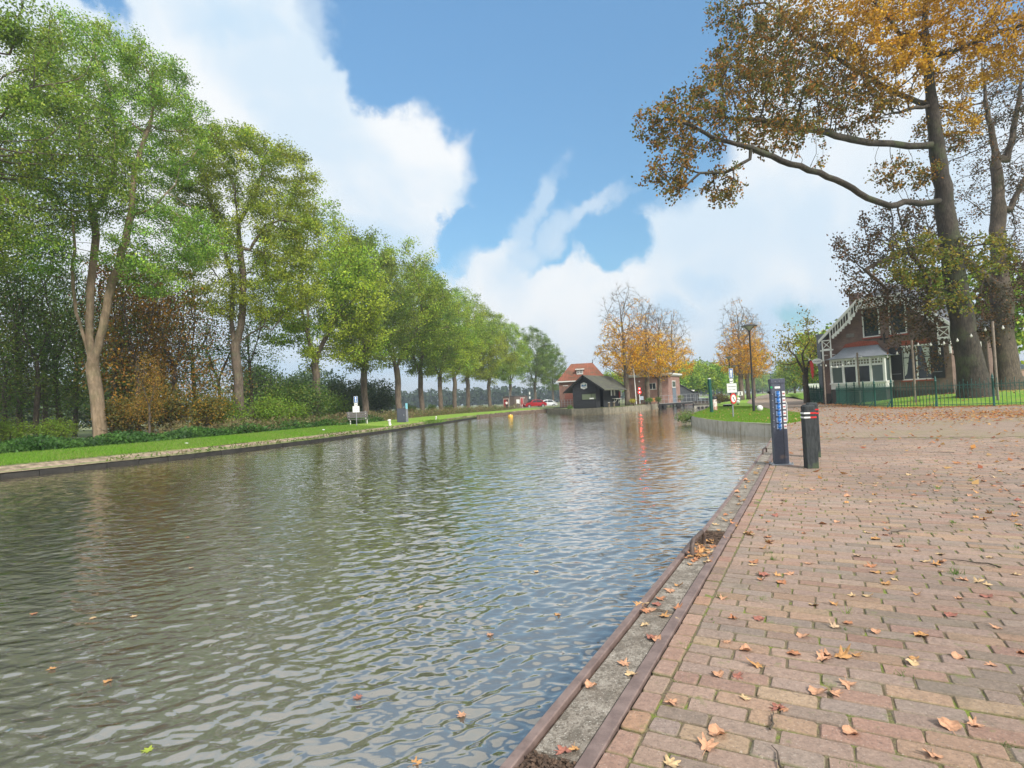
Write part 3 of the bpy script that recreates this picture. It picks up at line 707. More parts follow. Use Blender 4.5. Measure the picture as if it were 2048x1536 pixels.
MB_dark = bark_mat('dark_bark', (.15, .115, .085), (.065, .05, .038), 7, .3)
MB_oak = bark_mat('oak_bark', (.090, .074, .058), (.032, .026, .020), 8, .45)
ML = leaf_mat('green_foliage', .45, .012, .14); ML2 = leaf_mat('autumn_foliage', .35, .006, .10)
G_ASH = [(.33, .42, .06), (.21, .34, .045), (.13, .25, .04), (.27, .39, .045), (.40, .47, .07)]
G_MID = [(0.218, 0.342, 0.035), (0.171, 0.302, 0.035), (0.317, 0.443, 0.048), (0.463, 0.524, 0.054), (0.243, 0.323, 0.035)]
G_DARK = [(0.083, 0.150, 0.036), (0.112, 0.195, 0.039), (0.150, 0.255, 0.046), (0.240, 0.255, 0.058), (0.120, 0.210, 0.039)]
G_RUST = [(.15, .16, .03), (.27, .19, .03), (.40, .18, .03), (.18, .17, .03), (.48, .22, .03), (.15, .15, .03)]
G_TEAL = [(.07, .12, .06), (.11, .17, .07), (.17, .22, .10), (.09, .14, .06)]
def tree_obj(name, label, cat, loc, NN, P, tipr, base, bark, leafmesh, lmat, group=None, flare=1.35, ex=2.0, minr=0, tap=0., pw=1.25):
    R, desc, kids = radii(NN, P, tipr, base, ex, pw)
    R = R*np.clip(1-tap*np.clip(NN[:, 2], 0, 99), .35, 1)
    t = thing(name, label, cat, loc, 0, group)
    obj('trunk', branch_mesh('trunk', NN, P, R, flare, minr=minr), bark, t)
    lm = leafmesh(NN, P, desc); obj('crown', lm, lmat, t); return t
GR_ROW = 'broadleaf trees in a row along the far bank'

# -- the pale forked tree at the left
def hero_left():
    b = D(200, 884, 32); q = lambda px, py, Y=32: D(px, py, Y)-b
    N, P = chain([('t', None, [(0, 0, -.2), q(199, 850), q(194, 800), q(188, 760), q(184, 730)]),
                  ('a', 't', [q(172, 690), q(152, 625, 31.8), q(146, 560, 31.5), q(150, 500, 31), q(142, 420, 31)]),
                  ('b', 't', [q(178, 640, 32.3), q(182, 560, 32.5), q(192, 470, 33), q(178, 390, 33), q(190, 330, 33.5)]),
                  ('c', 't', [q(206, 655, 31.6), q(222, 575, 31.3), q(240, 520, 31), q(262, 430, 31), q(268, 340, 31.5), q(300, 250, 32)]),
                  ('d', 'b', [q(200, 410, 33), q(228, 340, 33), q(232, 260, 33.5)]), ('e', 'c', [q(300, 420, 31), q(350, 370, 31.5)])])
    r = np.random.default_rng(1)
    def e(px, py, Y, rx, ry, rz): c = q(px, py, Y); k = Y/FPX; return (c[0], c[1], c[2], rx*k, rz, ry*k)
    A = ell(2600, [e(210, 180, 32, 150, 140, 3.6), e(130, 300, 31, 130, 130, 3.4), e(320, 260, 32.5, 100, 130, 3.2), e(180, 120, 32, 90, 80, 2.4), e(300, 150, 32, 80, 70, 2.4),
                   e(85, 510, 30, 70, 60, 1.6), e(300, 555, 30.5, 70, 50, 1.6), e(390, 480, 31, 60, 60, 1.8), e(225, 500, 30, 45, 40, 1.0), e(330, 480, 31.5, 80, 90, 2.4), e(70, 420, 31, 90, 100, 2.6)], r)
    NN, P = grow(A, N, P, .45, .50, 90, (0, 0, .12), seed=1)
    return tree_obj('ash_tree', 'tall pale-barked tree with a V-shaped fork, nearest trunk on the left bank', 'tree', b, NN, P, .012, .34, MB_ash,
        lambda N_, P_, d_: leaf_cloud('crown', N_, P_, d_, 76, (.25, .25, .17), .135, .068, pal(G_ASH, 3.5, 3), 4, 8, clump=.5), ML, 'broadleaf trees in a row along the far bank', 1.15)
hero_left()

def hero_second():
    b = D(484, 862, 39.5); q = lambda px, py, Y=39.5: D(px, py, Y)-b
    N, P = chain([('t', None, [(0, 0, -.2), q(480, 830), q(477, 770), q(472, 720), q(470, 690)]),
                  ('a', 't', [q(462, 640), q(466, 560), q(450, 500), q(430, 440), q(415, 380)]), ('b', 't', [q(482, 650, 39), q(486, 560, 39), q(478, 480, 39), q(470, 380)]),
                  ('c', 'b', [q(500, 500, 39), q(530, 450, 39), q(560, 440, 39.2)]), ('d', 'b', [q(482, 440, 40), q(510, 390, 40), q(530, 320, 40)]), ('e', 't', [q(500, 668, 39), q(528, 652, 38.6), q(545, 660, 38.4)]),
                  ('f', 'a', [q(440, 560, 40), q(400, 500, 40.5)])])
    r = np.random.default_rng(2)
    def e(px, py, Y, rx, ry, rz): c = q(px, py, Y); k = Y/FPX; return (c[0], c[1], c[2], rx*k, rz, ry*k)
    A = ell(2200, [e(480, 340, 39.5, 110, 90, 3.4), e(400, 330, 40, 80, 100, 3), e(560, 370, 39.5, 80, 90, 3.2), e(580, 470, 39, 70, 80, 3), e(430, 560, 38.5, 80, 80, 2.5), e(540, 590, 39, 80, 60, 2.5), e(470, 280, 40, 60, 30, 1.8), e(400, 440, 39.5, 60, 80, 2.2), e(600, 560, 38.5, 60, 70, 2.2), e(500, 470, 38, 60, 60, 2)], r)
    NN, P = grow(A, N, P, .5, .55, 90, (0, 0, .05), seed=2)
    return tree_obj('ash_tree', 'dark-limbed green tree, second trunk of the bank row, straight grey stem', 'tree', b, NN, P, .014, .31, MB_grey,
        lambda N_, P_, d_: leaf_cloud('crown', N_, P_, d_, 76, (.27, .27, .19), .155, .085, pal(G_MID+G_ASH[:2], 3.5, 8), 5, 8, clump=.5), ML, GR_ROW, 1.25)
hero_second()

def generic(seed, H, W, cb, fork, cols, name='row_tree', n=800, tip=.014, base=.27, leaf=(.175, .10), per=20, bark=None, label='x', per_sp=(.30, .30, .22), lowskirt=0, md=7, step=.6, bias=.08, keep=None, mat=None, cat='tree', dens=.72):
    r = np.random.default_rng(seed); N = [np.array([0, 0, -.25])]; P = [0]; x = y = 0.
    zf = fork*H
    for z in np.arange(.4, zf, .5): x += r.normal(0, .04); y += r.normal(0, .04); N.append(np.array([x, y, z])); P.append(len(N)-2)
    t0 = len(N)-1; k = int(r.integers(3, 5)); a0 = r.uniform(0, 6)
    for j in range(k):
        a = a0+j*2*PI/k+r.normal(0, .25); last = t0; d = np.array([math.cos(a)*.45, math.sin(a)*.45, 1.]); d /= np.linalg.norm(d)
        for s in range(int(H*.28/.5)):
            d = d+r.normal(0, .06, 3)+np.array([0, 0, .05]); d /= np.linalg.norm(d); N.append(N[last]+d*.5); P.append(last); last = len(N)-1
    c = (H*(cb+1)/2); hh = H*(1-cb)/2
    blobs = [(0, 0, c, W*.5*.85, W*.5*.85, hh)]
    for j in range(7):
        a = r.uniform(0, 2*PI); zz = r.uniform(-.65, .6); rr = W*.5*(1-.55*max(zz, 0))*.62; blobs.append((math.cos(a)*rr, math.sin(a)*rr, c+zz*hh, W*.24, W*.24, hh*.30))
    A = ell(int(n*1.5), blobs, r, .30); NN, PP = grow(A, N, P, step, step*.98, 80, (0, 0, bias), seed=seed)
    return tree_obj(name, label, cat, (0, 0, 0), NN, PP, tip, base, bark or MB_grey,
        lambda N_, P_, d_: leaf_cloud('crown', N_, P_, d_, per, per_sp, leaf[0], leaf[1], pal(cols, W*.45, seed), seed+1, md, keep, clump=.45), mat or ML, None)
protos = [generic(21, 17, 10.5, .22, .27, G_MID, n=850, per=58), generic(22, 16.5, 11, .23, .29, G_ASH[1:]+G_MID, n=850, per=58), generic(23, 17, 10, .22, .28, [(.11, .19, .03), (.17, .24, .035), (.24, .28, .045), (.10, .17, .03)], n=850, per=58),
    generic(24, 17, 12, .33, .38, G_ASH, n=1300, per=84, leaf=(.105, .058), per_sp=(.27, .27, .2), step=.5)]
row = [  # px, py of the foot, depth, proto, scale, words
    (-95, 900, 25.5, 3, 1.36, 'leafy green tree at the left picture edge, its trunk just outside the photo'),
    (637, 850, 47, 0, 1.16, 'green bank tree beside the gap of sky, third trunk of the row'),
    (733, 842, 55, 2, 1.14, 'yellowish green tree just behind the bench and the white sign'),
    (800, 836, 63, 1, 1.25, 'green tree rising directly behind the dark utility cabinet'),
    (846, 830, 71, 2, 1.18, 'green tree with two raised limbs, next right of the cabinet tree'),
    (884, 827, 79, 0, 1.14, 'green tree, seventh trunk of the bank row'),
    (912, 824, 88, 1, 1.18, 'green tree, eighth trunk of the bank row'),
    (938, 821, 97, 0, 1.25, 'green tree, ninth trunk of the bank row'),
    (980, 818.5, 107, 0, 1.2, 'green tree above the picnic table, left of the toilet building'),
    (1022, 815, 118, 1, 1.1, 'green tree with a broad left-leaning fork behind the toilet building'),
    (1070, 813, 128, 2, 1.1, 'thin-leaved tree behind the parked red car'),
    (1108, 812, 137, 2, .92, 'last thin-leaved tree of the row, beside the red-roofed barn')]
usedp = set()
for px, py, Y, k, s, lab in row:
    loc = D(px, py, Y); a = random.uniform(0, 6)
    if k in usedp: copy_tree(protos[k], loc, a, s, lab, GR_ROW)
    else: p = protos[k]; usedp.add(k); p.location = tuple(loc); p.rotation_euler = (0, 0, a); p.scale = (s,)*3; p['label'] = lab; p['group'] = GR_ROW

# -- the thin wood behind the pale tree
wood = [generic(31, 12, 5.0, .08, .45, G_DARK, 'woodland_tree', 420, .012, .15, (.155, .10), 16, MB_dark, per_sp=(.34, .34, .28), step=.5, bias=.12),
        generic(32, 11, 4.6, .05, .4, G_RUST, 'woodland_tree', 400, .012, .13, (.155, .10), 16, MB_dark, per_sp=(.34, .34, .28), step=.5, bias=.1, mat=ML2),
        generic(33, 15, 6.0, .18, .5, G_DARK[1:]+G_MID[:2], 'woodland_tree', 460, .012, .17, (.16, .105), 16, MB_grey, per_sp=(.36, .36, .3), step=.55, bias=.14),
        generic(34, 12, 4.2, .30, .5, [(.30, .09, .02), (.45, .13, .025), (.30, .12, .02)], 'red_leaved_tree', 240, .012, .13, (.18, .13), 15, MB_dark, step=.55, mat=ML2)]
wl = [  # px, Y, proto, scale, label
    (40, 36, 2, 1.05, 'dark green double-stemmed tree near the left picture edge'), (72, 34.5, 0, 1.0, 'dark-stemmed tree between the left edge and the birch-like stem'),
    (120, 37, 0, 1.1, 'slim spotted-barked tree just left of the pale forked trunk'), (8, 34, 0, .9, 'dark leafy tree cut by the left picture edge'), (-60, 35, 2, 1.1, 'dark green tree outside the left picture edge'),
    (150, 41, 0, 1.05, 'green tree seen behind the pale forked trunk'), (225, 35, 0, .95, 'crooked twin-stemmed dark tree right of the pale forked trunk'), (255, 37, 1, 1.1, 'rusty-leaved tree with a brown stem, second right of the pale trunk'),
    (278, 35, 1, 1.15, 'orange-brown tree in the middle of the small wood'), (305, 38, 1, 1.05, 'rust and green tree left of the olive bushes'), (352, 36.5, 1, 1.1, 'olive and rust tree with dense low branches'),
    (395, 40, 0, 1.0, 'dark green tree between the olive tree and the grey straight trunk'), (440, 42, 1, .95, 'olive-brown tree left of the grey straight trunk'), (90, 44, 2, 1.0, 'tall green tree deep in the small wood'),
    (330, 45, 2, 1.0, 'tall green tree behind the rusty trees'), (240, 42, 3, 1.2, 'red-leaved tree glowing through the gap above the forked trunk'), (505, 43.5, 0, 1.0, 'dark slim tree close behind the grey straight trunk'),
    (190, 46, 2, .9, 'green tree far back behind the forked trunk'), (-10, 41, 1, 1.1, 'rusty-leaved tree far back at the left edge'), (300, 31.2, 1, .45, 'low orange bush-like tree in front of the small wood')]
usedp = set()
for px, Y, k, s, lab in wl:
    loc = D(px, 880-px*.035, Y); loc[2] = -.02; a = random.uniform(0, 6)
    if k in usedp: copy_tree(wood[k], loc, a, s, lab, 'trees of the small wood')
    else: p = wood[k]; usedp.add(k); p.location = tuple(loc); p.scale = (s,)*3; p['label'] = lab; p['group'] = 'trees of the small wood'

# -- bushes
def bush(seed, W, H, cols, n=2600, leaf=(.13, .09), mat=None):
    r = np.random.default_rng(seed); t = thing('bush', 'x', 'bush')
    st = MB(); tips = []
    for k in range(16):
        a = r.uniform(0, 2*PI); e = r.uniform(.3, 1.3); L = H*r.uniform(.5, .9); d = np.array([math.cos(a)*math.cos(e)*W/H, math.sin(a)*math.cos(e)*W/H, math.sin(e)+.1]); p = [np.zeros(3)]
        for j in range(4): p.append(p[-1]+d*L/4+r.normal(0, .04, 3))
        st.tube(p, [.03, .024, .018, .012, .006], 4); tips += p[2:]
    st.build('stems', MB_dark, t)
    tips = np.array(tips); n3 = ell(n//14, [(0, 0, H*.5, W*.5, W*.5, H*.5)]+[(r.uniform(-.3, .3)*W, r.uniform(-.3, .3)*W, H*r.uniform(.3, .8), W*.25, W*.25, H*.25) for _ in range(5)], r, .2)
    C = np.repeat(n3, 14, 0)+r.normal(0, 1, (len(n3)*14, 3))*.14*W**.5; C = C[C[:, 2] > .02]; V, F, c = leaf_quads(C, leaf[0], leaf[1], pal(cols, W*.4, seed, 1.3)(C, r), r, .2)
    obj('foliage', np_mesh('foliage', V, F, c), mat or ML, t); return t
bp = [bush(41, 3.4, 2.8, [(.11, .13, .03), (.15, .16, .035), (.32, .19, .03), (.10, .12, .03), (.18, .17, .035), (.42, .24, .03)], 5200, mat=ML2), bush(42, 3.6, 3.0, G_DARK, 5600), bush(43, 3.2, 2.4, G_MID[:3]+G_RUST[:1], 4600), bush(44, 6.5, 6.0, G_TEAL, 8000, (.3, .2))]
bl = [(250, 33.5, 0, .9, 'orange-brown bush at the foot of the small wood, right of the forked trunk', -.0), (340, 35, 0, 1.15, 'large olive-yellow bush between the two biggest left trunks', 0), (410, 36.5, 0, 1.0, 'yellow-flecked bush left of the grey straight trunk', 0),
      (20, 31.5, 2, .62, 'small green bush at the left picture edge', 0), (110, 33, 2, .6, 'small green bush left of the forked trunk', 0), (-60, 31, 1, .9, 'dark bush just outside the left picture edge', 0),
      (450, 38, 2, .9, 'green bush crowding the foot of the grey straight trunk', 0), (530, 40, 2, 1.0, 'green bush right of the grey straight trunk', 0), (560, 44, 1, 1.25, 'dark leafy bush under the hanging branches', 0), (612, 45, 1, 1.25, 'blackish dense bush beside the third bank trunk', 0),
      (580, 42.5, 2, .9, 'loose green bush on the verge before the blackish bush', 0), (670, 60, 2, 1.2, 'grey-green bush behind the bench', 0), (700, 64, 3, .75, 'pale grey-green bush beyond the white sign', 0), (760, 70, 3, .8, 'grey-green bush left of the dark cabinet', 0),
      (650, 75, 3, 1.1, 'pale willow-like bush seen through the gap in the row', 0), (590, 66, 3, .9, 'pale bush behind the dark leafy bush', 0), (520, 70, 3, 1.2, 'pale green bush far behind the grey straight trunk', 0), (820, 85, 2, .62, 'low green bush right of the dark cabinet', 0), (862, 92, 2, .62, 'low green bush between the row trunks right of the cabinet', 0), (900, 100, 2, .55, 'low green bush near the middle of the bank row', 0),
      (740, 95, 3, .8, 'hazy green bush above the bench', 0), (240, 60, 3, 1.1, 'pale bush glimpsed through the small wood', 0), (150, 62, 3, 1.1, 'pale bush glimpsed left of the forked trunk', 0), (60, 64, 3, 1.1, 'pale bush glimpsed near the left edge', 0)]
usedp = set()
for px, Y, k, s, lab, dz in bl:
    loc = D(px, 830, Y); loc[2] = -.05; a = random.uniform(0, 6)
    if k in usedp: copy_tree(bp[k], loc, a, s, lab, 'bushes on the left bank')
    else: p = bp[k]; usedp.add(k); p.location = tuple(loc); p.scale = (s,)*3; p['label'] = lab; p['group'] = 'bushes on the left bank'

# -- autumn lime trees by the lock
def lime(seed, H, W, base=.32):
    gold = [(.84, .44, .02), (.76, .32, .02), (.86, .52, .025), (.70, .30, .02), (.68, .50, .03)]
    r = np.random.default_rng(seed); N = [np.array([0, 0, -.25])]; P = [0]; x = y = 0
    for z in np.arange(.3, H*.80, .45): x += r.normal(0, .03); y += r.normal(0, .03); N.append(np.array([x, y, z])); P.append(len(N)-2)
    for j in range(int(H*2.6)):
        i = int(r.uniform(.27, .97)*len(N[:int(H*.80/.45)])); a = r.uniform(0, 2*PI); el = r.uniform(.35, 1.0); last = i; d = np.array([math.cos(a)*math.cos(el), math.sin(a)*math.cos(el), math.sin(el)])
        f = N[i][2]/H; Lm = W*.5*(1.05-.55*f)
        for s in range(max(2, int(Lm/.45))): d = d+r.normal(0, .07, 3)+np.array([0, 0, .05]); d /= np.linalg.norm(d); N.append(N[last]+d*.45); P.append(last); last = len(N)-1
    A = ell(900, [(0, 0, H*.42, W*.5, W*.5, H*.22), (0, 0, H*.66, W*.40, W*.40, H*.30), (0, 0, H*.85, W*.2, W*.2, H*.16)], r, .35)
    NN, PP = grow(A, N, P, .45, .5, 60, (0, 0, .16), seed=seed)
    R, desc, kids = radii(NN, PP, .016, base)
    t = thing('lime_tree', 'x', 'tree'); bm_ = branch_mesh('trunk', NN, PP, R, 1.2); obj('trunk', bm_, MB_grey, t)
    # fine bare twigs
    tp = np.where(desc <= 2)[0]; tp = tp[tp > 0]; k = 5; B = np.repeat(NN[tp], k, 0); dd = np.repeat(NN[tp]-NN[PP[tp]], k, 0); dd /= np.linalg.norm(dd, axis=1)[:, None]+1e-9; dd += r.normal(0, .5, dd.shape); dd[:, 2] += .2; dd /= np.linalg.norm(dd, axis=1)[:, None]
    L = r.uniform(.35, .9, len(B))[:, None]; s = np.cross(dd, r.normal(0, 1, dd.shape)); s /= np.linalg.norm(s, axis=1)[:, None]; s2 = np.cross(dd, s); w = .011
    V = np.stack([B+s*w, B-s*w*.5+s2*w*.87, B-s*w*.5-s2*w*.87, B+dd*L], 1).reshape(-1, 3); i0 = np.arange(len(B))*4
    F = np.concatenate([np.stack([i0, i0+1, i0+3], 1), np.stack([i0+1, i0+2, i0+3], 1), np.stack([i0+2, i0, i0+3], 1)]); obj('twigs', np_mesh('twigs', V, F), MB_grey, t)
    kf = lambda C: np.clip(1.4-(C[:, 2]/H-.32)/.33, .05, 1)
    obj('crown', leaf_cloud('crown', NN, PP, desc, 15, (.21, .21, .16), .18, .13, pal(gold, W*.4, seed, zf=lambda C: 1-C[:, 2]/H), seed, 5, kf), ML2, t); return t
lp = [lime(51, 15.0, 8.0), lime(52, 14.5, 7.5)]
ll = [(1256, 806.5, 66, 0, .96, 'golden autumn tree right beside the black hut, tallest of its clump'), (1297, 804.5, 70, 1, .92, 'half-bare golden tree before the brick pump house, behind the red signal'), (1320, 804, 73, 0, .86, 'half-bare golden tree at the corner of the brick pump house'), (1350, 800, 84, 1, .95, 'bare-topped tree behind the brick pump house'),
      (1273, 803, 86, 1, .82, 'golden tree behind the black hut clump'), (1484, 796, 80, 1, 1.0, 'golden tree, left stem of the clump by the path'), (1497, 795.5, 86, 0, .92, 'golden tree, middle stem of the clump by the path'), (1508, 795, 96, 1, 1.0, 'golden tree, right stem of the clump behind the near lamp post')]
usedp = set()
for px, py, Y, k, s, lab in ll:
    loc = D(px, py, Y); loc[2] = max(-.3, min(.4, loc[2])); a = random.uniform(0, 6)
    if k in usedp: copy_tree(lp[k], loc, a, s, lab, 'autumn trees by the lock')
    else: p = lp[k]; usedp.add(k); p.location = tuple(loc); p.scale = (s,)*3; p['label'] = lab; p['group'] = 'autumn trees by the lock'

# -- rounded green trees beyond the lock
rp = generic(61, 9, 8.5, .12, .2, G_MID, 'round_tree', 420, .02, .24, (.45, .32), 22, MB_grey, per_sp=(.5, .5, .42), step=.8)
rl = [(1372, 125, 1.0, 'green rounded tree right of the brick pump house'), (1395, 135, 1.08, 'green rounded tree above the lock footbridge'), (1420, 130, 1.0, 'green rounded tree behind the dark green post'), (1443, 150, 1.05, 'green rounded tree left of the blue mooring sign'),
      (1345, 115, .8, 'green tree low behind the brick pump house'), (1462, 185, 1.15, 'hazy green tree behind the blue mooring sign'), (1478, 230, 1.3, 'far hazy green tree left of the autumn clump'), (1510, 260, 1.35, 'far hazy green tree right of the autumn clump'), (1526, 300, 1.3, 'farthest hazy green tree left of the socket pillar'),
      (1225, 110, .75, 'green tree between the black hut and the golden trees'), (1590, 120, .95, 'hazy green tree behind the far end of the fence'), (1575, 150, .9, 'hazy green tree right of the socket pillar'), (1640, 90, 1.0, 'green tree left behind the brick villa'), (1660, 75, 1.1, 'green tree close behind the brick villa')]
for i, (px, Y, s, lab) in enumerate(rl):
    loc = D(px, 795, Y); loc[2] = 0.; s *= 1.0
    if i: copy_tree(rp, loc, random.uniform(0, 6), s, lab, 'rounded trees beyond the lock')
    else: rp.location = tuple(loc); rp['label'] = lab; rp['group'] = 'rounded trees beyond the lock'; rp.scale = (s,)*3
# small oak by the villa's far corner
vo = generic(62, 6.6, 4.6, .16, .3, [(.24, .25, .04), (.36, .33, .04), (.50, .36, .04), (.16, .20, .04), (.48, .28, .04)], 'oak_tree', 210, .014, .20, (.17, .12), 16, MB_dark, 'small yellow-green oak left of the brick villa', (.28, .28, .22), step=.55, mat=ML2)
vo.location = tuple(D(1613, 786, 47)); vo.location.z = .0; vo.scale = (1.1, 1.1, 1.22)
vs_ = copy_tree(rp, (34, 42, .4), 1.2, 1.15, 'dark green tree standing behind the beech at the right edge')

# -- far wood: one mass
def far_wood():
    r = np.random.default_rng(77); C = []; Cc = []
    def belt(x0, x1, y0, y1, h, n, c):
        for k in range(n):
            x = x0+(x1-x0)*r.random(); y = y0+(y1-y0)*((x-x0)/(x1-x0))+r.uniform(0, 14); hh = h*r.uniform(.55, 1.15)
            m = 80; p = ell(m, [(x, y, hh*.55, hh*.36, hh*.36, hh*.5)], r, .5); C.append(p); Cc.append(np.repeat((np.array(c)*r.uniform(.7, 1.25))[None], m, 0))
    belt(-330, 60, 300, 340, 10, 520, (.06, .11, .04)); belt(60, 420, 340, 310, 11, 360, (.06, .11, .04))
    C = np.concatenate(C); Cc = np.concatenate(Cc); V, F, c = leaf_quads(C, 1.7, 1.4, Cc, r, .1, .25)
    tag(obj('far_wood', np_mesh('far_wood', V, F, c), ML), 'long hazy belt of woodland on the horizon', 'wood', kind='stuff')
far_wood()

# -- the big oak by the fence
def big_oak():
    Y = 29.0; b = D(1958, 808, Y); b[2] = 0.0; q = lambda px, py, y=Y: D(px, py, y)-b
    N, P = chain([('t', None, [(0, 0, -.2), q(1950, 770), q(1944, 740), q(1934, 690), q(1922, 620), q(1908, 540), q(1897, 460), q(1888, 400), q(1880, 330), q(1874, 290), q(1864, 210), q(1856, 130), q(1850, 50), q(1846, -60), q(1840, -180)]),
        ('a', 't', [q(1862, 405, 28.6), q(1822, 404, 28.2), q(1780, 412, 27.6), q(1735, 396, 27), q(1690, 368, 26.5), q(1640, 345, 26), q(1580, 328, 25.5), q(1545, 312, 25.2), q(1480, 290, 24.8), q(1430, 278, 24.4)]),
        ('a2', 'a', [q(1500, 318, 25), q(1450, 345, 24.6), q(1400, 346, 24.2), q(1370, 372, 24)]), ('a3', 'a', [q(1380, 250, 24), q(1330, 235, 24)]),
        ('b', 't', [q(1840, 292, 29), q(1800, 290, 28.8), q(1740, 286, 28.4), q(1690, 276, 28), q(1640, 262, 27.6), q(1590, 258, 27.2), q(1520, 240, 27), q(1450, 235, 26.8)]),
        ('c', 't', [q(1838, 205, 29.2), q(1815, 195, 29.4), q(1770, 175, 29.6), q(1710, 140, 29.8), q(1650, 100, 30), q(1600, 72, 30), q(1555, 20, 30), q(1530, 5, 30), q(1480, 10, 29.5)]),
        ('d', 't', [q(1830, 215, 28.6), q(1800, 225, 28), q(1770, 230, 27.6)]), ('d2', 't', [q(1800, 70, 28.5), q(1760, 20, 28), q(1700, -40, 27.5)]),
        ('e', 't', [q(1900, 105, 28.6), q(1945, 85, 28.2), q(2000, 62, 28), q(2060, 45, 27.6), q(2140, 10, 27)]), ('f', 't', [q(1930, -40, 29.5), q(2010, -120, 30)])])
    r = np.random.default_rng(9)
    def e(px, py, y, rx, ry, rz): c = q(px, py, y); k = y/FPX; return (c[0], c[1], c[2], rx*k, rz, ry*k)
    blobs = [e(1400, 250, 24.8, 110, 70, 2.0), e(1480, 170, 26, 110, 70, 2.4), e(1540, 110, 27.5, 130, 80, 2.6), e(1340, 330, 24.3, 55, 80, 1.3), e(1320, 240, 24.3, 55, 50, 1.2), e(1450, 375, 24.8, 45, 55, 1.0), e(1640, 60, 28.5, 150, 90, 3), e(1490, 20, 28.5, 90, 40, 2),
             e(1600, 210, 27.5, 120, 60, 2), e(1720, 210, 28, 110, 55, 2), e(1700, 120, 28, 100, 70, 2.4), e(1800, 40, 28.5, 130, 80, 3.2), e(1930, 30, 28, 130, 80, 3), e(1860, -80, 29, 200, 80, 4), e(1780, 150, 27.6, 90, 70, 2), e(1960, 120, 28.5, 100, 60, 2.4), e(2090, 60, 28, 110, 90, 3),
             e(1840, 520, 28, 85, 60, 1.5), e(1970, 505, 28.4, 70, 55, 1.3), e(1810, 350, 28.6, 70, 35, 1.2), e(1560, 270, 25.8, 90, 40, 1.5), e(1900, 600, 28, 60, 40, 1.0), e(1900, 250, 29.5, 70, 60, 1.5)]
    A = ell(7500, blobs, r, .2); NN, PP = grow(A, N, P, .36, .36, 110, (0, 0, .02), seed=9)
    cam_b = CAM-b
    def colf(C, rr):
        W_ = C-cam_b; f = W_@_F; px = 1024+FPX*(W_@_R)/f; py = 768-FPX*(W_@_U)/f
        rust = pal([(.09, .12, .022), (.22, .14, .022), (.38, .15, .025), (.12, .13, .022), (.17, .14, .025), (.44, .20, .028), (.09, .12, .022)], 1.6, 4, .9)(C, rr)
        gold = pal([(.55, .31, .018), (.66, .40, .02), (.44, .25, .02), (.58, .28, .02)], 1.5, 5, .8)(C, rr)
        grn = pal([(.13, .20, .03), (.20, .24, .03), (.35, .24, .03), (.09, .15, .03)], 1.2, 6, .8)(C, rr)
        g = 1/(1+np.exp(-((px-1700)-(py-90)*1.0+rr.normal(0, 28, len(px)))/22))*(py < 270)
        lo = 1/(1+np.exp(-(py-430)/25.))*(px > 1700)
        return rust*(1-g[:, None])*(1-lo[:, None])+gold*(g*(1-lo))[:, None]+grn*lo[:, None]
    return tree_obj('oak_tree', 'huge leaning oak behind the green fence, long limbs reaching left', 'tree', b, NN, PP, .011, .60, MB_oak,
        lambda N_, P_, d_: leaf_cloud('crown', N_, P_, d_, 20, (.16, .16, .12), .145, .105, colf, 14, 5, clump=.4), ML2, None, 1.8, 2.15, tap=.026, pw=1.0)
big_oak()
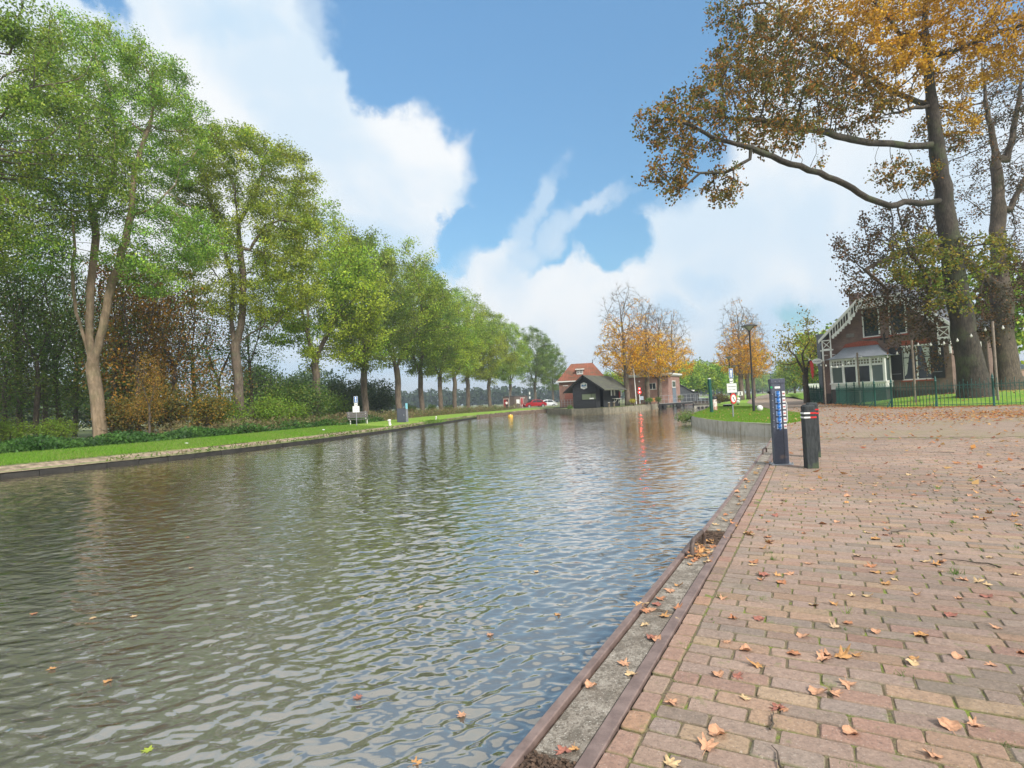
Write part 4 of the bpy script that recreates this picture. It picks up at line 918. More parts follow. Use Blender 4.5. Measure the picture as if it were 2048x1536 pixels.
def beech():
    Y = 36; b = D(2016, 785, Y); b[2] = .35; q = lambda px, py, y=Y: D(px, py, y)-b
    N, P = chain([('t', None, [(0, 0, -.3), q(2012, 740), q(2004, 680), q(2002, 600), q(1998, 540), q(1993, 460), q(1996, 380), q(1990, 300), q(1975, 220), q(1965, 150), q(1960, 60)]),
        ('a', 't', [q(1970, 430), q(1935, 400), q(1905, 395, 35)]), ('b', 't', [q(2020, 420), q(2048, 360), q(2080, 300)]), ('c', 't', [q(2015, 320), q(2030, 240), q(2045, 150)]),
        ('d', 't', [q(1975, 560, 35), q(1930, 520, 34), q(1880, 500, 32.5), q(1820, 500, 31.5), q(1770, 520, 31), q(1730, 540, 31)]), ('d3', 'd', [q(1860, 560, 30.8), q(1850, 640, 30.5)]), ('d4', 'd', [q(1775, 580, 30.7), q(1775, 640, 30.5)]), ('e', 't', [q(2040, 600), q(2090, 560)])])
    r = np.random.default_rng(12)
    def e(px, py, y, rx, ry, rz): c = q(px, py, y); k = y/FPX; return (c[0], c[1], c[2], rx*k, rz, ry*k)
    blobs = [e(1740, 500, 31, 80, 40, 1.4), e(1720, 570, 31, 40, 50, .9), e(1800, 570, 31, 60, 70, 1.1), e(1850, 600, 31, 45, 100, .9), e(1790, 450, 31.5, 70, 50, 1.3), e(1860, 440, 32, 60, 60, 1.5), e(2000, 300, 36, 90, 160, 4), e(2060, 250, 36, 80, 180, 4), e(1950, 200, 36, 60, 100, 3), e(2030, 560, 35, 60, 100, 2.6), e(1975, 620, 34.5, 35, 70, 1.5), e(2080, 480, 36, 60, 120, 3), e(1890, 480, 33, 60, 50, 1.5), e(1770, 610, 30.5, 42, 55, .8), e(1850, 660, 30.5, 40, 70, .8), e(1868, 590, 30.5, 40, 60, .8), e(1735, 620, 30.5, 30, 40, .6), e(1790, 680, 30.2, 26, 34, .5), e(1875, 700, 30.2, 24, 40, .5), e(1700, 500, 31, 45, 40, .9), e(1820, 520, 31, 60, 50, 1), e(1725, 585, 30.6, 40, 30, .8), e(1785, 588, 30.6, 55, 32, .9), e(1850, 600, 30.5, 45, 36, .8), e(1800, 600, 30.3, 38, 60, .7), e(1845, 620, 30.3, 40, 70, .7), e(1872, 650, 30.3, 30, 60, .6), e(1850, 715, 30.2, 28, 40, .5), e(1780, 640, 30.2, 30, 50, .5)]
    A = ell(4800, blobs, r, .2); NN, PP = grow(A, N, P, .42, .42, 90, (0, 0, -.04), seed=12)
    c1 = pal([(.07, .055, .03), (.11, .06, .03), (.16, .07, .03), (.085, .085, .03), (.22, .10, .035), (.07, .068, .028)], 1.2, 3, 1.2)
    keep = lambda C: np.where((C[:, 2] > 8.5) & (C[:, 0] > -3.5), .34, 1.0)
    return tree_obj('copper_beech', 'dark copper beech at the right edge, drooping over the villa front', 'tree', b, NN, PP, .012, .62, MB_dark,
        lambda N_, P_, d_: leaf_cloud('crown', N_, P_, d_, 21, (.16, .16, .25), .14, .10, c1, 15, 6, keep, .8), ML2, None, 1.5)
beech()

# -- ground cover
def cover(name, label, cat, polyline, off0, off1, n, h, L, W, cols, seed, hf, mat=None):
    r = np.random.default_rng(seed); pl = np.array(polyline, float); sg = np.linalg.norm(np.diff(pl, axis=0), axis=1); cs = np.r_[0, np.cumsum(sg)]; s = r.uniform(0, cs[-1], n); i = np.searchsorted(cs, s)-1; i = np.clip(i, 0, len(sg)-1); t = (s-cs[i])/sg[i]
    p = pl[i]+(pl[i+1]-pl[i])*t[:, None]; d = (pl[i+1]-pl[i])/sg[i][:, None]; nn = np.c_[-d[:, 1], d[:, 0]]; p = p+nn*r.uniform(off0, off1, n)[:, None]
    bumpy = .6+.4*np.sin(p[:, 0]*1.7)*np.sin(p[:, 1]*1.3); z = hf(p)+r.random(n)**1.3*h*bumpy
    C = np.c_[p, z]; V, F, c = leaf_quads(C, L, W, pal(cols, 2., seed)(C, r), r, .1); return tag(obj(name, np_mesh(name, V, F, c), mat or ML), label, cat, kind='stuff')
cover('nettle_cover', 'low green nettles and ivy along the foot of the left trees', 'ground cover', left_bank[1:10], 4.4, 7.6, 42000, .62, .16, .10, [(.05, .13, .03), (.08, .19, .04), (.11, .24, .045), (.05, .12, .035)], 3, hl)
cover('rough_grass', 'tall dry grass and weeds behind the bank row', 'grass', left_bank[7:], 4.6, 12, 30000, .95, .30, .06, [(.14, .20, .05), (.30, .25, .12), (.22, .16, .08), (.12, .22, .05)], 4, hl)
cover('bank_weeds', 'weeds hanging over the far waterline', 'weeds', left_bank[4:-1], -.12, .14, 1500, .22, .18, .05, [(.12, .26, .03), (.16, .24, .05), (.25, .20, .10)], 6, lambda p: np.full(len(p), -.25)-0)
def blades(name, label, poly, n, h, w, cols, seed, z0, reg, tilt=.35):
    r = np.random.default_rng(seed); P_ = np.array(poly); lo = P_.min(0); hi = P_.max(0); pts = np.zeros((0, 2))
    while len(pts) < n: q = r.uniform(lo, hi, (n, 2)); pts = np.r_[pts, q[inside(q, poly)]]
    p = pts[:n]; z = reg(p)+z0; a = r.uniform(0, 2*PI, n); hh = h*r.uniform(.5, 1.3, n); c0 = np.c_[p, z]; dx = np.c_[np.cos(a), np.sin(a), np.zeros(n)]*w; tip = c0+np.c_[r.normal(0, tilt, n)*hh, r.normal(0, tilt, n)*hh, hh]
    V = np.stack([c0-dx, c0+dx, tip], 1).reshape(-1, 3); F = np.arange(3*n).reshape(-1, 3); c = np.repeat(pal(cols, 2.5, seed, 1.)(c0, r), 3, 0)
    return tag(obj(name, np_mesh(name, V, F, c), ML), label, 'grass', kind='stuff')
GB = [(.17, .34, .025), (.25, .42, .04), (.12, .25, .02), (.34, .36, .11), (.20, .36, .03)]
isle_poly = isle_front+[(8.75, 18.9)]+path_edge[:6]+[(17.5, 50), (13, 38.5), (9.75, 31.2)]
blades('short_grass', 'bright mown grass covering the point by the water', isle_poly, 90000, .07, .008, GB, 5, 0, lambda p: np.zeros(len(p)))
def verge_poly(a, b, i0, i1):
    L = np.array(left_bank[i0:i1]); T = np.gradient(L, axis=0); T /= np.linalg.norm(T, axis=1)[:, None]; Nn = np.c_[-T[:, 1], T[:, 0]]; return [tuple(x) for x in L+Nn*a]+[tuple(x) for x in (L+Nn*b)[::-1]]
blades('verge_grass', 'bright mown grass strip on the far bank', verge_poly(.5, 4.7, 2, 9), 90000, .08, .011, GB, 6, .01, hl)
# ------------------------------------------------------------------ buildings
W_PAINT = plain('white_paint', (.78, .78, .75), .5, var=.10, scale=3)
OFFW = plain('weathered_white_paint', (.62, .62, .58), .6, var=.25, scale=2)
BLACKW = plain('black_shutter_paint', (.012, .011, .012), .5, var=.3)
ZINC = plain('zinc_sheet', (.30, .33, .37), .45, .3, var=.2, scale=1.2)
REDB = plain('red_brick_trim', (.34, .085, .05), .85, var=.35, scale=14)
GL = glass(); GL2 = glass('dim_window_glass', (.10, .13, .12), .12)
CURT = plain('curtain_cloth', (.55, .56, .52), .9, var=.15)
STEEL = plain('galvanised_steel', (.38, .39, .41), .45, .6, var=.15)
DKG = plain('dark_green_paint', (.012, .085, .07), .4, var=.25, scale=5)
BLK = plain('black_paint', (.018, .018, .02), .5, var=.3)
WOODG = plain('grey_wood', (.25, .20, .15), .9, var=.4, scale=6)

def tiles(name, c1, c2, moss=0.4, w=.25, h=.30):
    t = NT(name); o = t.co('UV') if False else t.co(); sp = t.node('ShaderNodeSeparateXYZ'); t.l.new(o, sp.inputs[0]); cb = t.node('ShaderNodeCombineXYZ')
    t.l.new(sp.outputs[0], cb.inputs[0]); t.l.new(t.math('MULTIPLY', t.math('ADD', sp.outputs[2], t.math('MULTIPLY', sp.outputs[1], .25)), 1.25), cb.inputs[1])
    b = t.node('ShaderNodeTexBrick'); t.l.new(cb.outputs[0], b.inputs['Vector']); b.offset = 0; b.inputs['Scale'].default_value = 1; b.inputs['Brick Width'].default_value = w; b.inputs['Row Height'].default_value = h; b.inputs['Mortar Size'].default_value = .022; b.inputs['Mortar Smooth'].default_value = 1
    b.inputs['Color1'].default_value = c1+(1,); b.inputs['Color2'].default_value = c2+(1,); b.inputs['Mortar'].default_value = tuple(x*.35 for x in c1)+(1,)
    n = t.noise(o, 1.3, 6, .7); c = t.mix(t.math('MULTIPLY', t.mapr(n, .45, .62), moss), b.outputs[0], (.10, .085, .05)); t.base(c).rough(.85); t.bump(b.outputs['Fac'], -.8, .03); return t.m
def boards(name, c, h=.16):
    t = NT(name); o = t.co(); sp = t.node('ShaderNodeSeparateXYZ'); t.l.new(o, sp.inputs[0]); f = t.math('FRACT', t.math('DIVIDE', sp.outputs[2], h)); n = t.noise(t.mapping(o, (.4, .4, 6)), 3, 4)
    cc = t.mix(t.mapr(n, .3, .7), c, tuple(x*1.7 for x in c)); cc = t.mix(t.mapr(f, .9, .96), cc, tuple(x*.25 for x in c)); t.base(cc).rough(.75); t.bump(f, -.7, .02); return t.m

# ---- black lock hut
def hut():
    F = Frame(D(1193, 812, 61.5)[:2], -33); z0 = .12
    t = thing('black_hut', 'black wooden lock hut with a mossy grey roof beside the water', 'hut', F.w(0, 0, 0), F.a)
    xl = F.front(1147, 815)[0]; apex = F.front(1165, 750, -.5); el = F.front(1127, 785, -.5); er = F.front(1209, 779, -.5); yb = 6.6
    wallm = boards('black_boards', (.020, .021, .025))
    hip = lambda x: apex[1]-abs(x-apex[0])*(apex[1]-(el[1] if x < apex[0] else er[1]))/abs((el[0] if x < apex[0] else er[0])-apex[0])
    m = MB(); wl = xl; wr = 0.0
    m.prism([(wl, z0), (wr, z0), (wr, hip(wr)-.12), (apex[0], apex[1]-.14), (wl, hip(wl)-.12)], 0, .12)
    m.box(wr-.12, wr, .12, 1.0, z0, hip(wr)-.16); m.box(wr-.9, wr-.02, 1.0, 1.1, z0, hip(wr)-.16); m.box(wr-.12, wr-.03, 2.0, yb, z0, hip(wr)-.16); m.box(wl, wl+.12, .12, yb, z0, hip(wl)-.14)
    m.prism([(wl, z0), (wr, z0), (wr, hip(wr)-.12), (apex[0], apex[1]-.14), (wl, hip(wl)-.12)], yb-.1, yb)
    m.build('wall', wallm, t)
    rm = NT('mossy_felt_roof'); o = rm.co(); n = rm.noise(rm.mapping(o, (1, 1, .5)), 3, 6, .7); c = rm.mix(rm.mapr(n, .4, .62), (.075, .075, .07), (.12, .125, .08)); rm.base(c).rough(.95); rm.bump(n, .6, .03)
    r = MB(); th = .09
    for a, b in ((el, apex), (apex, er)):
        r.prism([(a[0], a[1]), (b[0], b[1]), (b[0], b[1]-th), (a[0], a[1]-th)], -.5, yb+.35)
    roof = r.build('roof', rm.m, t)
    f = MB()
    for a, b in ((el, apex), (apex, er)):
        f.prism([(a[0], a[1]+.02), (b[0], b[1]+.02), (b[0], b[1]-.20), (a[0], a[1]-.16)], -.56, -.503)
    f.build('bargeboard', BLK, roof)
    # round-cornered ticket window
    x0, zt = F.front(1164, 788.5); _, zb = F.front(1164, 799.5)
    w = MB(); w.box(x0, -.02, -.03, -.003, zb-.05, zb); w.box(x0, -.02, -.03, -.003, zt, zt+.05); w.box(x0-.05, x0, -.03, -.003, zb-.05, zt+.05); w.box(x0+1.1, x0+1.14, -.03, -.003, zb, zt)
    win = w.build('window', BLK, t); g = MB().box(x0, -.03, -.012, -.004, zb, zt); g.build('pane', glass('ticket_glass', (.16, .19, .12), .1), win)
    MB().box(x0+.9, x0+1.4, -.035, -.014, zb+.03, zb+.16).build('notice', W_PAINT, win)
    # hexagonal sign: blue ship emblem over lines of small text
    cx, cz = F.front(1167.6, 771.7, -.04); s = .385
    hx = [(cx, cz+s*1.0), (cx+s, cz+s*.62), (cx+s, cz-s*.62), (cx, cz-s), (cx-s, cz-s*.62), (cx-s, cz+s*.62)]
    sg = MB().prism(hx, -.05, -.02).build('name_board', W_PAINT, t)
    blue = plain('signal_blue', (.02, .18, .42), .4, var=.1); teal = plain('teal_paint', (.03, .27, .28), .4, var=.1)
    MB().prism([(cx-s*.98, cz-.04), (cx-s*.7, cz+.0), (cx-s*.6, cz+.12), (cx-s*.3, cz+.12), (cx-s*.2, cz+.05), (cx+s*.35, cz+.05), (cx+s*.98, cz+.0), (cx+s*.4, cz-.05), (cx-s*.5, cz-.07)], -.056, -.051).build('emblem', blue, sg)
    MB().prism([(cx+s*.25, cz+.06), (cx+s*.82, cz+.26), (cx+s*.62, cz+.02)], -.057, -.052).build('emblem', teal, sg)
    for k in range(2): MB().box(cx-s*(.62-.1*k), cx+s*(.6-.1*k), -.056, -.052, cz-.16-.07*k, cz-.135-.07*k).build('text_line', plain('grey_print', (.3, .3, .33), .6), sg)
    # side: door recess, brackets, shelf, notices, lifebuoy
    sd = lambda px, py: F.side(px, py, .0)
    MB().box(-.95, -.9, 1.12, 1.95, z0, 1.95).build('door', plain('dark_door', (.012, .012, .014), .6), t)
    for px in (1215, 1227, 1238, 1250):
        y = min(yb-.2, max(1.3, sd(px, 780)[0])); b = MB(); b.bar((.0, y, hip(0)-.75), (.55, y, hip(.55)-.14), .07); b.bar((.02, y, hip(0)-.8), (.02, y, hip(0)-.2), .06); b.build('roof_bracket', BLK, t)
    for px, py, w_, h_, mt in ((1222.5, 786, .34, .62, W_PAINT), (1228.5, 786, .40, .62, OFFW), (1242, 786.5, .42, .66, OFFW)):
        y, z = sd(px, py); MB().box(.0, .03, y-w_/2, y+w_/2, z-h_/2, z+h_/2).build('notice', mt, t)
    y, z = sd(1238.5, 787.5); MB().box(.0, .06, y-.13, y+.13, z-.55, z+.3).build('fire_cabinet', plain('signal_red', (.55, .03, .03), .4), t)
    y0, z = sd(1224, 797); y1, _ = sd(1248, 796); sh = MB(); sh.box(.0, .45, y0, y1, z-.05, z); 
    for k in range(3): y = y0+(y1-y0)*(k+.5)/3; sh.bar((.02, y, z-.55), (.4, y, z-.06), .05); sh.bar((.03, y, z-.6), (.03, y, z-.05), .05)
    sh.build('shelf', OFFW, t)
hut()

# ---- red-roofed barn
def barn():
    F = Frame(D(1120, 811, 76)[:2], -9); t = thing('brick_barn', 'brick barn with a steep red tiled hip roof behind the black hut', 'barn', F.w(0, 0, 0), F.a)
    W = F.front(1212, 800)[0]; ze = F.front(1119, 763.5)[1]; Dp = 6.0; zr = F.front(1160, 727, 3.0)[1]; xa = F.front(1142, 729, 3.0)[0]; xb = F.front(1185, 725.5, 3.0)[0]
    bm_ = brick_wall('barn_brick', (.23, .115, .09), (.30, .15, .115), (.24, .20, .17))
    m = MB().box(0, W, 0, Dp, 0, ze-.05); wall = m.build('wall', bm_, t)
    o = .3; r = MB(); r.add([(-o, -o, ze), (W+o, -o, ze), (W+o, Dp+o, ze), (-o, Dp+o, ze), (xa, Dp/2, zr), (xb, Dp/2, zr)], [(0, 1, 5, 4), (1, 2, 5), (2, 3, 4, 5), (3, 0, 4), (3, 2, 1, 0)])
    roof = r.build('roof', tiles('red_roof_tiles', (.27, .085, .048), (.33, .115, .063), .65), t)
    MB().lathe([(.05, zr-.1), (.07, zr+.1), (.02, zr+.2), (.06, zr+.3), (.01, zr+.55)], 8, (xb, Dp/2)).build('finial', BLK, roof)
    g = MB().box(-o-.05, W+o+.05, -o-.12, -o-.003, ze-.10, ze+.05); g.build('gutter', W_PAINT, t)
    # dormer with two four-pane windows
    d = F.front(1153.2, 744, .75); d2 = F.front(1166, 744, .75); zb = F.front(1160, 748.6, .75)[1]; zt = F.front(1160, 739.5, .75)[1]
    dm = MB().box(d[0], d2[0], .75, 2.4, zb, zt).build('dormer', W_PAINT, roof); MB().box(d[0]-.18, d2[0]+.18, .5, 2.6, zt+.003, zt+.14).build('dormer_roof', W_PAINT, dm)
    w = (d2[0]-d[0])
    for k in range(2):
        x0 = d[0]+w*(.10+.46*k); x1 = x0+w*.34; z0 = zb+.14; z1 = zt-.08; MB().box(x0, x1, .74, .748, z0, z1).build('pane', GL, dm)
        b = MB(); b.box((x0+x1)/2-.02, (x0+x1)/2+.02, .725, .737, z0, z1); b.box(x0, x1, .725, .736, (z0+z1)/2-.02, (z0+z1)/2+.02); b.build('glazing_bar', W_PAINT, dm)
    x, z = F.front(1131, 771.5, -.02); MB().box(x-.35, x+.35, -.06, -.003, z-.05, z+.04).build('ledge', OFFW, t)
    x, z = F.front(1138, 792, -.02); MB().prism([(x-.55, z-.6), (x+.55, z-.6), (x+.55, z+.1), (x+.3, z+.35), (x-.3, z+.35), (x-.55, z+.1)], -.03, -.003).build('bricked_arch', plain('bricked_up_opening', (.30, .11, .08), .9, scale=12), t)
barn()

# ---- brick pump house
def pump():
    F = Frame(D(1338, 803.5, 74)[:2], -30); t = thing('pump_house', 'flat-roofed brick pump house with a white cornice at the lock', 'pump house', F.w(0, 0, 0), F.a)
    xl = F.front(1258, 800)[0]; zt = F.front(1338, 751)[1]; yb = max(2.0, F.side(1360.5, 790, 0)[0]); bm_ = brick_wall('pump_brick', (.30, .16, .13), (.36, .20, .16), (.28, .24, .21))
    MB().box(xl, 0, 0, yb, 0, zt).build('wall', bm_, t)
    c = MB(); c.box(xl-.12, .12, -.12, yb+.12, zt+.003, zt+.14); c.box(xl-.34, .34, -.34, yb+.34, zt+.16, zt+.36); c.box(xl-.2, .2, -.2, yb+.2, zt+.14, zt+.16); c.build('cornice', W_PAINT, t)
    MB().box(xl-.1, .1, -.1, yb+.1, zt+.363, zt+.42).build('roof', plain('roof_felt', (.12, .12, .12), .9), t)
    def win(x0, x1, z0, z1, nv, nh, y=-.0):
        f = MB(); f.box(x0-.06, x0, y-.03, y-.003, z0, z1); f.box(x1, x1+.06, y-.03, y-.003, z0, z1); f.box(x0-.06, x1+.06, y-.03, y-.003, z1, z1+.06); f.box(x0-.1, x1+.1, y-.08, y-.003, z0-.1, z0)
        for k in range(1, nv): xx = x0+(x1-x0)*k/nv; f.box(xx-.025, xx+.025, y-.028, y-.005, z0, z1)
        w = f.build('window', OFFW, t); MB().box(x0, x1, y-.01, y-.004, z0, z1).build('pane', GL, w)
    x0, z0 = F.front(1292, 778.5); x1, z1 = F.front(1311, 766.5); win(x0, x1, z0, z1, 3, 1)
    s = F.side(1344.5, 775, 0); s2 = F.side(1351, 775, 0); zt_ = F.side(1348, 762, 0)[1]; zm = F.side(1348, 774.5, 0)[1]
    w = MB().box(.003, .03, s[0]-.05, s2[0]+.05, zm-.05, zt_+.05).build('window', W_PAINT, t); MB().box(.031, .036, s[0]+.05, s2[0]-.05, zm+.06, zt_-.05).build('pane', GL2, w)
    MB().box(.003, .05, s[0], s2[0]+.1, .05, zm-.08).build('door', plain('blue_grey_door', (.16, .20, .25), .5), t)
    x, z = F.front(1278.5, 763, -.1); MB().ball((x, -.12, z), .10).build('wall_lamp', W_PAINT, t)
pump()

# ---- low kiosk beyond the lock
def kiosk():
    F = Frame(D(1369, 799, 100)[:2], -4); t = thing('low_brick_building', 'low pinkish brick building with white trim beyond the footbridge', 'building', F.w(0, 0, 0), F.a); w = F.front(1388, 790)[0]; h = F.front(1370, 783)[1]
    MB().box(0, w, 0, 3, 0, h).build('wall', brick_wall('pink_brick', (.36, .19, .18), (.42, .24, .22), (.35, .3, .28)), t); MB().box(-.1, w+.1, -.12, 3.1, h+.003, h+.22).build('roof', W_PAINT, t)
    MB().box(w*.4, w*.55, -.02, -.004, h-.35, h-.1).build('window', GL, t)
kiosk()
def shed_slope():
    t = thing('grey_roofed_shed', 'dark grey lean-to roof between the pump house and the green trees', 'shed', D(1358, 802, 88)[:2].tolist()+[0], -.1)
    MB().prism([(0, 0), (2.8, 0), (2.8, 1.1), (0, 2.9)], 0, 4).build('wall', plain('grey_slate', (.13, .15, .17), .7), t); MB().prism([(-.1, 2.98), (2.9, 1.12), (2.9, 1.2), (-.1, 3.06)], -.2, 4.2).build('roof', plain('grey_roof', (.17, .19, .21), .7), t)
shed_slope()

# ---- toilet block
def toilets():
    F = Frame(D(1030, 817.8, 100)[:2], 0); o = F.o
    FL = Frame(o[:2], -28); FR = Frame(o[:2], 22)
    t = thing('toilet_block', 'small flat brown toilet building with red doors on the bank', 'toilet building', F.w(0, 0, 0), 0)
    zb = D(1030, 817.8, 100)[2]; z1 = FL.front(1030, 793)[1]
    wl = FL.front(1006, 805)[0]; wr = FR.front(1054, 805)[0]
    P = [(0, 0), tuple(FR.ex[:2]*wr), tuple(FR.ex[:2]*wr+np.array([.3, 3.0])), tuple(FL.ex[:2]*wl+np.array([.5, 3.0])), tuple(FL.ex[:2]*wl)]
    bm_ = plain('brown_cladding', (.13, .10, .085), .8, var=.2, scale=3); MB().slab(P, zb-.3, z1).build('wall', bm_, t)
    cx = sum(p[0] for p in P)/5; cy = sum(p[1] for p in P)/5
    MB().slab([(cx+(x-cx)*1.03, cy+(y-cy)*1.03) for x, y in P], z1+.003, z1+.12).build('roof', plain('roof_trim', (.09, .08, .085), .7), t)
    RED = plain('red_door_paint', (.35, .025, .03), .5); PK = plain('pale_frame', (.55, .42, .38), .6)
    def grp(Fr, name, px0, px1, py0, py1, m_, y, yy):
        x0, za = Fr.front(px0, py1); x1, zc = Fr.front(px1, py0); e = thing('tmp', None, None, (0, 0, 0), Fr.a); bpy.data.objects.remove(e)
        mb = MB(); mb.M = Matrix.Rotation(Fr.a, 4, 'Z'); mb.box(x0, x1, y, yy, za, zc); return mb.build(name, m_, t)
    d = grp(FL, 'door_frame', 1007.5, 1017.5, 796.8, 819, PK, -.04, -.003); k = grp(FL, 'door_opening', 1008.5, 1016.3, 798.5, 818.6, plain('dark_red_inside', (.07, .01, .014), .7), -.05, -.043)
    grp(FL, 'red_door', 1008.6, 1012.6, 799, 818.3, RED, -.06, -.052)
    grp(FR, 'door_frame', 1041.3, 1046.2, 794.8, 817, PK, -.04, -.003); grp(FR, 'red_door', 1042.2, 1045.2, 796.3, 816.5, RED, -.06, -.043)
    grp(FR, 'notice_board', 1032.8, 1038.8, 798.8, 807.5, W_PAINT, -.05, -.003); grp(FR, 'wall_lamp', 1047, 1048.5, 794.8, 796.5, W_PAINT, -.12, -.003)
toilets()

# ---- the villa
def villa():
    R_ = D(1908, 785, 34); L_ = D(1648, 790, 40.5); ang = math.degrees(math.atan2(R_[1]-L_[1], R_[0]-L_[0])); F = Frame(L_[:2], ang)
    t = thing('brick_villa', 'brown brick villa with white carved bargeboards behind the fence', 'house', F.w(0, 0, 0), F.a)
    W = float(np.linalg.norm((R_-L_)[:2])); z8 = lambda x, y: (1560+x*.1953, 560+y*.1953)
    fp = lambda x, y, yy=0.0: F.front(*z8(x, y), yy)
    zb = .2; Dp = 9.0; brick = brick_wall('villa_brick', (.185, .115, .095), (.23, .148, .122), (.17, .145, .13))
    oh = -.55
    eL = fp(395, 600, oh); k1 = fp(760, 185, oh); k2 = fp(1330, 150, oh); eR = fp(1790, 505, oh)
    # make the gable symmetric about its middle
    cx = (eL[0]+eR[0])/2; hw = (eR[0]-eL[0])/2; ze = (eL[1]+eR[1])/2; zk = (k1[1]+k2[1])/2; kw = (k2[0]-k1[0])/2*.8
    eL, eR, k1, k2 = (cx-hw, ze), (cx+hw, ze), (cx-kw, zk), (cx+kw, zk)
    slope = (zk-ze)/(hw-kw); za = zk+slope*kw*.9
    top = lambda x: min(zk, ze+slope*(hw-abs(x-cx)))
    m = MB(); m.prism([(0, zb), (W, zb), (W, top(W)-.12), (k2[0], zk-.12), (k1[0], zk-.12), (0, top(0)-.12)], 0, .3); m.box(0, .3, .3, Dp, zb, top(0)-.15); m.box(W-.3, W, .3, Dp, zb, top(W)-.15)
    m.prism([(0, zb), (W, zb), (W, top(W)-.12), (k2[0], zk-.12), (k1[0], zk-.12), (0, top(0)-.12)], Dp-.3, Dp); m.build('wall', brick, t)
    MB().box(-.04, W+.04, -.06, -.003, zb-.2, zb+.55).build('plinth', plain('dark_plinth', (.07, .06, .055), .8), t)
    slate = plain('slate_roof', (.13, .135, .15), .6, var=.2, scale=4); r = MB(); th = .1; rd = 1.6
    for s in (-1, 1):
        e = (cx+s*hw, oh, ze); k = (cx+s*kw, oh, zk); rg = (cx, oh+rd, za); rb = (cx, Dp+.4, za); eb = (cx+s*hw, Dp+.4, ze)
        vs = [e, k, rg, rb, eb]; vs2 = [(a, b, c-th) for a, b, c in vs]; r.add(vs+vs2, [(0, 1, 2, 3, 4), (9, 8, 7, 6, 5), (0, 5, 6, 1), (1, 6, 7, 2), (4, 3, 8, 9), (0, 4, 9, 5)])
    vs = [(cx-kw, oh, zk), (cx+kw, oh, zk), (cx, oh+rd, za)]; vs2 = [(a, b, c-th) for a, b, c in vs]; r.add(vs+vs2, [(0, 1, 2), (5, 4, 3), (0, 3, 4, 1)])
    roof = r.build('roof', slate, t)
    ch = MB(); x, _ = fp(735, 190, 2); ch.box(x-.3, x+.3, 2.2, 2.8, zk-.6, zk+.8); ch.box(x-.36, x+.36, 2.14, 2.86, zk+.8, zk+.95); ch.build('chimney', brick, roof)
    # bargeboards: board, scalloped lower fringe, truss work at the eaves
    bb = MB()
    def rake(a, b):
        bb.prism([(a[0], a[1]+.06), (b[0], b[1]+.06), (b[0], b[1]-.16), (a[0], a[1]-.16)], oh-.09, oh-.03)
    rake(eL, k1); rake((k1[0]+.003, k1[1]), (k2[0]-.003, k2[1])); rake(k2, eR); bb.build('bargeboard', W_PAINT, roof)
    # curved scalloped fringe
    fr = MB(); n = 34
    def arc(u):  # u 0..1 from left bracket over the top to the right
        x = eL[0]+.95+(2*hw-1.9)*u; return x, min(top(x)-.38-.34*math.sin(PI*min(1, max(0, (x-eL[0])/ (hw*.9))))*(abs(x-cx) > kw), zk-.30)
    for k in range(n):
        x0, z0 = arc(k/n); x1, z1 = arc((k+1)/n); xm = (x0+x1)/2; zm = (z0+z1)/2
        fr.prism([(x0, z0+.06), (x0, z0-.10), (xm-.05, zm-.22), (xm+.05, zm-.22), (x1, z1-.10), (x1, z1+.06)], oh-.075, oh-.045)
        if k % 1 == 0 and top(xm)-.17-zm > .16: fr.box(xm-.022, xm+.022, oh-.07, oh-.05, zm-.02, top(xm)-.14)
    fr.build('fretwork', W_PAINT, roof)
    for s in (-1, 1):
        x = cx+s*(hw-.55); b = MB(); zt = ze-.02; zz = zt-.62; xo = x-.32; xi = x+.32
        b.box(xo, xi, oh-.08, oh-.04, zt-.02, zt+.05); b.box(xo, xi, oh-.08, oh-.04, zz, zz+.06); b.box(xo, xo+.06, oh-.082, oh-.042, zz, zt+.3*(s > 0)+.05); b.box(xi-.06, xi, oh-.082, oh-.042, zz, zt+.6*(s < 0)+.05)
        b.bar((xo, oh-.06, zz+.03), (xi, oh-.06, zt), .05, .035); b.bar((xo, oh-.055, zt), (xi, oh-.055, zz+.03), .05, .035)
        b.box(xo, xo+.09, oh-.1, oh-.02, zz-1.0, zz); b.box(xi-.09, xi, oh-.1, oh-.02, zz-.95, zz); b.box(xo-.12, xi+.12, oh-.1, oh-.03, zz-.09, zz-.003)
        b.box(xo+.02, xo+.08, oh, -.003, zz-.4, zz-.34); b.box(xi-.08, xi-.02, oh, -.003, zz-.4, zz-.34); b.build('eaves_bracket', W_PAINT, roof)
    b = MB(); x, z = fp(716, 400, oh); b.box(x-.04, x+.04, oh-.1, oh-.04, z-.35, z+.5); b.build('bargeboard_drop', W_PAINT, roof)
    x, z = fp(1430, 260, oh); MB().box(x-.04, x+.04, oh-.1, oh-.04, z-.4, z+.4).build('bargeboard_drop', W_PAINT, roof)
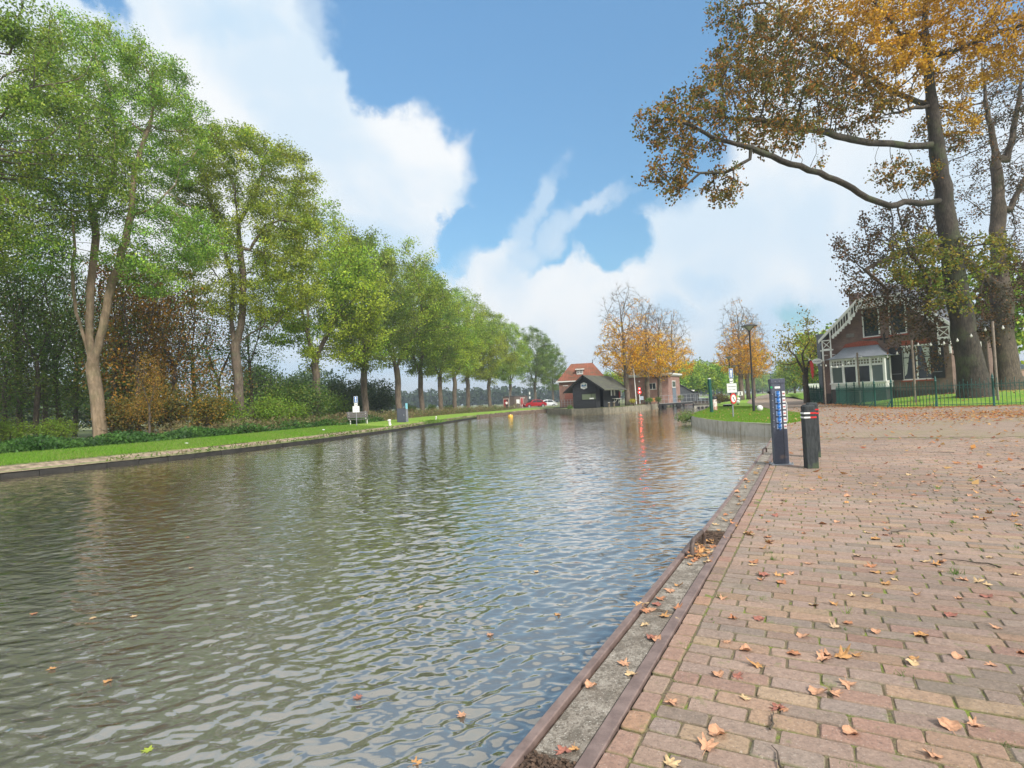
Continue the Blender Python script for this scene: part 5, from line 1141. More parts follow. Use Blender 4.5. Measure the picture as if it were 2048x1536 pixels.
    # windows
    def window(x0, x1, z0, z1, arch=.0, bars=(), sill=True, y=-.0, nm='window', cross=None):
        f = MB(); fw = .075; pts = [(x0, z0), (x1, z0), (x1, z1)]+[((x0+x1)/2+(x1-x0)/2*math.cos(a), z1+arch*math.sin(a)) for a in np.linspace(.3, PI-.3, 7)]+[(x0, z1)] if arch else None
        f.box(x0-fw, x0, y-.06, y-.003, z0, z1); f.box(x1, x1+fw, y-.06, y-.003, z0, z1); f.box(x0-fw, x1+fw, y-.06, y-.003, z0-fw, z0)
        if arch:
            A_ = np.linspace(0, PI, 11)
            for i in range(10):
                p = [((x0+x1)/2+(x1-x0)/2*math.cos(a), z1+arch*math.sin(a)) for a in (A_[i], A_[i+1])]; q = [((x0+x1)/2+((x1-x0)/2+fw)*math.cos(a), z1+(arch+fw)*math.sin(a)) for a in (A_[i+1], A_[i])]
                f.prism(p+q, y-.06, y-.003)
            MB().prism([((x0+x1)/2+(x1-x0)/2*math.cos(a), z1+arch*math.sin(a)) for a in A_]+[(x0, z0), (x1, z0)], y-.02, y-.006)
        else: f.box(x0-fw, x1+fw, y-.06, y-.003, z1, z1+fw)
        for bx in bars: f.box(bx-.04, bx+.04, y-.055, y-.008, z0, z1)
        w = f.build(nm, W_PAINT, t)
        g = MB(); g.prism([(x0, z0), (x1, z0), (x1, z1)]+([((x0+x1)/2+(x1-x0)/2*math.cos(a), z1+arch*math.sin(a)) for a in np.linspace(.2, PI-.2, 7)] if arch else [])+[(x0, z1)], y-.02, y-.006); g.build('pane', GL, w)
        if cross: MB().box(x0, x1, y-.045, y-.022, cross-.03, cross+.03).build('transom', plain('dark_sash', (.02, .03, .03), .5), w)
        if sill: MB().box(x0-fw-.06, x1+fw+.06, y-.12, y-.002, z0-fw-.10, z0-fw-.003).build('sill', REDB, w)
        return w
    x0, zt = fp(850, 315); x1, _ = fp(1000, 315); z0 = (fp(850, 580)[1]+fp(1005, 570)[1])/2; window(x0, x1, z0, zt, .12)
    x0b, _ = fp(1140, 550); x1b, _ = fp(1292, 545); window(x0b, x1b, z0, zt, .12)
    xa, zc = fp(1275, 1015); xb, zd = fp(1540, 680); zc = (fp(1275, 1015)[1]+fp(1540, 1005)[1])/2; zd = (fp(1280, 680)[1]+fp(1530, 670)[1])/2
    w = window(xa, xb, zc, zd, 0, ((xa+xb)/2,), cross=zc+(zd-zc)*.66)
    for sx in (-1, 1):
        c = MB(); mx = (xa+xb)/2; x_ = xa+.05 if sx < 0 else xb-.05
        c.prism([(x_, zd-.03), (x_-sx*.42, zd-.03), (x_-sx*.30, zd-.6), (x_-sx*.12, zc+.35), (x_, zc+.2)], -.030, -.0205); c.build('curtain', CURT, w)
    for s, (pa, pb) in ((-1, (1128, 1262)), (1, (1553, 1688))):
        a = fp(pa, 850)[0]; b_ = fp(pb, 850)[0]; sh = MB(); sh.box(a, b_, -.09, -.03, zc-.03, zd+.03); shu = sh.build('shutter', BLACKW, t)
        for zz in (zc+.35, zd-.45): MB().box(a+.08, b_-.12, -.102, -.092, zz, zz+.025).build('hinge', STEEL, shu)
    xr, zr = fp(1330, 625); MB().prism([(xr-.4, zd+.12), (xb+.02, zd+.12), (xb+.1, zd+.4), (xa-.1, zd+.4), (xa-.02, zd+.12)], -.02, -.003).build('brick_arch', REDB, t)
    xq, zq = fp(680, 590); xq2, zq2 = fp(760, 545); MB().box(xq, xq2, -.04, -.003, zq, zq2).build('stone_plaque', plain('plaque_stone', (.24, .22, .20), .8), t)
    xn, zn = fp(1070, 603); an = MB(); an.bar((xn, -.05, zn-.28), (xn, -.05, zn+.28), .05); an.bar((xn-.2, -.05, zn), (xn+.2, -.05, zn), .06); [an.ball((xn+dx, -.05, zn+dz), .06, 8, 6) for dx, dz in ((-.2, 0), (.2, 0), (0, .28), (0, -.1))]; an.build('wall_anchor', BLK, t)
    # bay window
    by = -.95; X0, _ = fp(512, 900, by); X1, _ = fp(1075, 880, by); zeb = (fp(505, 820, by)[1]+fp(1075, 770, by)[1])/2; ztr = (fp(640, 690, 0)[1]+fp(880, 685, 0)[1])/2; zl = (fp(515, 1060, by)[1]+fp(1075, 1040, by)[1])/2
    bay = MB(); fw = .13; zmid = (fp(515, 890, by)[1]+fp(1070, 862, by)[1])/2
    n = 4; ws = (X1-X0)/n
    zw = (fp(515, 1112, by)[1]+fp(1075, 1108, by)[1])/2; bay.box(X0, X1, by, -.003, zw, zl-.05); MB().box(X0+.02, X1-.02, by+.03, -.07, zb-.3, zw-.003).build('bay_plinth', plain('dark_plinth', (.07, .06, .055), .8), t); bay.box(X0-.05, X1+.05, by-.06, -.003, zl-.05, zl+.04); bay.box(X0, X1, by, -.003, zeb-.10, zeb); bay.box(X0+.003, X1-.003, by+.003, by+.12, zmid-.05, zmid+.05)
    bb_ = bay.build('bay_window', W_PAINT, t)
    for k in range(n+1):
        x = X0+ws*k-(fw/2 if 0 < k < n else 0 if k == 0 else fw); MB().box(x, x+fw, by-.02, by+.14, zl+.04, zeb-.10).build('mullion', W_PAINT, bb_)
    MB().box(X1-fw, X1-.01, -.25, -.003, zl+.04, zeb-.1).build('mullion', W_PAINT, bb_); MB().box(X0+.01, X0+fw, -.25, -.003, zl+.04, zeb-.1).build('mullion', W_PAINT, bb_)
    pg = plain('window_tint_green', (.10, .13, .12), .15, var=.1, bump=0)
    for k in range(n):
        a = X0+ws*k+fw*.5; b_ = X0+ws*(k+1)-fw*.5; MB().box(a, b_, by+.06, by+.066, zl+.04, zmid-.05).build('pane', (GL2, GL, GL, GL2)[k], bb_)
        MB().box(a, b_, by+.07, by+.076, zmid+.05, zeb-.1).build('pane', plain('pale_leaded_glass', (.22, .20, .15), .2, bump=0), bb_)
        g = MB()
        for j in range(5): x = a+(b_-a)*j/4; g.box(x-.022, x+.022, by+.02, by+.06, zmid+.05, zeb-.1)
        for j in (0, 1, 2): z = zmid+.06+(zeb-.12-zmid-.06)*j/2; g.box(a, b_, by+.015, by+.055, z-.022, z+.022)
        g.build('glazing_bar', W_PAINT, bb_)
    MB().box(X1-.03, X1-.025, by+.15, -.26, zl+.04, zeb-.1).build('pane', GL2, bb_)
    o = .22; rf = MB(); Xa = X0+.55; Xb = X1-.75; N_ = 6; rows = []
    for j in range(N_+1):
        u = j/N_; zz = zeb+.02+(ztr-zeb)*(u**1.6); yy = (by-o)*(1-u)-.003; rows.append([(X0-o+(Xa-X0+o)*u, yy, zz), (X1+o+(Xb-X1-o)*u, yy, zz), (X0-o+(Xa-X0+o)*u, -.003, zz), (X1+o+(Xb-X1-o)*u, -.003, zz)])
    vs = [p for r_ in rows for p in r_]; fs = []
    for j in range(N_): b0 = j*4; fs += [(b0, b0+1, b0+5, b0+4), (b0+1, b0+3, b0+7, b0+5), (b0+2, b0, b0+4, b0+6)]
    rf.add(vs, fs); rf.box(X0-o, X1+o, by-o, -.003, zeb+.0, zeb+.018); rf.build('bay_roof', ZINC, bb_)
    MB().prism([(Xa-.1, ztr+.02), (Xb+.1, ztr+.02), (Xb-.1, ztr+.26), ((Xa+Xb)/2, ztr+.38), (Xa+.1, ztr+.26)], -.02, -.003).build('brick_arch', REDB, t)
    # downpipe and rear wing
    MB().tube([(.08, -.12, zb), (.08, -.12, ze-.3)], .05, 8).build('downpipe', BLK, t)
    MB().box(-2.2, -.02, 3.5, 8.4, .3, ze+.9).build('rear_wing', plain('grey_wing_cladding', (.16, .17, .20), .7), t)
    an = MB(); an.box(W+.003, W+.75, .9, 2.4, zb, ze-.9); anx = an.build('annex', plain('white_render', (.60, .58, .55), .8), t)
    q = F.front(*z8(1803, 815), .87); MB().box(q[0]-.13, q[0]+.15, .86, .897, q[1]-.75, q[1]+.65).build('pane', GL, anx); MB().box(q[0]-.2, q[0]+.25, .82, .897, q[1]-.9, q[1]-.78).build('sill', REDB, anx)
    return F, ze
VF, VZE = villa()
# ------------------------------------------------------------------ iron fence
def resample(line, step):
    L = [np.array(line[0], float)]; out = [L[0]]; acc = 0
    for i in range(len(line)-1):
        a = np.array(line[i], float); b = np.array(line[i+1], float); d = np.linalg.norm(b-a); t = step-acc
        while t <= d: out.append(a+(b-a)*t/d); t += step
        acc = (acc+d) % step if d+acc >= step else acc+d
    return out
def smooth(line, it=2):
    P = [np.array(p, float) for p in line]
    for _ in range(it):
        Qn = [P[0]]
        for i in range(len(P)-1): Qn += [P[i]*.75+P[i+1]*.25, P[i]*.25+P[i+1]*.75]
        P = Qn+[P[-1]]
    return P
def fence():
    pts = resample(smooth(fence_line), 2.05); root = thing('iron_fence', 'dark green wrought-iron railing curving round the villa lawn', 'fence', (pts[8][0], pts[8][1], 0))
    o = np.array([pts[8][0], pts[8][1], 0.]); H = 1.12
    pm = MB(); pm.lathe([(.045, -.1), (.05, .02), (.042, .05), (.04, 1.20), (.06, 1.22), (.06, 1.25), (.03, 1.27), (.052, 1.33), (.03, 1.39), (.012, 1.46), (.002, 1.50)], 10)
    pm.bar((.0, .30, .0), (0, .02, .42), .035); pm.box(-.05, .05, .0, .34, -.02, .03); post = pm.mesh('post')
    for i, p in enumerate(pts):
        q = pts[min(i+1, len(pts)-1)]-pts[max(i-1, 0)]; a = math.atan2(q[1], q[0]); obj('post', post, DKG, root, loc=(p[0]-o[0], p[1]-o[1], 0), rot=(0, 0, a+PI))
    for i in range(len(pts)-1):
        a = np.array([*pts[i], 0])-o; b = np.array([*pts[i+1], 0])-o; L = np.linalg.norm(b-a); d = (b-a)/L; m = MB()
        m.M = Matrix.Translation(Vector(a)) @ Matrix.Rotation(math.atan2(d[1], d[0]), 4, 'Z')
        m.box(.04, L-.04, -.012, .012, .10, .125); m.box(.04, L-.04, -.012, .012, .98, 1.005); m.box(.04, L-.04, -.01, .01, .85, .868)
        n = 14
        for k in range(1, n):
            x = L*k/n; tall = k % 2
            m.box(x-.010, x+.010, -.010, .010, .03, 1.22 if tall else 1.10)
            zt = 1.22 if tall else 1.10
            m.add([(x-.02, 0, zt), (x, -.012, zt), (x+.02, 0, zt), (x, .012, zt), (x, 0, zt+.07), (x, 0, zt-.03)], [(0, 1, 4), (1, 2, 4), (2, 3, 4), (3, 0, 4), (1, 0, 5), (2, 1, 5), (3, 2, 5), (0, 3, 5)])
            if tall:
                for s in (-1, 1): m.tube([(x, 0, .90), (x+s*.05, 0, .94), (x+s*.075, 0, 1.0), (x+s*.05, 0, 1.06), (x+s*.02, 0, 1.04)], .007, 4)
        m.build('railing_panel', DKG, root)
fence()

# ------------------------------------------------------------------ socket pillar and bollards
def pillar():
    b = G(1562.5, 929, 0); t = thing('electricity_pillar', 'slim anthracite quay pillar with six blue sockets', 'electricity pillar', b, math.radians(-12))
    body = NT('anthracite_metal'); o = body.co(); n = body.noise(o, 40, 4); sm = body.noise(body.mapping(o, (1, 1, 1), loc=(.02, 0, -.11)), 10, 5, .7)
    gd = body.node('ShaderNodeTexGradient', gradient_type='SPHERICAL'); body.l.new(body.mapping(o, (9, 9, 14), loc=(-.1, 0, -1.6)), gd.inputs[0])
    c = body.mix(body.mapr(n, .3, .7), (.075, .084, .115), (.095, .104, .138)); c = body.mix(body.math('MULTIPLY', body.mapr(gd.outputs['Fac'], .05, .5), body.mapr(sm, .42, .6)), c, (.26, .19, .16)); body.base(c).rough(.5); body.b.inputs['Metallic'].default_value = .2
    w = .098; H = 1.27; m = MB(); m.bbox(-w, w, -.07, .07, .02, H, .006); bd = m.build('body', body.m, t)
    c = MB(); c.bbox(-w-.006, w+.006, -.078, .078, H-.055, H+.012, .008); c.build('cap', body.m, t)
    MB().box(w*.38, w*.38+.004, -.0725, -.0705, .05, H-.07).build('door_gap', BLK, bd)
    p = MB(); p.bbox(-.15, .15, -.11, .11, -.004, .018, .004); bp_ = p.build('base_plate', STEEL, t)
    for x in (-.135, .135):
        for y in (-.09, .09): MB().lathe([(.014, .018), (.014, .032), (.006, .033), (.006, .05)], 6, (x, y), False).build('bolt', STEEL, bp_)
    for x in (-.035, .02): MB().ball((x, -.079, H-.03), .007, 8, 6).build('screw', STEEL, t)
    MB().box(-.045, .03, -.0735, -.0705, 1.135, 1.165).build('name_plate', W_PAINT, bd)
    MB().lathe([(.017, 0), (.017, .004)], 14).build('green_button', plain('green_plastic', (.03, .35, .12), .4), t, loc=(-.09, -.0705, 1.155), rot=(PI/2, 0, 0))
    BL = plain('socket_blue', (.03, .18, .55), .35, var=.12, bump=0); LB = plain('socket_plate_pale_blue', (.50, .64, .85), .4, var=.08, bump=0)
    for k in range(6):
        z = 1.055-k*.097; s = thing('socket', None, None, (-.012, -.0705, z)); s.parent = t; bpy.data.objects.remove(s)
        pl = MB(); pl.bbox(-.046, .024, -.082, -.0708, z-.038, z+.036, .004); s = pl.build('socket', LB, t)
        cv = MB(); cv.M = Matrix.Translation((-.011, -.084, z-.008)) @ Matrix.Rotation(PI/2, 4, 'X'); cv.lathe([(.022, 0), (.022, .022), (.018, .028), (.008, .030)], 18); cv.M = Matrix.Identity(4); cv.box(-.030, .008, -.108, -.0845, z+.018, z+.040); cv.box(-.019, -.003, -.125, -.10, z-.052, z-.036); c_ = cv.build('cover', BL, s)
        lb = MB(); lb.bbox(.05, .092, -.0765, -.0708, z-.035, z+.038, .003); l_ = lb.build('label_plate', W_PAINT, t); MB().box(.056, .086, -.0795, -.0768, z-.01, z+.012).build('print', plain('red_print', (.55, .2, .2), .5, bump=0), l_)
        lk = MB(); lk.M = Matrix.Translation((-.083, -.0708, z-.005)) @ Matrix.Rotation(PI/2, 4, 'X'); lk.lathe([(.010, 0), (.010, .006), (.004, .008), (.004, .022)], 10); lk.build('lock', STEEL, t)
    MB().tube([(w+.006, -.02, .94), (w+.02, -.02, .9), (w+.02, -.02, .66), (w+.006, -.02, .63)], .008, 6).build('side_handle', OFFW, t)
    kb = MB(); kb.M = Matrix.Translation((-w, 0, 1.08)) @ Matrix.Rotation(-PI/2, 4, 'Y'); kb.lathe([(.022, 0), (.022, .015), (.013, .02), (.013, .035)], 10); kb.build('side_knob', BLK, t)
pillar()
def bollards():
    rub = NT('recycled_black_plastic'); o = rub.co(); n = rub.noise(rub.mapping(o, (1, 1, .2)), 40, 5, .7); sp = rub.node('ShaderNodeSeparateXYZ'); rub.l.new(o, sp.inputs[0])
    c = rub.mix(rub.mapr(n, .35, .65), (.018, .022, .024), (.045, .052, .055)); c = rub.mix(rub.math('MULTIPLY', rub.mapr(rub.noise(o, 6, 5), .48, .62), rub.mapr(sp.outputs[2], .0, .5, .7, .0)), c, (.07, .10, .045)); rub.base(c).rough(.75); rub.bump(n, .5, .004)
    for i, (px, py, lab) in enumerate(((1623, 936, 'nearer black square bollard with red and white bands'), (1629.5, 914, 'rear black square bollard half hidden behind the nearer one'))):
        b = G(px, py, 0); t = thing('bollard', lab, 'bollard', b, math.radians((-10, -14)[i]), 'black bollards on the brick square'); w = .078; H = .885
        m = MB(); m.bbox(-w, w, -w, w, -.02, H-.07, .012); m.bbox(-w+.001, w-.001, -w+.001, w-.001, H-.0695, H, .022); m.build('post', rub.m, t)
        for z in (H-.185, H-.125):
            for nm, x0, x1, mt in (('white_band', -w-.002, 0.0, W_PAINT), ('red_band', .0005, w+.002, plain('reflective_red', (.62, .03, .03), .4, bump=0))):
                k = MB(); k.box(x0, x1, -w-.003, -w-.0005, z, z+.022)
                if x0 < 0: k.box(-w-.003, -w-.0005, -w-.003, w, z, z+.022)
                else: k.box(w+.0005, w+.003, -w-.003, w, z, z+.022)
                k.build(nm, mt, t)
bollards()
def hoop(px0, py0, px1, py1, lab, s=1.0):
    a = G(px0, py0, 0); b = G(px1, py1, 0); t = thing('mooring_hoop', lab, 'mooring ring', (a+b)/2); v = (b-a)/2; h = .085*s
    MB().tube([tuple(-v+[0, 0, -.03]), tuple(-v+[0, 0, h*.8]), tuple(-v*.75+[0, 0, h*1.15]), tuple(v*.75+[0, 0, h*1.15]), tuple(v+[0, 0, h*.8]), tuple(v+[0, 0, -.03])], .016*s, 10).build('bent_rod', plain('rusty_rod', (.13, .095, .08), .6, .3, var=.4, scale=20), t)
hoop(1385, 1112, 1408, 1088, 'bent steel mooring hoop on the near quay edge, among orange leaves')
hoop(1526, 909, 1533, 904, 'small steel mooring hoop on the quay edge beside the socket pillar', .9)

# ------------------------------------------------------------------ lamps, signs and posts
def lamp(px, py, Y, H, lab):
    b = D(px, py, Y); t = thing('street_lamp', lab, 'street lamp', b, 0, 'street lamps along the path'); m = MB(); m.lathe([(.075, -.1), (.072, .9), (.05, .95), (.038, H-.35), (.045, H-.33), (.05, H-.25)], 10); m.build('pole', BLK, t)
    g = MB(); g.lathe([(.07, H-.25), (.14, H-.18), (.33, H-.02)], 16); sh = g.build('lamp_shade', NTglass, t)
    r = MB()
    for k in range(4): a = k*PI/2+.5; r.bar((.06*math.cos(a), .06*math.sin(a), H-.27), (.37*math.cos(a), .37*math.sin(a), H-.01), .018)
    r.build('shade_rib', BLK, t); c = MB(); c.lathe([(.43, H-.02), (.42, H+.01), (.25, H+.07), (.05, H+.10)], 20); c.build('cap', plain('lamp_cap', (.05, .05, .055), .5), t)
NTglass = plain('frosted_lamp_glass', (.42, .42, .40), .35, bump=0)
lamp(1508, 824, 30.9, 4.72, 'nearest tall lamp post standing on the grass point')
lamp(1463, 806, 58, 4.72, 'second lamp post, rising behind the blue mooring sign')
lamp(1472, 800, 78, 4.72, 'third lamp post, just right of the blue mooring sign')
lamp(1486, 796, 96, 4.72, 'farthest lamp post between the golden tree stems')

BLUE = plain('traffic_blue', (.02, .12, .38), .4, var=.08, bump=0); REDP = plain('traffic_red', (.60, .035, .03), .4, var=.08, bump=0); PRINT = plain('sign_print', (.05, .05, .06), .5, bump=0)
def mooring_sign(px, py, Y, H, lab, lines, fc=False):
    k_ = .5 if fc else .62
    b = D(px, py, Y); a = math.atan2(b[0], b[1]); t = thing('mooring_sign', lab, 'sign', b, -a*.6, 'mooring signs'); MB().tube([(0, .03, -.1), (0, .03, H)], .03, 8).build('pole', STEEL, t)
    w = .125 if not fc else .085; sgn = thing('mooring_plate', None, None); bpy.data.objects.remove(sgn)
    h = .42; z = H-h; m = MB(); m.box(-w, w, -.012, .0, z, H); pl = m.build('bollard_symbol_plate', W_PAINT, t); MB().box(-w+.015, w-.015, -.015, -.0125, z+.015, H-.015).build('blue_field', BLUE, pl)
    k = MB(); k.M = Matrix.Translation((0, 0, z)) @ Matrix.Diagonal((.75, 1, .8, 1)) @ Matrix.Translation((0, 0, -z)); k.prism([(-.035, z+.12), (.035, z+.12), (.04, z+.22), (.03, z+.28), (.055, z+.34), (.055, z+.42), (.02, z+.46), (-.02, z+.46), (-.055, z+.42), (-.055, z+.34), (-.03, z+.28), (-.04, z+.22)], -.018, -.0155); k.box(-w*.6, w*.6, -.018, -.0155, z+.06, z+.10); k.build('bollard_symbol', W_PAINT, pl)
    z2 = z-.03; s = MB().box(-w*.85, w*.85, -.012, .0, z2-.18, z2); sp_ = s.build('ship_plate', W_PAINT, t); MB().prism([(-.055, z2-.12), (.045, z2-.12), (.06, z2-.07), (.03, z2-.07), (.03, z2-.09), (-.06, z2-.09)], -.016, -.0125).build('ship_symbol', PRINT, sp_)
    z3 = z2-.20; W = .20 if fc else .215; s = MB().box(-W, W, -.014, -.002, z3-.40, z3); tp = s.build('text_plate', W_PAINT, t)
    hh = .40
    for i, l in enumerate(lines): lettering(l, .062, PRINT, tp, 0, -.017, z3-hh*(.32+.36*i))
    return t, z3-hh, a
t_, zz, a_ = mooring_sign(1467, 836, 24.7, 2.16, 'blue and white mooring sign on the grass point, above the round red sign', ('Vrije ligplaats', 'voor 1 dag'), True)
m = MB(); m.M = Matrix.Translation((.02, -.05, zz-.30)) @ Matrix.Rotation(PI/2, 4, 'X'); m.lathe([(.235, 0), (.235, .012)], 28); 
b = D(1467, 836, 24.7); rs = thing('no_diving_sign', 'round red-rimmed prohibition sign low on the mooring sign pole', 'sign', b+np.array([.0, -.10, 0]), .62); ms = MB(); ms.M = Matrix.Translation((0, 0, zz-.26)) @ Matrix.Rotation(PI/2, 4, 'X'); ms.lathe([(.235, 0), (.235, .012)], 28); dsk = ms.build('rim', REDP, rs)
ms = MB(); ms.M = Matrix.Translation((0, -.0125, zz-.26)) @ Matrix.Rotation(PI/2, 4, 'X'); ms.lathe([(.165, 0), (.165, .004)], 28); ms.build('white_field', W_PAINT, rs)
MB().bar((-.07, -.02, zz-.18), (.06, -.02, zz-.36), .05, .006).build('symbol', PRINT, rs)
mooring_sign(713.5, 856.5, 37.2, 2.10, 'blue and white mooring sign before the bench on the far bank', ('Vrije ligplaats', 'voor 1 dag'))

def green_post():
    t = thing('mooring_pile', 'tall dark green steel post leaning slightly on the grass point', 'post', D(1423.5, 823.5, 32.5), .3); H = 1.88; m = MB(); m.M = Matrix.Rotation(math.radians(-1.5), 4, 'Y'); m.bbox(-.075, .075, -.075, .075, -.2, H, .012); m.build('post', DKG, t)
    m = MB(); m.M = Matrix.Rotation(math.radians(-1.5), 4, 'Y'); m.bbox(-.07, .07, -.07, .07, H+.001, H+.05, .02); m.build('cap', W_PAINT, t); MB().box(.06, .16, -.03, .03, 1.18, 1.22).build('bracket', STEEL, t)
green_post()
def white_drum():
    t = thing('mooring_stump', 'stubby white and rust-stained post with a black cap on the grass point', 'mooring post', D(1429, 818, 35.5), .4); H = .80
    rust = NT('flaking_white_paint'); o = rust.co(); sp = rust.node('ShaderNodeSeparateXYZ'); rust.l.new(o, sp.inputs[0]); n = rust.noise(o, 6, 6, .7); f = rust.math('ADD', rust.mapr(n, .45, .62), rust.mapr(sp.outputs[2], .05, .3, .5, -.3)); c = rust.mix(f, (.66, .60, .56), (.42, .17, .10)); rust.base(c).rough(.7)
    m = MB(); m.lathe([(.17, -.05), (.17, .62), (.15, .64)], 14); m.build('drum', rust.m, t); m = MB(); m.lathe([(.20, .62), (.21, .72), (.14, .79), (.02, .80)], 14); m.build('cap', BLK, t)
    MB().lathe([(.03, 0), (.03, .03)], 8).build('bolt', BLK, t, loc=(0, -.175, .5), rot=(PI/2, 0, 0))
white_drum()
def globe(px, py, Y, r, lab):
    t = thing('globe_marker', lab, 'globe', D(px, py, Y), 0, 'white globes in the grass'); m = MB(); m.lathe([(r*.45, -.05), (r*.45, r*.35)], 12); m.build('foot', BLK, t); m = MB(); m.ball((0, 0, r*1.2), r, 20, 14); m.build('globe', W_PAINT, t)
globe(1520, 823.5, 30.9, .165, 'white ball on the grass right of the near lamp post'); globe(1476, 808.5, 48, .17, 'white ball on the grass left of the near lamp post, nearer one of two'); globe(1477, 801.5, 62, .17, 'small white ball farthest along the grass edge')
def low_trunk():
    t = thing('mooring_cleat', 'row of three black capped stubs lying low on the grass point', 'mooring cleat', D(1455, 813.5, 44), 0)
    for k in range(3): m = MB(); m.lathe([(.14, -.05), (.14, .16), (.15, .17)], 10, (k*.20-.2+.0, 0)); m.build('stub', BLK, t); m = MB(); m.lathe([(.12, .171), (.08, .20)], 10, (k*.20-.2, 0)); m.build('cap', OFFW, t)
low_trunk()
def small_panel():
    b = D(1481.5, 801, 62); t = thing('path_sign', 'small white sign with a black symbol beside the path trees', 'sign', b, -.3); MB().tube([(0, .02, -.1), (0, .02, .9)], .03, 6).build('pole', STEEL, t); p = MB().box(-.26, .26, -.01, .0, .55, 1.0).build('plate', W_PAINT, t); MB().prism([(-.1, .62), (.1, .62), (.04, .8), (.07, .93), (-.07, .93), (-.04, .8)], -.014, -.011).build('symbol', PRINT, p)
    b = D(1486.5, 781, 93); t2 = thing('notice_on_lamp', 'small pale green notice fixed to the farthest lamp post', 'sign', b+np.array([0, -.1, -.25])); MB().box(-.15, .15, -.02, 0, 0, .5).build('plate', plain('pale_green_plate', (.5, .7, .55), .5), t2)
small_panel()

# far bank furniture
def bench():
    b = D(716, 851, 41.5); t = thing('park_bench', 'grey-brown wooden bench on the far verge behind the white sign', 'bench', b, math.radians(205)); G_ = plain('bench_wood', (.13, .12, .12), .8, var=.3)
    s = MB(); [s.box(-.75, .75, y, y+.10, .43, .47) for y in (-.02, .11, .24, .37)]; s.build('seat', G_, t)
    k = MB(); [k.box(-.75, .75, -.10-.06*j, -.06-.06*j, .56+.16*j, .69+.16*j) for j in range(3)]; k.build('backrest', G_, t)
    for x in (-.6, .6):
        l = MB(); l.bar((x, .42, 0), (x, .38, .43), .06); l.bar((x, -.02, 0), (x, -.24, 1.02), .06); l.bar((x, -.05, .41), (x, .45, .41), .05); l.build('leg', OFFW, t)
bench()
def cabinet():
    t = thing('utility_cabinet', 'dark blue-grey utility cabinet standing on the far verge', 'cabinet', D(803, 845, 43.5), math.radians(10)); M_ = plain('cabinet_slate_blue', (.055, .062, .085), .5, var=.15)
    MB().bbox(-.33, .33, 0, .62, 0, 1.05, .02).build('body', M_, t); MB().box(-.29, .29, -.012, -.001, .05, .98).build('door', plain('cabinet_door', (.048, .054, .078), .45), t); MB().box(-.36, .36, -.03, .65, 1.051, 1.09).build('lid', M_, t); MB().box(.18, .22, -.03, -.013, .5, .62).build('handle', STEEL, t)
    t = thing('water_post', 'grey tap post with a light blue top, right beside the dark cabinet', 'post', D(814.5, 843.5, 44), 0); MB().bbox(-.09, .09, -.06, .06, 0, 1.0, .015).build('post', plain('post_grey', (.22, .23, .26), .5), t); MB().bbox(-.10, .07, -.05, .02, 1.001, 1.45, .02).build('top_plate', plain('sky_blue_plate', (.22, .52, .62), .4), t)
cabinet()
for px, py, Y, h, tl, lab in ((373, 893.5, 23.5, .17, 0, 'small white bank marker nearest on the left verge'), (647, 864.5, 32, .17, 3, 'small white bank marker between the third trunk and the white sign'), (780, 849.5, 37.5, .36, -9, 'larger tilted white mooring bollard left of the dark cabinet'), (872, 838, 48, .22, 4, 'small white bank marker right of the dark cabinet')):
    b = D(px, py, Y); t = thing('bank_marker', lab, 'mooring bollard', b, .2, 'white bollards along the far bank'); m = MB(); m.M = Matrix.Rotation(math.radians(tl), 4, 'Y'); r = .055 if h < .3 else .09; m.lathe([(r, -.05), (r, h*.7), (r*1.35, h*.75), (r*1.3, h*.95), (r*.6, h)], 12); m.build('post', W_PAINT, t)
def picnic():
    t = thing('picnic_table', 'low dark picnic table on the verge left of the toilet building', 'picnic table', D(984, 820, 92), .15); G_ = plain('picnic_wood', (.10, .085, .07), .85)
    MB().box(-.8, .8, -.3, .3, .52, .58).build('tabletop', G_, t)
    for y in (-.62, .45): MB().box(-.8, .8, y, y+.2, .30, .35).build('seat', G_, t)
    for x in (-.55, .55): l = MB(); l.bar((x, -.5, 0), (x, -.15, .52), .06); l.bar((x, .5, 0), (x, .15, .52), .06); l.bar((x, -.6, .28), (x, .6, .28), .05); l.build('leg', G_, t)
picnic()
def buoy():
    t = thing('yellow_buoy', 'yellow buoy floating before the toilet building', 'buoy', (*G(1021, 834.5, ZW)[:2], ZW)); m = MB(); m.lathe([(.22, -.1), (.28, .0), (.28, .10), (.22, .26), (.19, .28)], 14); m.build('float', plain('buoy_yellow', (.70, .42, .06), .5), t); MB().lathe([(.05, .28), (.05, .33)], 8).build('lifting_eye', OFFW, t)
buoy()
def hutpost():
    t = thing('mooring_post', 'white-topped wooden mooring post before the black hut', 'mooring post', (*G(1165.5, 824, ZW)[:2], ZW)); H = D(1165, 802.5, t.location[1])[2]-ZW
    MB().lathe([(.10, -.8), (.10, H-.22)], 10).build('pile', plain('pinkish_pile', (.42, .33, .28), .8, var=.4, scale=6), t); m = MB(); m.lathe([(.115, H-.219), (.115, H-.02), (.09, H)], 12); m.build('white_cap', W_PAINT, t)
    t = thing('small_white_board', 'small white tilted board at the left foot of the hut mooring post', 'board', D(1161, 813.5, t.location[1]+.4)); MB().box(-.09, .09, -.02, 0, 0, .16).build('plate', W_PAINT, t); MB().bar((0, .01, -.6), (0, .01, 0), .03).build('stake', BLK, t)
hutpost()
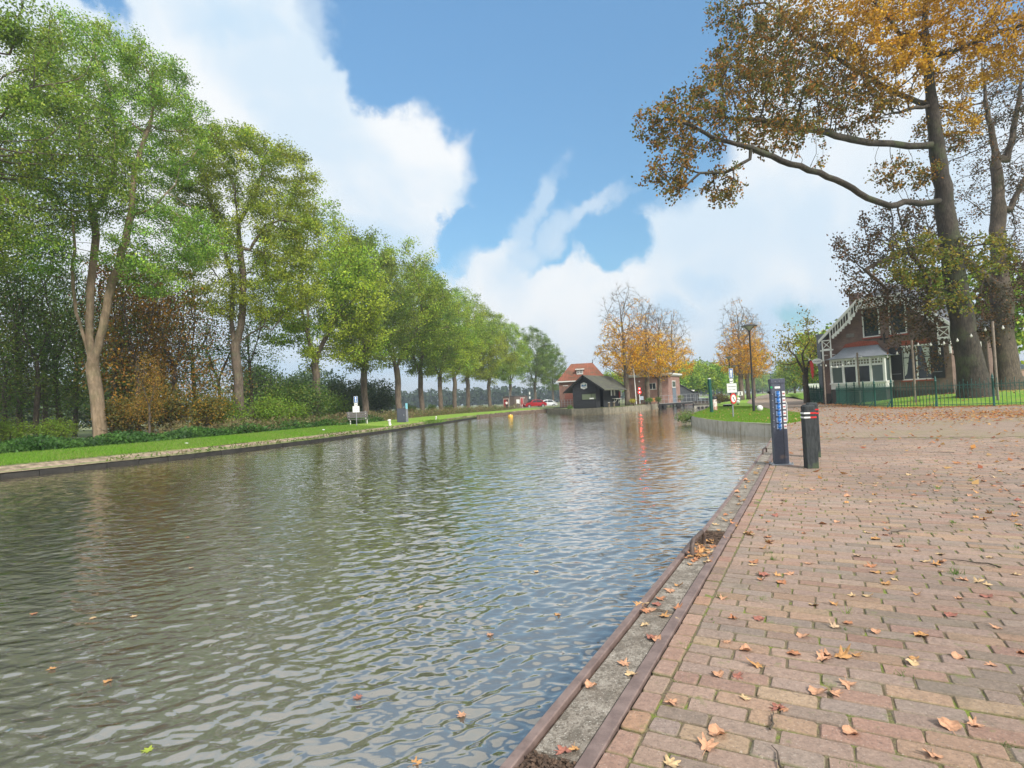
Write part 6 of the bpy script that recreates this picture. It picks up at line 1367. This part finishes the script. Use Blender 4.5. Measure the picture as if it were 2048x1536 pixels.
def car(px, py, Y, rz, col, lab, flip=False):
    t = thing('parked_car', lab, 'car', D(px, py, Y), rz, 'cars parked by the barn'); M_ = plain('car_paint_%d' % int(col[0]*1000), col, .25, .2, var=.05, bump=0); L = 4.1
    prof = [(-2.05, .35), (-2.0, .75), (-1.75, .95), (-1.55, 1.02), (-1.05, 1.38), (-.3, 1.47), (.5, 1.42), (1.05, 1.02), (1.75, .88), (2.02, .68), (2.05, .35)]
    m = MB(); n = len(prof); rows = [(-.84, .0), (-.80, .03), (.80, .03), (.84, .0)]
    vs = []
    for y, i in ((-.86, 0), (.86, 0)):
        for x, z in prof: w = 1-(.20 if z > 1.1 else 0); vs.append((x, y*w, z))
    fs = [tuple(range(n)), tuple(range(2*n-1, n-1, -1))]+[((i+1) % n, i, n+i, n+(i+1) % n) for i in range(n)]; m.add(vs, fs); bd = m.build('body', M_, t)
    for s in (-1, 1):
        g = MB(); y = s*.70; g.add([(-1.25, s*.80, 1.02), (-.98, y, 1.33), (-.1, y, 1.38), (-.1, s*.80, 1.02)], [(0, 1, 2, 3)]); g.add([(-.02, s*.80, 1.02), (-.02, y, 1.38), (.45, y, 1.35), (.85, s*.80, 1.02)], [(0, 1, 2, 3)])
        for v in range(len(g.v)): g.v[v] = (g.v[v][0], g.v[v][1]+s*.06, g.v[v][2])
        g.build('side_window', GL, t)
    r = MB(); r.add([(-1.60, -.66, 1.02), (-1.60, .66, 1.02), (-1.10, .60, 1.36), (-1.10, -.60, 1.36)], [(0, 1, 2, 3)]); r.v = [(x-.03, y, z+.02) for x, y, z in r.v]; r.build('rear_window', GL, t)
    r = MB(); r.add([(1.12, -.66, 1.02), (1.12, .66, 1.02), (.56, .60, 1.39), (.56, -.60, 1.39)], [(0, 1, 2, 3)]); r.v = [(x+.02, y, z+.02) for x, y, z in r.v]; r.build('windscreen', GL, t)
    for x in (-1.3, 1.3):
        for s in (-1, 1):
            w = MB(); w.M = Matrix.Translation((x, s*.74, .33)) @ Matrix.Rotation(PI/2, 4, 'X'); w.lathe([(.33, -.13), (.33, .13)], 18, smooth=False); wh = w.build('wheel', BLK, t); w = MB(); w.M = Matrix.Translation((x, s*.74, .33)) @ Matrix.Rotation(PI/2, 4, 'X'); w.lathe([(.19, -.14), (.19, .14)], 12, smooth=False); w.build('rim', STEEL, wh)
    for s in (-1, 1):
        MB().box(-2.06, -1.98, s*.62-.14, s*.62+.14, .68, .86).build('tail_light', plain('tail_lamp_red', (.4, .01, .01), .3, bump=0), t); MB().box(1.98, 2.05, s*.6-.16, s*.6+.16, .58, .74).build('headlight', OFFW, t)
car(1069, 816, 100, math.radians(200), (.36, .015, .02), 'red hatchback parked left of the white car'); car(1092, 815, 108, math.radians(195), (.62, .64, .66), 'white car parked right of the red hatchback')
def clutter():
    t = thing('waste_bin', 'dark green bin standing between the toilet building and the red car', 'bin', D(1052, 816, 99), 0); MB().lathe([(.20, 0), (.22, .62), (.24, .64), (.2, .74), (.05, .78)], 12).build('body', DKG, t)
    for px, py, h, lab in ((1029, 818, .62, 'red and white striped marker post before the toilet building corner'), (1044.5, 816.5, .55, 'red and white marker post before the narrow red door')):
        t = thing('marker_post', lab, 'marker post', D(px, py, 97), 0, 'striped marker posts'); MB().lathe([(.06, 0), (.06, h)], 8).build('post', W_PAINT, t); [MB().lathe([(.064, h*z), (.064, h*(z+.16))], 8).build('red_band', REDP, t) for z in (.1, .45)]
    t = thing('thin_pole', 'thin pale pole rising in front of the toilet building', 'pole', D(1019.5, 819.5, 92), 0); MB().tube([(0, 0, -.1), (0, 0, 3.1)], .045, 6).build('pole', STEEL, t)
    for px, py, lab in ((1060.5, 815, 'white traffic sign pair on a post behind the red car'),):
        b = D(px, py, 118); t = thing('traffic_sign', lab, 'sign', b); MB().tube([(0, .03, 0), (0, .03, 3.4)], .03, 6).build('pole', STEEL, t); MB().box(-.12, .12, -.02, 0, 2.7, 3.25).build('plate', W_PAINT, t); MB().box(-.15, .15, -.02, 0, 1.85, 2.3).build('plate', W_PAINT, t)
    # walkway with railing between bank and hut
    a = D(1112, 815.5, 76); b = D(1148, 814, 74); t = thing('walkway', 'dark plank walkway with a thin steel railing left of the black hut', 'walkway', a); v = b-a
    m = MB(); m.bar((0, 0, -.05), tuple(v+[0, 0, -.05]), 1.0, .14); m.build('deck', BLK, t); m = MB()
    for k in range(7): p = v*k/6; m.bar(tuple(p), tuple(p+[0, 0, 1.0]), .045)
    for h in (.35, .65, 1.0): m.bar((0, 0, h), tuple(v+[0, 0, h]), .03)
    m.build('railing', STEEL, t)
    # lifebuoy sign etc by the pump house
    t = thing('flagpole', 'tall pale thin flagpole among the golden trees', 'flagpole', D(1272.5, 805, 66)); MB().tube([(0, 0, -.2), (-.04, 0, 2.0), (-.12, 0, 4.0)], [.055, .05, .035], 8).build('pole', W_PAINT, t)
    b = D(1280, 806, 64); t = thing('traffic_signal', 'lock signal showing a glowing red lamp before the pump house', 'signal', b); MB().tube([(0, .04, -.1), (0, .04, 1.7)], .035, 6).build('pole', W_PAINT, t); MB().bbox(-.10, .10, -.06, .06, 1.15, 1.72, .02).build('housing', plain('signal_housing_red', (.30, .02, .02), .5), t)
    for z, s in ((1.62, 14), (1.22, 10)):
        m = MB(); m.M = Matrix.Translation((0, -.065, z)) @ Matrix.Rotation(PI/2, 4, 'X'); m.lathe([(.085, 0), (.085, .02)], 14); m.build('lamp', M_REDLAMP, t)
    m = MB(); m.M = Matrix.Translation((.02, -.03, 1.22)) @ Matrix.Rotation(PI/2, 4, 'X'); m.lathe([(.22, 0), (.22, .01)], 14); m.build('round_plate', REDP, t)
    t = thing('info_panel', 'small grey information panel on legs right of the lock signal', 'panel', D(1283.5, 806, 64.5)); MB().box(-.22, .22, -.03, 0, .35, .78).build('plate', plain('panel_grey', (.33, .38, .45), .5), t); [MB().bar((x, 0, 0), (x, 0, .35), .04).build('leg', DKG, t) for x in (-.15, .15)]
    t = thing('orange_box', 'small orange box beside the right golden trunk', 'box', D(1306.5, 803.5, 69)); MB().bbox(-.25, .25, 0, .3, 0, .45, .02).build('body', plain('orange_plastic', (.55, .22, .08), .5), t)
    # fenders and mooring stubs along the quay
    for px, py, lab in ((1218, 811, 'pale stub bollard at the hut door'), (1228, 810, 'white-topped stub bollard right of the hut door'), (1268, 808, 'dark stub bollard below the yellow plant'), (1297, 807, 'dark stub bollard left of the pump house window')):
        p = D(px, py, 61.5+(px-1218)*.1); t = thing('stub_bollard', lab, 'mooring bollard', p, 0, 'stub bollards on the lock quay'); MB().lathe([(.11, -.2), (.11, .22), (.16, .25), (.14, .32)], 10).build('post', WOODG, t); MB().lathe([(.12, .321), (.07, .36)], 10).build('cap', OFFW, t)
M_REDLAMP = emis('red_signal_lamp', (1.0, .05, .05), 22)
clutter()
# person in the doorway
def person():
    b = D(1013.6, 819, 97.5); t = thing('person', 'person in a white top and dark trousers standing in the toilet doorway', 'person', b, math.radians(100))
    def skin(name, pts, edges, rad, mat, par):
        me = bpy.data.meshes.new(name); me.from_pydata(pts, edges, []); o = bpy.data.objects.new(name, me); COL.objects.link(o)
        md = o.modifiers.new('s', 'SKIN'); sb = o.modifiers.new('u', 'SUBSURF'); sb.levels = sb.render_levels = 1
        for i, r in enumerate(rad): me.skin_vertices[0].data[i].radius = (r, r)
        me.skin_vertices[0].data[0].use_root = True; bpy.context.view_layer.update(); dg = bpy.context.evaluated_depsgraph_get(); m2 = bpy.data.meshes.new_from_object(o.evaluated_get(dg)); bpy.data.objects.remove(o)
        m2.materials.clear(); return obj(name, m2, mat, par)
    s = .90; P = [(0, 0, .95), (0, 0, 1.15), (0, 0, 1.38), (0, 0, 1.50), (0, .01, 1.58), (.02, .01, 1.68), (0, .18, 1.38), (.12, .24, 1.12), (.30, .2, 1.10), (0, -.18, 1.38), (.05, -.24, 1.12), (.12, -.24, .88), (0, .09, .9), (.02, .1, .5), (0, .1, .07), (.16, .1, .03), (0, -.09, .9), (-.02, -.1, .5), (0, -.1, .07), (.16, -.1, .03)]
    E = [(0, 1), (1, 2), (2, 3), (3, 4), (4, 5), (2, 6), (6, 7), (7, 8), (2, 9), (9, 10), (10, 11), (0, 12), (12, 13), (13, 14), (14, 15), (0, 16), (16, 17), (17, 18), (18, 19)]
    rd = [.13, .12, .13, .055, .07, .09, .06, .045, .03, .06, .045, .03, .09, .065, .045, .03, .09, .065, .045, .03]
    SK = plain('skin', (.45, .25, .18), .6, bump=0); P = [(x*s, y*s, z*s) for x, y, z in P]
    skin('body', P, E, [r*s for r in rd], SK, t)
    MB().ball((0, 0, 1.68*s), .105*s, 10, 8).build('hair', plain('dark_hair', (.04, .025, .02), .8), t, loc=(-.02, 0, .02))
    sub = [0, 1, 2, 6, 7, 9, 10]; mp = {k: i for i, k in enumerate(sub)}; skin('white_top', [P[k] for k in sub], [(mp[a], mp[c]) for a, c in E if a in mp and c in mp], [(rd[k]+.025)*s for k in sub], W_PAINT, t)
    sub = [0, 12, 13, 14, 16, 17, 18]; mp = {k: i for i, k in enumerate(sub)}; skin('dark_trousers', [P[k] for k in sub], [(mp[a], mp[c]) for a, c in E if a in mp and c in mp], [(rd[k]+.022)*s for k in sub], plain('dark_cloth', (.02, .02, .022), .9), t)
person()

# lock footbridge and gate
def bridge():
    a = D(1318, 806, 69); b = D(1398, 799, 69); a[2] = .02; b[2] = .12; t = thing('lock_footbridge', 'low footbridge with thin double handrail across the lock entrance', 'footbridge', a); v = b-a; L = np.linalg.norm(v)
    m = MB(); m.bar((0, 0, .1), tuple(v+[0, 0, .1]), .7, .13); m.build('deck', plain('bridge_deck', (.34, .34, .33), .7), t); m = MB(); m.bar((0, -.36, .02), tuple(v+[0, -.36, .02]), .05, .22); m.build('beam', BLK, t)
    m = MB(); n = 9
    for k in range(n+1): p = v*k/n; m.bar(tuple(p+[0, -.33, .1]), tuple(p+[0, -.33, 1.1]), .035)
    for h in (.65, 1.1): m.bar((0, -.33, h), tuple(v+[0, -.33, h]), .03)
    m.build('handrail', STEEL, t)
    for k in (.12, .35, .62, .86): m = MB(); p = v*k; m.bar(tuple(p+[0, 0, -1.4]), tuple(p+[0, 0, .05]), .16); m.build('pile', BLK, t)
    for k in (.02, .10, .46): m = MB(); p = v*k; m.M = Matrix.Translation(Vector(p+[0, -.45, -.22])) @ Matrix.Rotation(PI/2, 4, 'X'); m.lathe([(.22, -.08), (.33, -.08), (.33, .08), (.22, .08)], 16); m.build('tyre_fender', plain('tyre_rubber', (.012, .012, .012), .8), t)
    c = D(1388, 803, 63); t = thing('lock_gate', 'grey lock gate head with beams and railings right of the footbridge', 'lock gate', (c[0], c[1], 0)); d = D(1440, 800, 62)-c; d[2] = 0
    m = MB(); m.bar((0, 0, -.75), tuple(d+[0, 0, -.75]), 1.0, 1.2); m.build('masonry', M_conc_old, t); m = MB(); m.bar((0, -.1, .0), tuple(d+[0, -.1, .0]), .5, .16); m.bar((0, .4, .22), tuple(d*.6+[0, .4, .22]), .3, .25); m.build('beam', plain('weathered_beam', (.16, .14, .12), .85, var=.5, scale=4), t)
    m = MB()
    for k in range(8): p = d*k/7; m.bar(tuple(p+[0, 0, 0]), tuple(p+[0, 0, 1.05]), .035)
    for h in (.6, 1.05): m.bar((0, 0, h), tuple(d+[0, 0, h]), .03)
    m.build('railing', STEEL, t); m = MB()
    for k in range(6): p = d*(.1+k*.15); m.box(p[0]-.1, p[0]+.1, p[1]-.75, p[1]-.52, -1.0, -.25)
    m.build('fender_boards', BLK, t)
bridge()
# plants by the lock
def plant(px, py, Y, w, h, cols, lab, mat=None, seed=1):
    r = np.random.default_rng(seed); n = int(260*w*h/ (.5)); n3 = ell(n, [(0, 0, h*.5, w/2, w/2, h*.5)], r, .1); V, F, c = leaf_quads(n3, .16, .06, pal(cols, .5, seed)(n3, r), r, -.6); t = thing('garden_plant', lab, 'plant', D(px, py, Y)); obj('foliage', np_mesh('foliage', V, F, c), mat or ML, t)
    MB().tube([(0, 0, 0), (0, 0, h*.5)], .03, 5).build('stem', MB_dark, t)
plant(1266, 806, 64, .9, .5, [(.45, .42, .04), (.55, .50, .08)], 'yellow-leaved plant at the foot of the flagpole', seed=2); plant(1299, 805, 67, 1.2, .6, [(.10, .22, .05), (.16, .28, .06)], 'green leafy plant left of the orange box', seed=3)
plant(1316, 804.5, 68, 1.0, .7, [(.12, .20, .05), (.2, .22, .06)], 'green plant at the footbridge end', seed=4); plant(1361, 801, 78, 1.0, .8, [(.28, .30, .07), (.2, .28, .08)], 'yellow-green plant at the pump house corner', seed=5); plant(1440, 806, 58, 2.2, 1.0, [(.16, .11, .06), (.22, .15, .07), (.10, .12, .05)], 'brown withered shrub at the back of the grass point', ML2, 6)
plant(1372, 846, 29.9, 1.2, .65, [(.13, .22, .05), (.20, .26, .07), (.28, .26, .12)], 'reeds growing from the water at the tip of the concrete wall', seed=7)
plant(1140, 824, 62.5, .7, .8, [(.12, .26, .05), (.16, .30, .06)], 'green reeds at the water corner below the black hut', seed=8)
plant(868, 846, 45, 2.4, .30, [(.13, .28, .03), (.2, .3, .06)], 'grass tuft hanging over the bank right of the cabinet', seed=9)

# villa garden: poles, string lights, flag, hanging sign
def garden():
    poles = [(1651, 801, 38.8, 2.7), (1720.5, 803, 34.6, 3.0), (1832, 808, 29.9, 3.4), (1996.5, 806, 26.9, 3.9)]; tops = []
    labs = ('grey wooden pole at the villa left corner', 'grey wooden pole before the white bay window', 'grey wooden pole before the shuttered window', 'reddish wooden pole right of the huge oak')
    for (px, py, Y, h), lab in zip(poles, labs):
        b = D(px, py, Y); t = thing('light_pole', lab, 'pole', b, 0, 'poles carrying the string lights'); MB().tube([(0, 0, -.3), (0, 0, h)], .055, 8).build('pole', plain('silvered_post', (.26, .21, .17), .9, var=.3), t); tops.append(b+np.array([0, 0, h-.12]))
    bulb = plain('bulb_glass', (.75, .74, .68), .2, bump=0)
    pts = [D(1600, 690, 47)]+tops+[tops[-1]+np.array([4.5, -1.5, .2])]
    t = thing('string_lights', 'sagging string of white garden light bulbs across the villa front', 'string lights', pts[2]); o = pts[2]; wire = MB(); bs = []
    for a, b in zip(pts[:-1], pts[1:]):
        q = [a+(b-a)*u+np.array([0, 0, -.55*4*u*(1-u)*min(1, np.linalg.norm(b-a)/6)]) for u in np.linspace(0, 1, 13)]; wire.tube([tuple(p-o) for p in q], .010, 4); bs += [p-o for p in q[1:-1:2]]
    wire.build('cable', BLK, t)
    for p in bs: MB().lathe([(.02, .0), (.02, -.05), (.055, -.10), (.045, -.16), (.01, -.18)], 10).build('bulb', bulb, t, loc=p)
    b = D(1624.5, 738, 41); t = thing('red_banner', 'red banner flag hanging left of the villa corner', 'flag', b, -.6); m = MB(); m.prism([(-.14, .55), (.06, .62), (.10, .2), (.08, -.45), (-.02, -.75), (-.10, -.2)], -.01, .01); m.build('cloth', REDP, t); MB().bar((-.45, .012, .95), (.12, .012, .58), .025).build('pole', W_PAINT, t)
    b = D(1634.5, 722.5, 40.3); t = thing('hanging_sign', 'oval white hanging sign with dark lettering at the villa corner', 'sign', b, -.5); m = MB(); m.M = Matrix.Scale(1.7, 4, (1, 0, 0)) @ Matrix.Rotation(PI/2, 4, 'X'); m.lathe([(.17, -.04), (.19, -.02), (.19, .02), (.17, .04)], 24); m.build('board', W_PAINT, t); lettering('Heineken', .13, plain('navy_print', (.02, .03, .10), .5, bump=0), t, 0, -.045, 0); MB().bar((.2, 0, .17), (.45, .1, .4), .02).build('bracket', BLK, t)
    # garden wall and van at the far edges
    b = D(2060, 790, 40); t = thing('garden_wall', 'pinkish brick garden wall at the right edge behind the beech', 'wall', (b[0]-1.6, b[1], .4)); MB().box(0, 7, 0, .25, 0, 1.4).build('wall', brick_wall('garden_brick', (.36, .2, .16), (.42, .25, .2), (.35, .32, .28)), t); MB().box(-.03, 7.03, -.05, .3, 1.403, 1.47).build('coping', WOODG, t)
    b = D(1631, 783, 75); t = thing('white_van', 'white van parked far behind the fence, left of the villa', 'van', (b[0], b[1], .05), 1.0); m = MB(); m.prism([(-1.9, .3), (-1.9, 1.75), (-.5, 1.8), (.7, 1.75), (1.2, 1.1), (1.9, .95), (1.95, .3)], -.8, .8); m.build('body', W_PAINT, t)
    m = MB(); m.add([(.74, -.7, 1.70), (.74, .7, 1.70), (1.21, .72, 1.14), (1.21, -.72, 1.14)], [(0, 1, 2, 3)]); m.v = [(x+.03, y, z+.02) for x, y, z in m.v]; m.build('windscreen', GL, t)
    for x in (-1.2, 1.2):
        for s in (-1, 1): w = MB(); w.M = Matrix.Translation((x, s*.72, .32)) @ Matrix.Rotation(PI/2, 4, 'X'); w.lathe([(.32, -.1), (.32, .1)], 14); w.build('wheel', BLK, t)
garden()

# ------------------------------------------------------------------ fallen leaves
LC = [(.44, .19, .09), (.52, .27, .10), (.53, .28, .16), (.58, .40, .21), (.34, .13, .09), (.46, .32, .20)]
LN = ['rusty orange', 'golden orange', 'salmon brown', 'pale tan', 'dark red', 'dull buff']
def leafm(k, seed, kind):
    r = np.random.default_rng(seed); n = 44; A = np.linspace(0, 2*PI, n, endpoint=False); lob = [(0, 1.0, .26), (.72, .85, .24), (-.72, .85, .24), (1.5, .62, .30), (-1.5, .62, .30), (2.5, .30, .3), (-2.5, .30, .3)]
    if kind == 0: R = .30+sum(h*.62*(1+r.normal(0, .12))*np.exp(-((np.angle(np.exp(1j*(A-a-r.normal(0, .05)))))/w)**2) for a, h, w in lob)
    else: R = .62+.18*np.cos(A)+.05*np.sin(A*7+r.uniform(0, 6))
    R *= 1+r.normal(0, .03, n); a1, a2 = r.uniform(.3, 1.1, 2)*(1, 1); ph = r.uniform(0, 2*PI); V = [(0, 0, 0)]; ring = []
    for f in (.5, 1.0):
        for a, q in zip(A, R): x = q*f*math.cos(a); y = q*f*math.sin(a); u = x*math.cos(ph)+y*math.sin(ph); V.append((x, y, a1*.75*u*u+.10*math.sin(5*a+ph)*f*q))
    F = [(0, 1+i, 1+(i+1) % n) for i in range(n)]; F4 = [(1+i, 1+n+i, 1+n+(i+1) % n, 1+(i+1) % n) for i in range(n)]
    b = len(V); V += [(-.15, -.02, .03), (-.15, .02, .03), (-1.0, .015, .14), (-1.0, -.015, .14)]; zmin = min(v[2] for v in V); V = [(x, y, z-zmin) for x, y, z in V]
    me = bpy.data.meshes.new('fallen_leaf'); me.from_pydata(V, [], F+F4+[(b, b+1, b+2, b+3)]); me.polygons.foreach_set('use_smooth', [True]*len(me.polygons)); me.materials.append(leafmats[k]); return me
def lmk(k):
    t = NT('dry_leaf_%s' % LN[k].replace(' ', '_')); n = t.noise(t.co(), 3.5, 5, .7); c = t.mix(t.mapr(n, .35, .65), tuple(x*.7 for x in LC[k]), tuple(min(.9, x*1.2) for x in LC[k])); t.base(c).rough(.65); return t.m
leafmats = [lmk(k) for k in range(6)]
leafs = [(k, leafm(k, 100+k*7+j, 0 if j < 2 else 1)) for k in range(6) for j in range(3)]
def scatter():
    r = np.random.default_rng(8); spots = []
    fixed = [(1468, 1238, 0), (1180, 1375, 2), (1150, 1500, 1), (1130, 1505, 4), (1262, 1350, 3), (1300, 1275, 4), (1310, 1280, 2), (1280, 1212, 1), (1288, 1208, 3), (1316, 1210, 4), (1305, 1220, 2), (1440, 1470, 2), (1415, 1497, 2), (1340, 1530, 3), (1560, 1418, 4), (1570, 1420, 2), (1605, 1275, 2), (1520, 1240, 4), (1655, 1312, 2), (1681, 1316, 1), (1712, 1312, 1), (1828, 1328, 3), (1635, 1388, 2), (1668, 1388, 2), (1865, 1512, 2), (1770, 1168, 1), (1790, 1160, 3), (1670, 1210, 1), (1695, 1248, 0), (1835, 1190, 1), (1955, 1165, 3), (1973, 1170, 3), (1530, 1152, 4), (1520, 1150, 0), (1980, 1116, 3), (1735, 1193, 3), (1920, 1198, 2), (1870, 1130, 1), (1882, 1126, 2), (1898, 1230, 4)]
    for px, py, k in fixed: p = G(px, py, 0); spots.append((p[0], p[1], k, None))
    # leaves round the mooring hoop and in the joint gutter
    for _ in range(46):
        s = r.normal(2.66, .16); t = r.uniform(.05, .22); p = Q(t, s); spots.append((p[0], p[1], int(r.choice([0, 1, 1, 2])), r.uniform(.022, .042)))
    while len(spots) < 300:
        s = r.uniform(0, 1)**1.15*7.2+.5; t = r.uniform(.36, 5.5) if r.random() < .9 else r.uniform(.06, .25); p = Q(t, s)
        if p[0] < .93*p[1]+.3: spots.append((p[0], p[1], int(r.choice(6, p=[.27, .2, .27, .16, .03, .07])), None))
    for i, (x, y, k, sz) in enumerate(spots):
        c = [m for kk, m in leafs if kk == k]; m = c[int(r.integers(len(c)))]; o = bpy.data.objects.new('fallen_leaf', m); COL.objects.link(o); s = sz or r.uniform(.028, .050)
        o.location = (x, y, .003+.0*s); o.rotation_euler = (r.normal(0, .12), r.normal(0, .12), r.uniform(0, 6.28)); o.scale = (s, s, s*r.uniform(.6, 1.3)); tag(o, '%s dry leaf lying on the near brick paving or its quay edge' % LN[k], 'fallen leaf', '%s fallen leaves on the near paving' % LN[k])
    # floating leaves
    fl = [(1041, 1091, 0, 'small orange leaf on the water, farthest of the floating leaves near the quay'), (1116, 1229, 1, 'golden curled leaf afloat closest to the quay edge'), (978, 1269, 2, 'salmon leaf afloat in mid water below the others'), (716, 1395, 4, 'red-brown leaf floating in the lower middle of the water'), (925, 1430, 2, 'dull salmon leaf floating near the bottom of the water'), (830, 1527, 1, 'golden leaf floating at the bottom picture edge'), (298, 1500, None, 'yellow-green leaf floating at the lower left'), (105, 1337, 1, 'orange leaf floating far left below the tree reflections'), (216, 1362, 1, 'orange leaf floating second from the left'), (265, 1233, 3, 'tan leaf floating alone under the pale trunk reflection'), (186, 1235, 3, 'tan leaf floating left of the lone tan leaf'), (68, 1227, 0, 'brown leaf floating at the left picture edge'), (1072, 1143, 3, 'pale tan leaf afloat between two orange ones'), (380, 1136, 5, 'buff leaf far out on the dark reflection'), (375, 1075, 0, 'tiny brown leaf on the dark tree reflection'), (259, 1060, 5, 'tiny buff leaf on the water left of the dark reflection'), (840, 1213, 5, 'buff leaf on the open middle water'), (720, 1196, 3, 'tiny tan leaf on the open middle water')]
    gm_ = plain('yellow_green_leaf', (.35, .42, .05), .5)
    for px, py, k, lab in fl:
        p = G(px, py, ZW+.004); c = [m for kk, m in leafs if kk == (k if k is not None else 3)]; m = c[0] if k != 4 else c[1]; m = m.copy(); 
        if k is None: m.materials.clear(); m.materials.append(gm_)
        o = bpy.data.objects.new('floating_leaf', m); COL.objects.link(o); s = .042; o.location = p; o.rotation_euler = (0, 0, r.uniform(0, 6)); o.scale = (s, s, s*.45); tag(o, lab, 'floating leaf', 'leaves floating on the canal')
    # everything farther off: one litter
    pts = []
    while len(pts) < 15000:
        s = 6.2+34*r.random()**1.1; t = r.uniform(.06, 24); p = Q(t, s)
        pts.append((p[0], p[1]))
    P_ = np.array(pts); ok = inside(P_, plaza_poly) & (r.random(len(P_)) < np.clip((P_[:, 1]-5)/16, .10, 1)**.8); P_ = P_[ok]; keep = r.random(len(P_)) < np.clip(.45+.5*np.sin(P_[:, 0]*.7+1)*np.sin(P_[:, 1]*.8), .12, 1); P_ = P_[keep]
    ed = []
    fl_ = smooth(fence_line[2:], 2)
    for _ in range(4200): i = int(r.integers(len(fl_)-1)); q = fl_[i]+(fl_[i+1]-fl_[i])*r.random(); d_ = fl_[i+1]-fl_[i]; d_ = d_/np.linalg.norm(d_); ed.append(q+np.array([-d_[1], d_[0]])*(-abs(r.normal(0, .55))+.15)*1.0)
    ed = np.array(ed); P_ = np.r_[P_, ed]
    m2 = r.normal([18, 18.5], [3.4, 1.8], (3200, 2)); P_ = np.r_[P_, m2[inside(m2, plaza_poly)]]
    g1 = r.uniform([8.5, 18.5], [24, 56], (2600, 2)); g1 = g1[inside(g1, isle_poly) & (r.random(2600) < .5)]
    g2 = r.uniform([17, 14], [40, 44], (5200, 2)); g2 = g2[inside(g2, lawn_poly) & (np.abs(g2[:, 0]-24) < 11)]; P_ = np.r_[P_, g1, g2]
    n = len(P_); zz = np.full(n, .014); lw = inside(P_, lawn_poly); zz[lw] = hgt(P_[lw], 'lawn')+.03; il = inside(P_, isle_poly); zz[il] = .055; C = np.c_[P_, zz]; a = r.uniform(0, 6.28, n); s = r.uniform(.028, .062, n); A_ = np.c_[np.cos(a), np.sin(a), r.normal(0, .25, n)]*s[:, None]; B_ = np.c_[-np.sin(a), np.cos(a), r.normal(0, .25, n)]*s[:, None]*.7
    V = np.stack([C-A_, C+B_, C+A_+[0, 0, .02], C-B_], 1).reshape(-1, 3); V[:, 2] = np.maximum(V[:, 2], .004); ci = r.integers(0, 6, n); c = np.repeat(np.array(LC)[ci]*r.uniform(.7, 1.25, (n, 1))*np.array([1.1, 1, .75]), 4, 0)
    tag(obj('leaf_litter', np_mesh('leaf_litter', V, np.arange(4*n).reshape(-1, 4), c), ML2), 'fallen autumn leaves strewn over the far paving and along the fence', 'leaf litter', kind='stuff')
scatter()
# moss cushions and grass tufts in the paving joints
def joints():
    r = np.random.default_rng(31); V = []; C = []
    for _ in range(430):
        s = r.uniform(-.5, 1)**1*0+(r.uniform(0, 1)**1.4)*9-.3; t = .35+int(r.uniform(0, 30))*.204+r.normal(0, .02); c = Q(t, s); 
        n = int(r.integers(8, 34)); col = np.array([(.14, .24, .03), (.20, .30, .04), (.10, .19, .03)][int(r.integers(3))]); R = r.uniform(.008, .03); hh = r.uniform(.006, .03) if r.random() < .8 else r.uniform(.03, .06)
        for k in range(n):
            p = c+np.array([r.normal(0, R*.6), r.normal(0, R*.6), -.008]); a = r.uniform(0, 6.28); w = .0016+.001*r.random(); d = np.array([math.cos(a), math.sin(a), 0]); l = np.array([r.normal(0, .5), r.normal(0, .5), 1])*hh*r.uniform(.5, 1.2)
            V += [p-d*w, p+d*w, p+l]; C += [col*r.uniform(.7, 1.3)]*3
    V = np.array(V); tag(obj('joint_grass', np_mesh('joint_grass', V, np.arange(len(V)).reshape(-1, 3), np.array(C)), ML), 'small grass tufts and moss sprouting from the paving joints', 'grass', kind='stuff')
    tw = thing('fallen_twigs', None, None); bpy.data.objects.remove(tw)
    for px, py, L, lab in ((1545, 1440, .12, 'curved brown twig lying between bricks near the bottom'), (1560, 1525, .16, 'dark twig with dry roots at the bottom edge of the paving'), (1800, 1063, .26, 'longer brown twig among leaves on the mid paving'), (1940, 1125, .30, 'thin dark twig on the paving at the right'), (1880, 905, .35, 'forked twig far out on the paving')):
        p = G(px, py, .006); a = r.uniform(0, 3); pts = [(math.cos(a+r.normal(0, .15))*L*(k/5-.5), math.sin(a+r.normal(0, .15))*L*(k/5-.5), .004+.003*(k % 2)) for k in range(6)]; m = MB(); m.tube(pts, [.004, .004, .0035, .003, .002, .001], 6); o = m.build('fallen_twig', MB_dark); o.location = p; tag(o, lab, 'twig')
joints()
# ------------------------------------------------------------------ haze
def haze():
    m = MB().box(-1700, 1700, -400, 2500, -2.2, 46); me = m.mesh('haze'); mt = bpy.data.materials.new('haze_air'); mt.use_nodes = True; n = mt.node_tree; n.nodes.clear(); o = n.nodes.new('ShaderNodeOutputMaterial'); v = n.nodes.new('ShaderNodeVolumePrincipled'); v.inputs['Color'].default_value = (.80, .89, 1, 1); v.inputs['Density'].default_value = HAZE; v.inputs['Anisotropy'].default_value = .2; n.links.new(v.outputs[0], o.inputs['Volume'])
    tag(obj('haze', me, mt), 'pale blue haze over the far fields', 'haze', kind='stuff')
HAZE = .0008

haze()
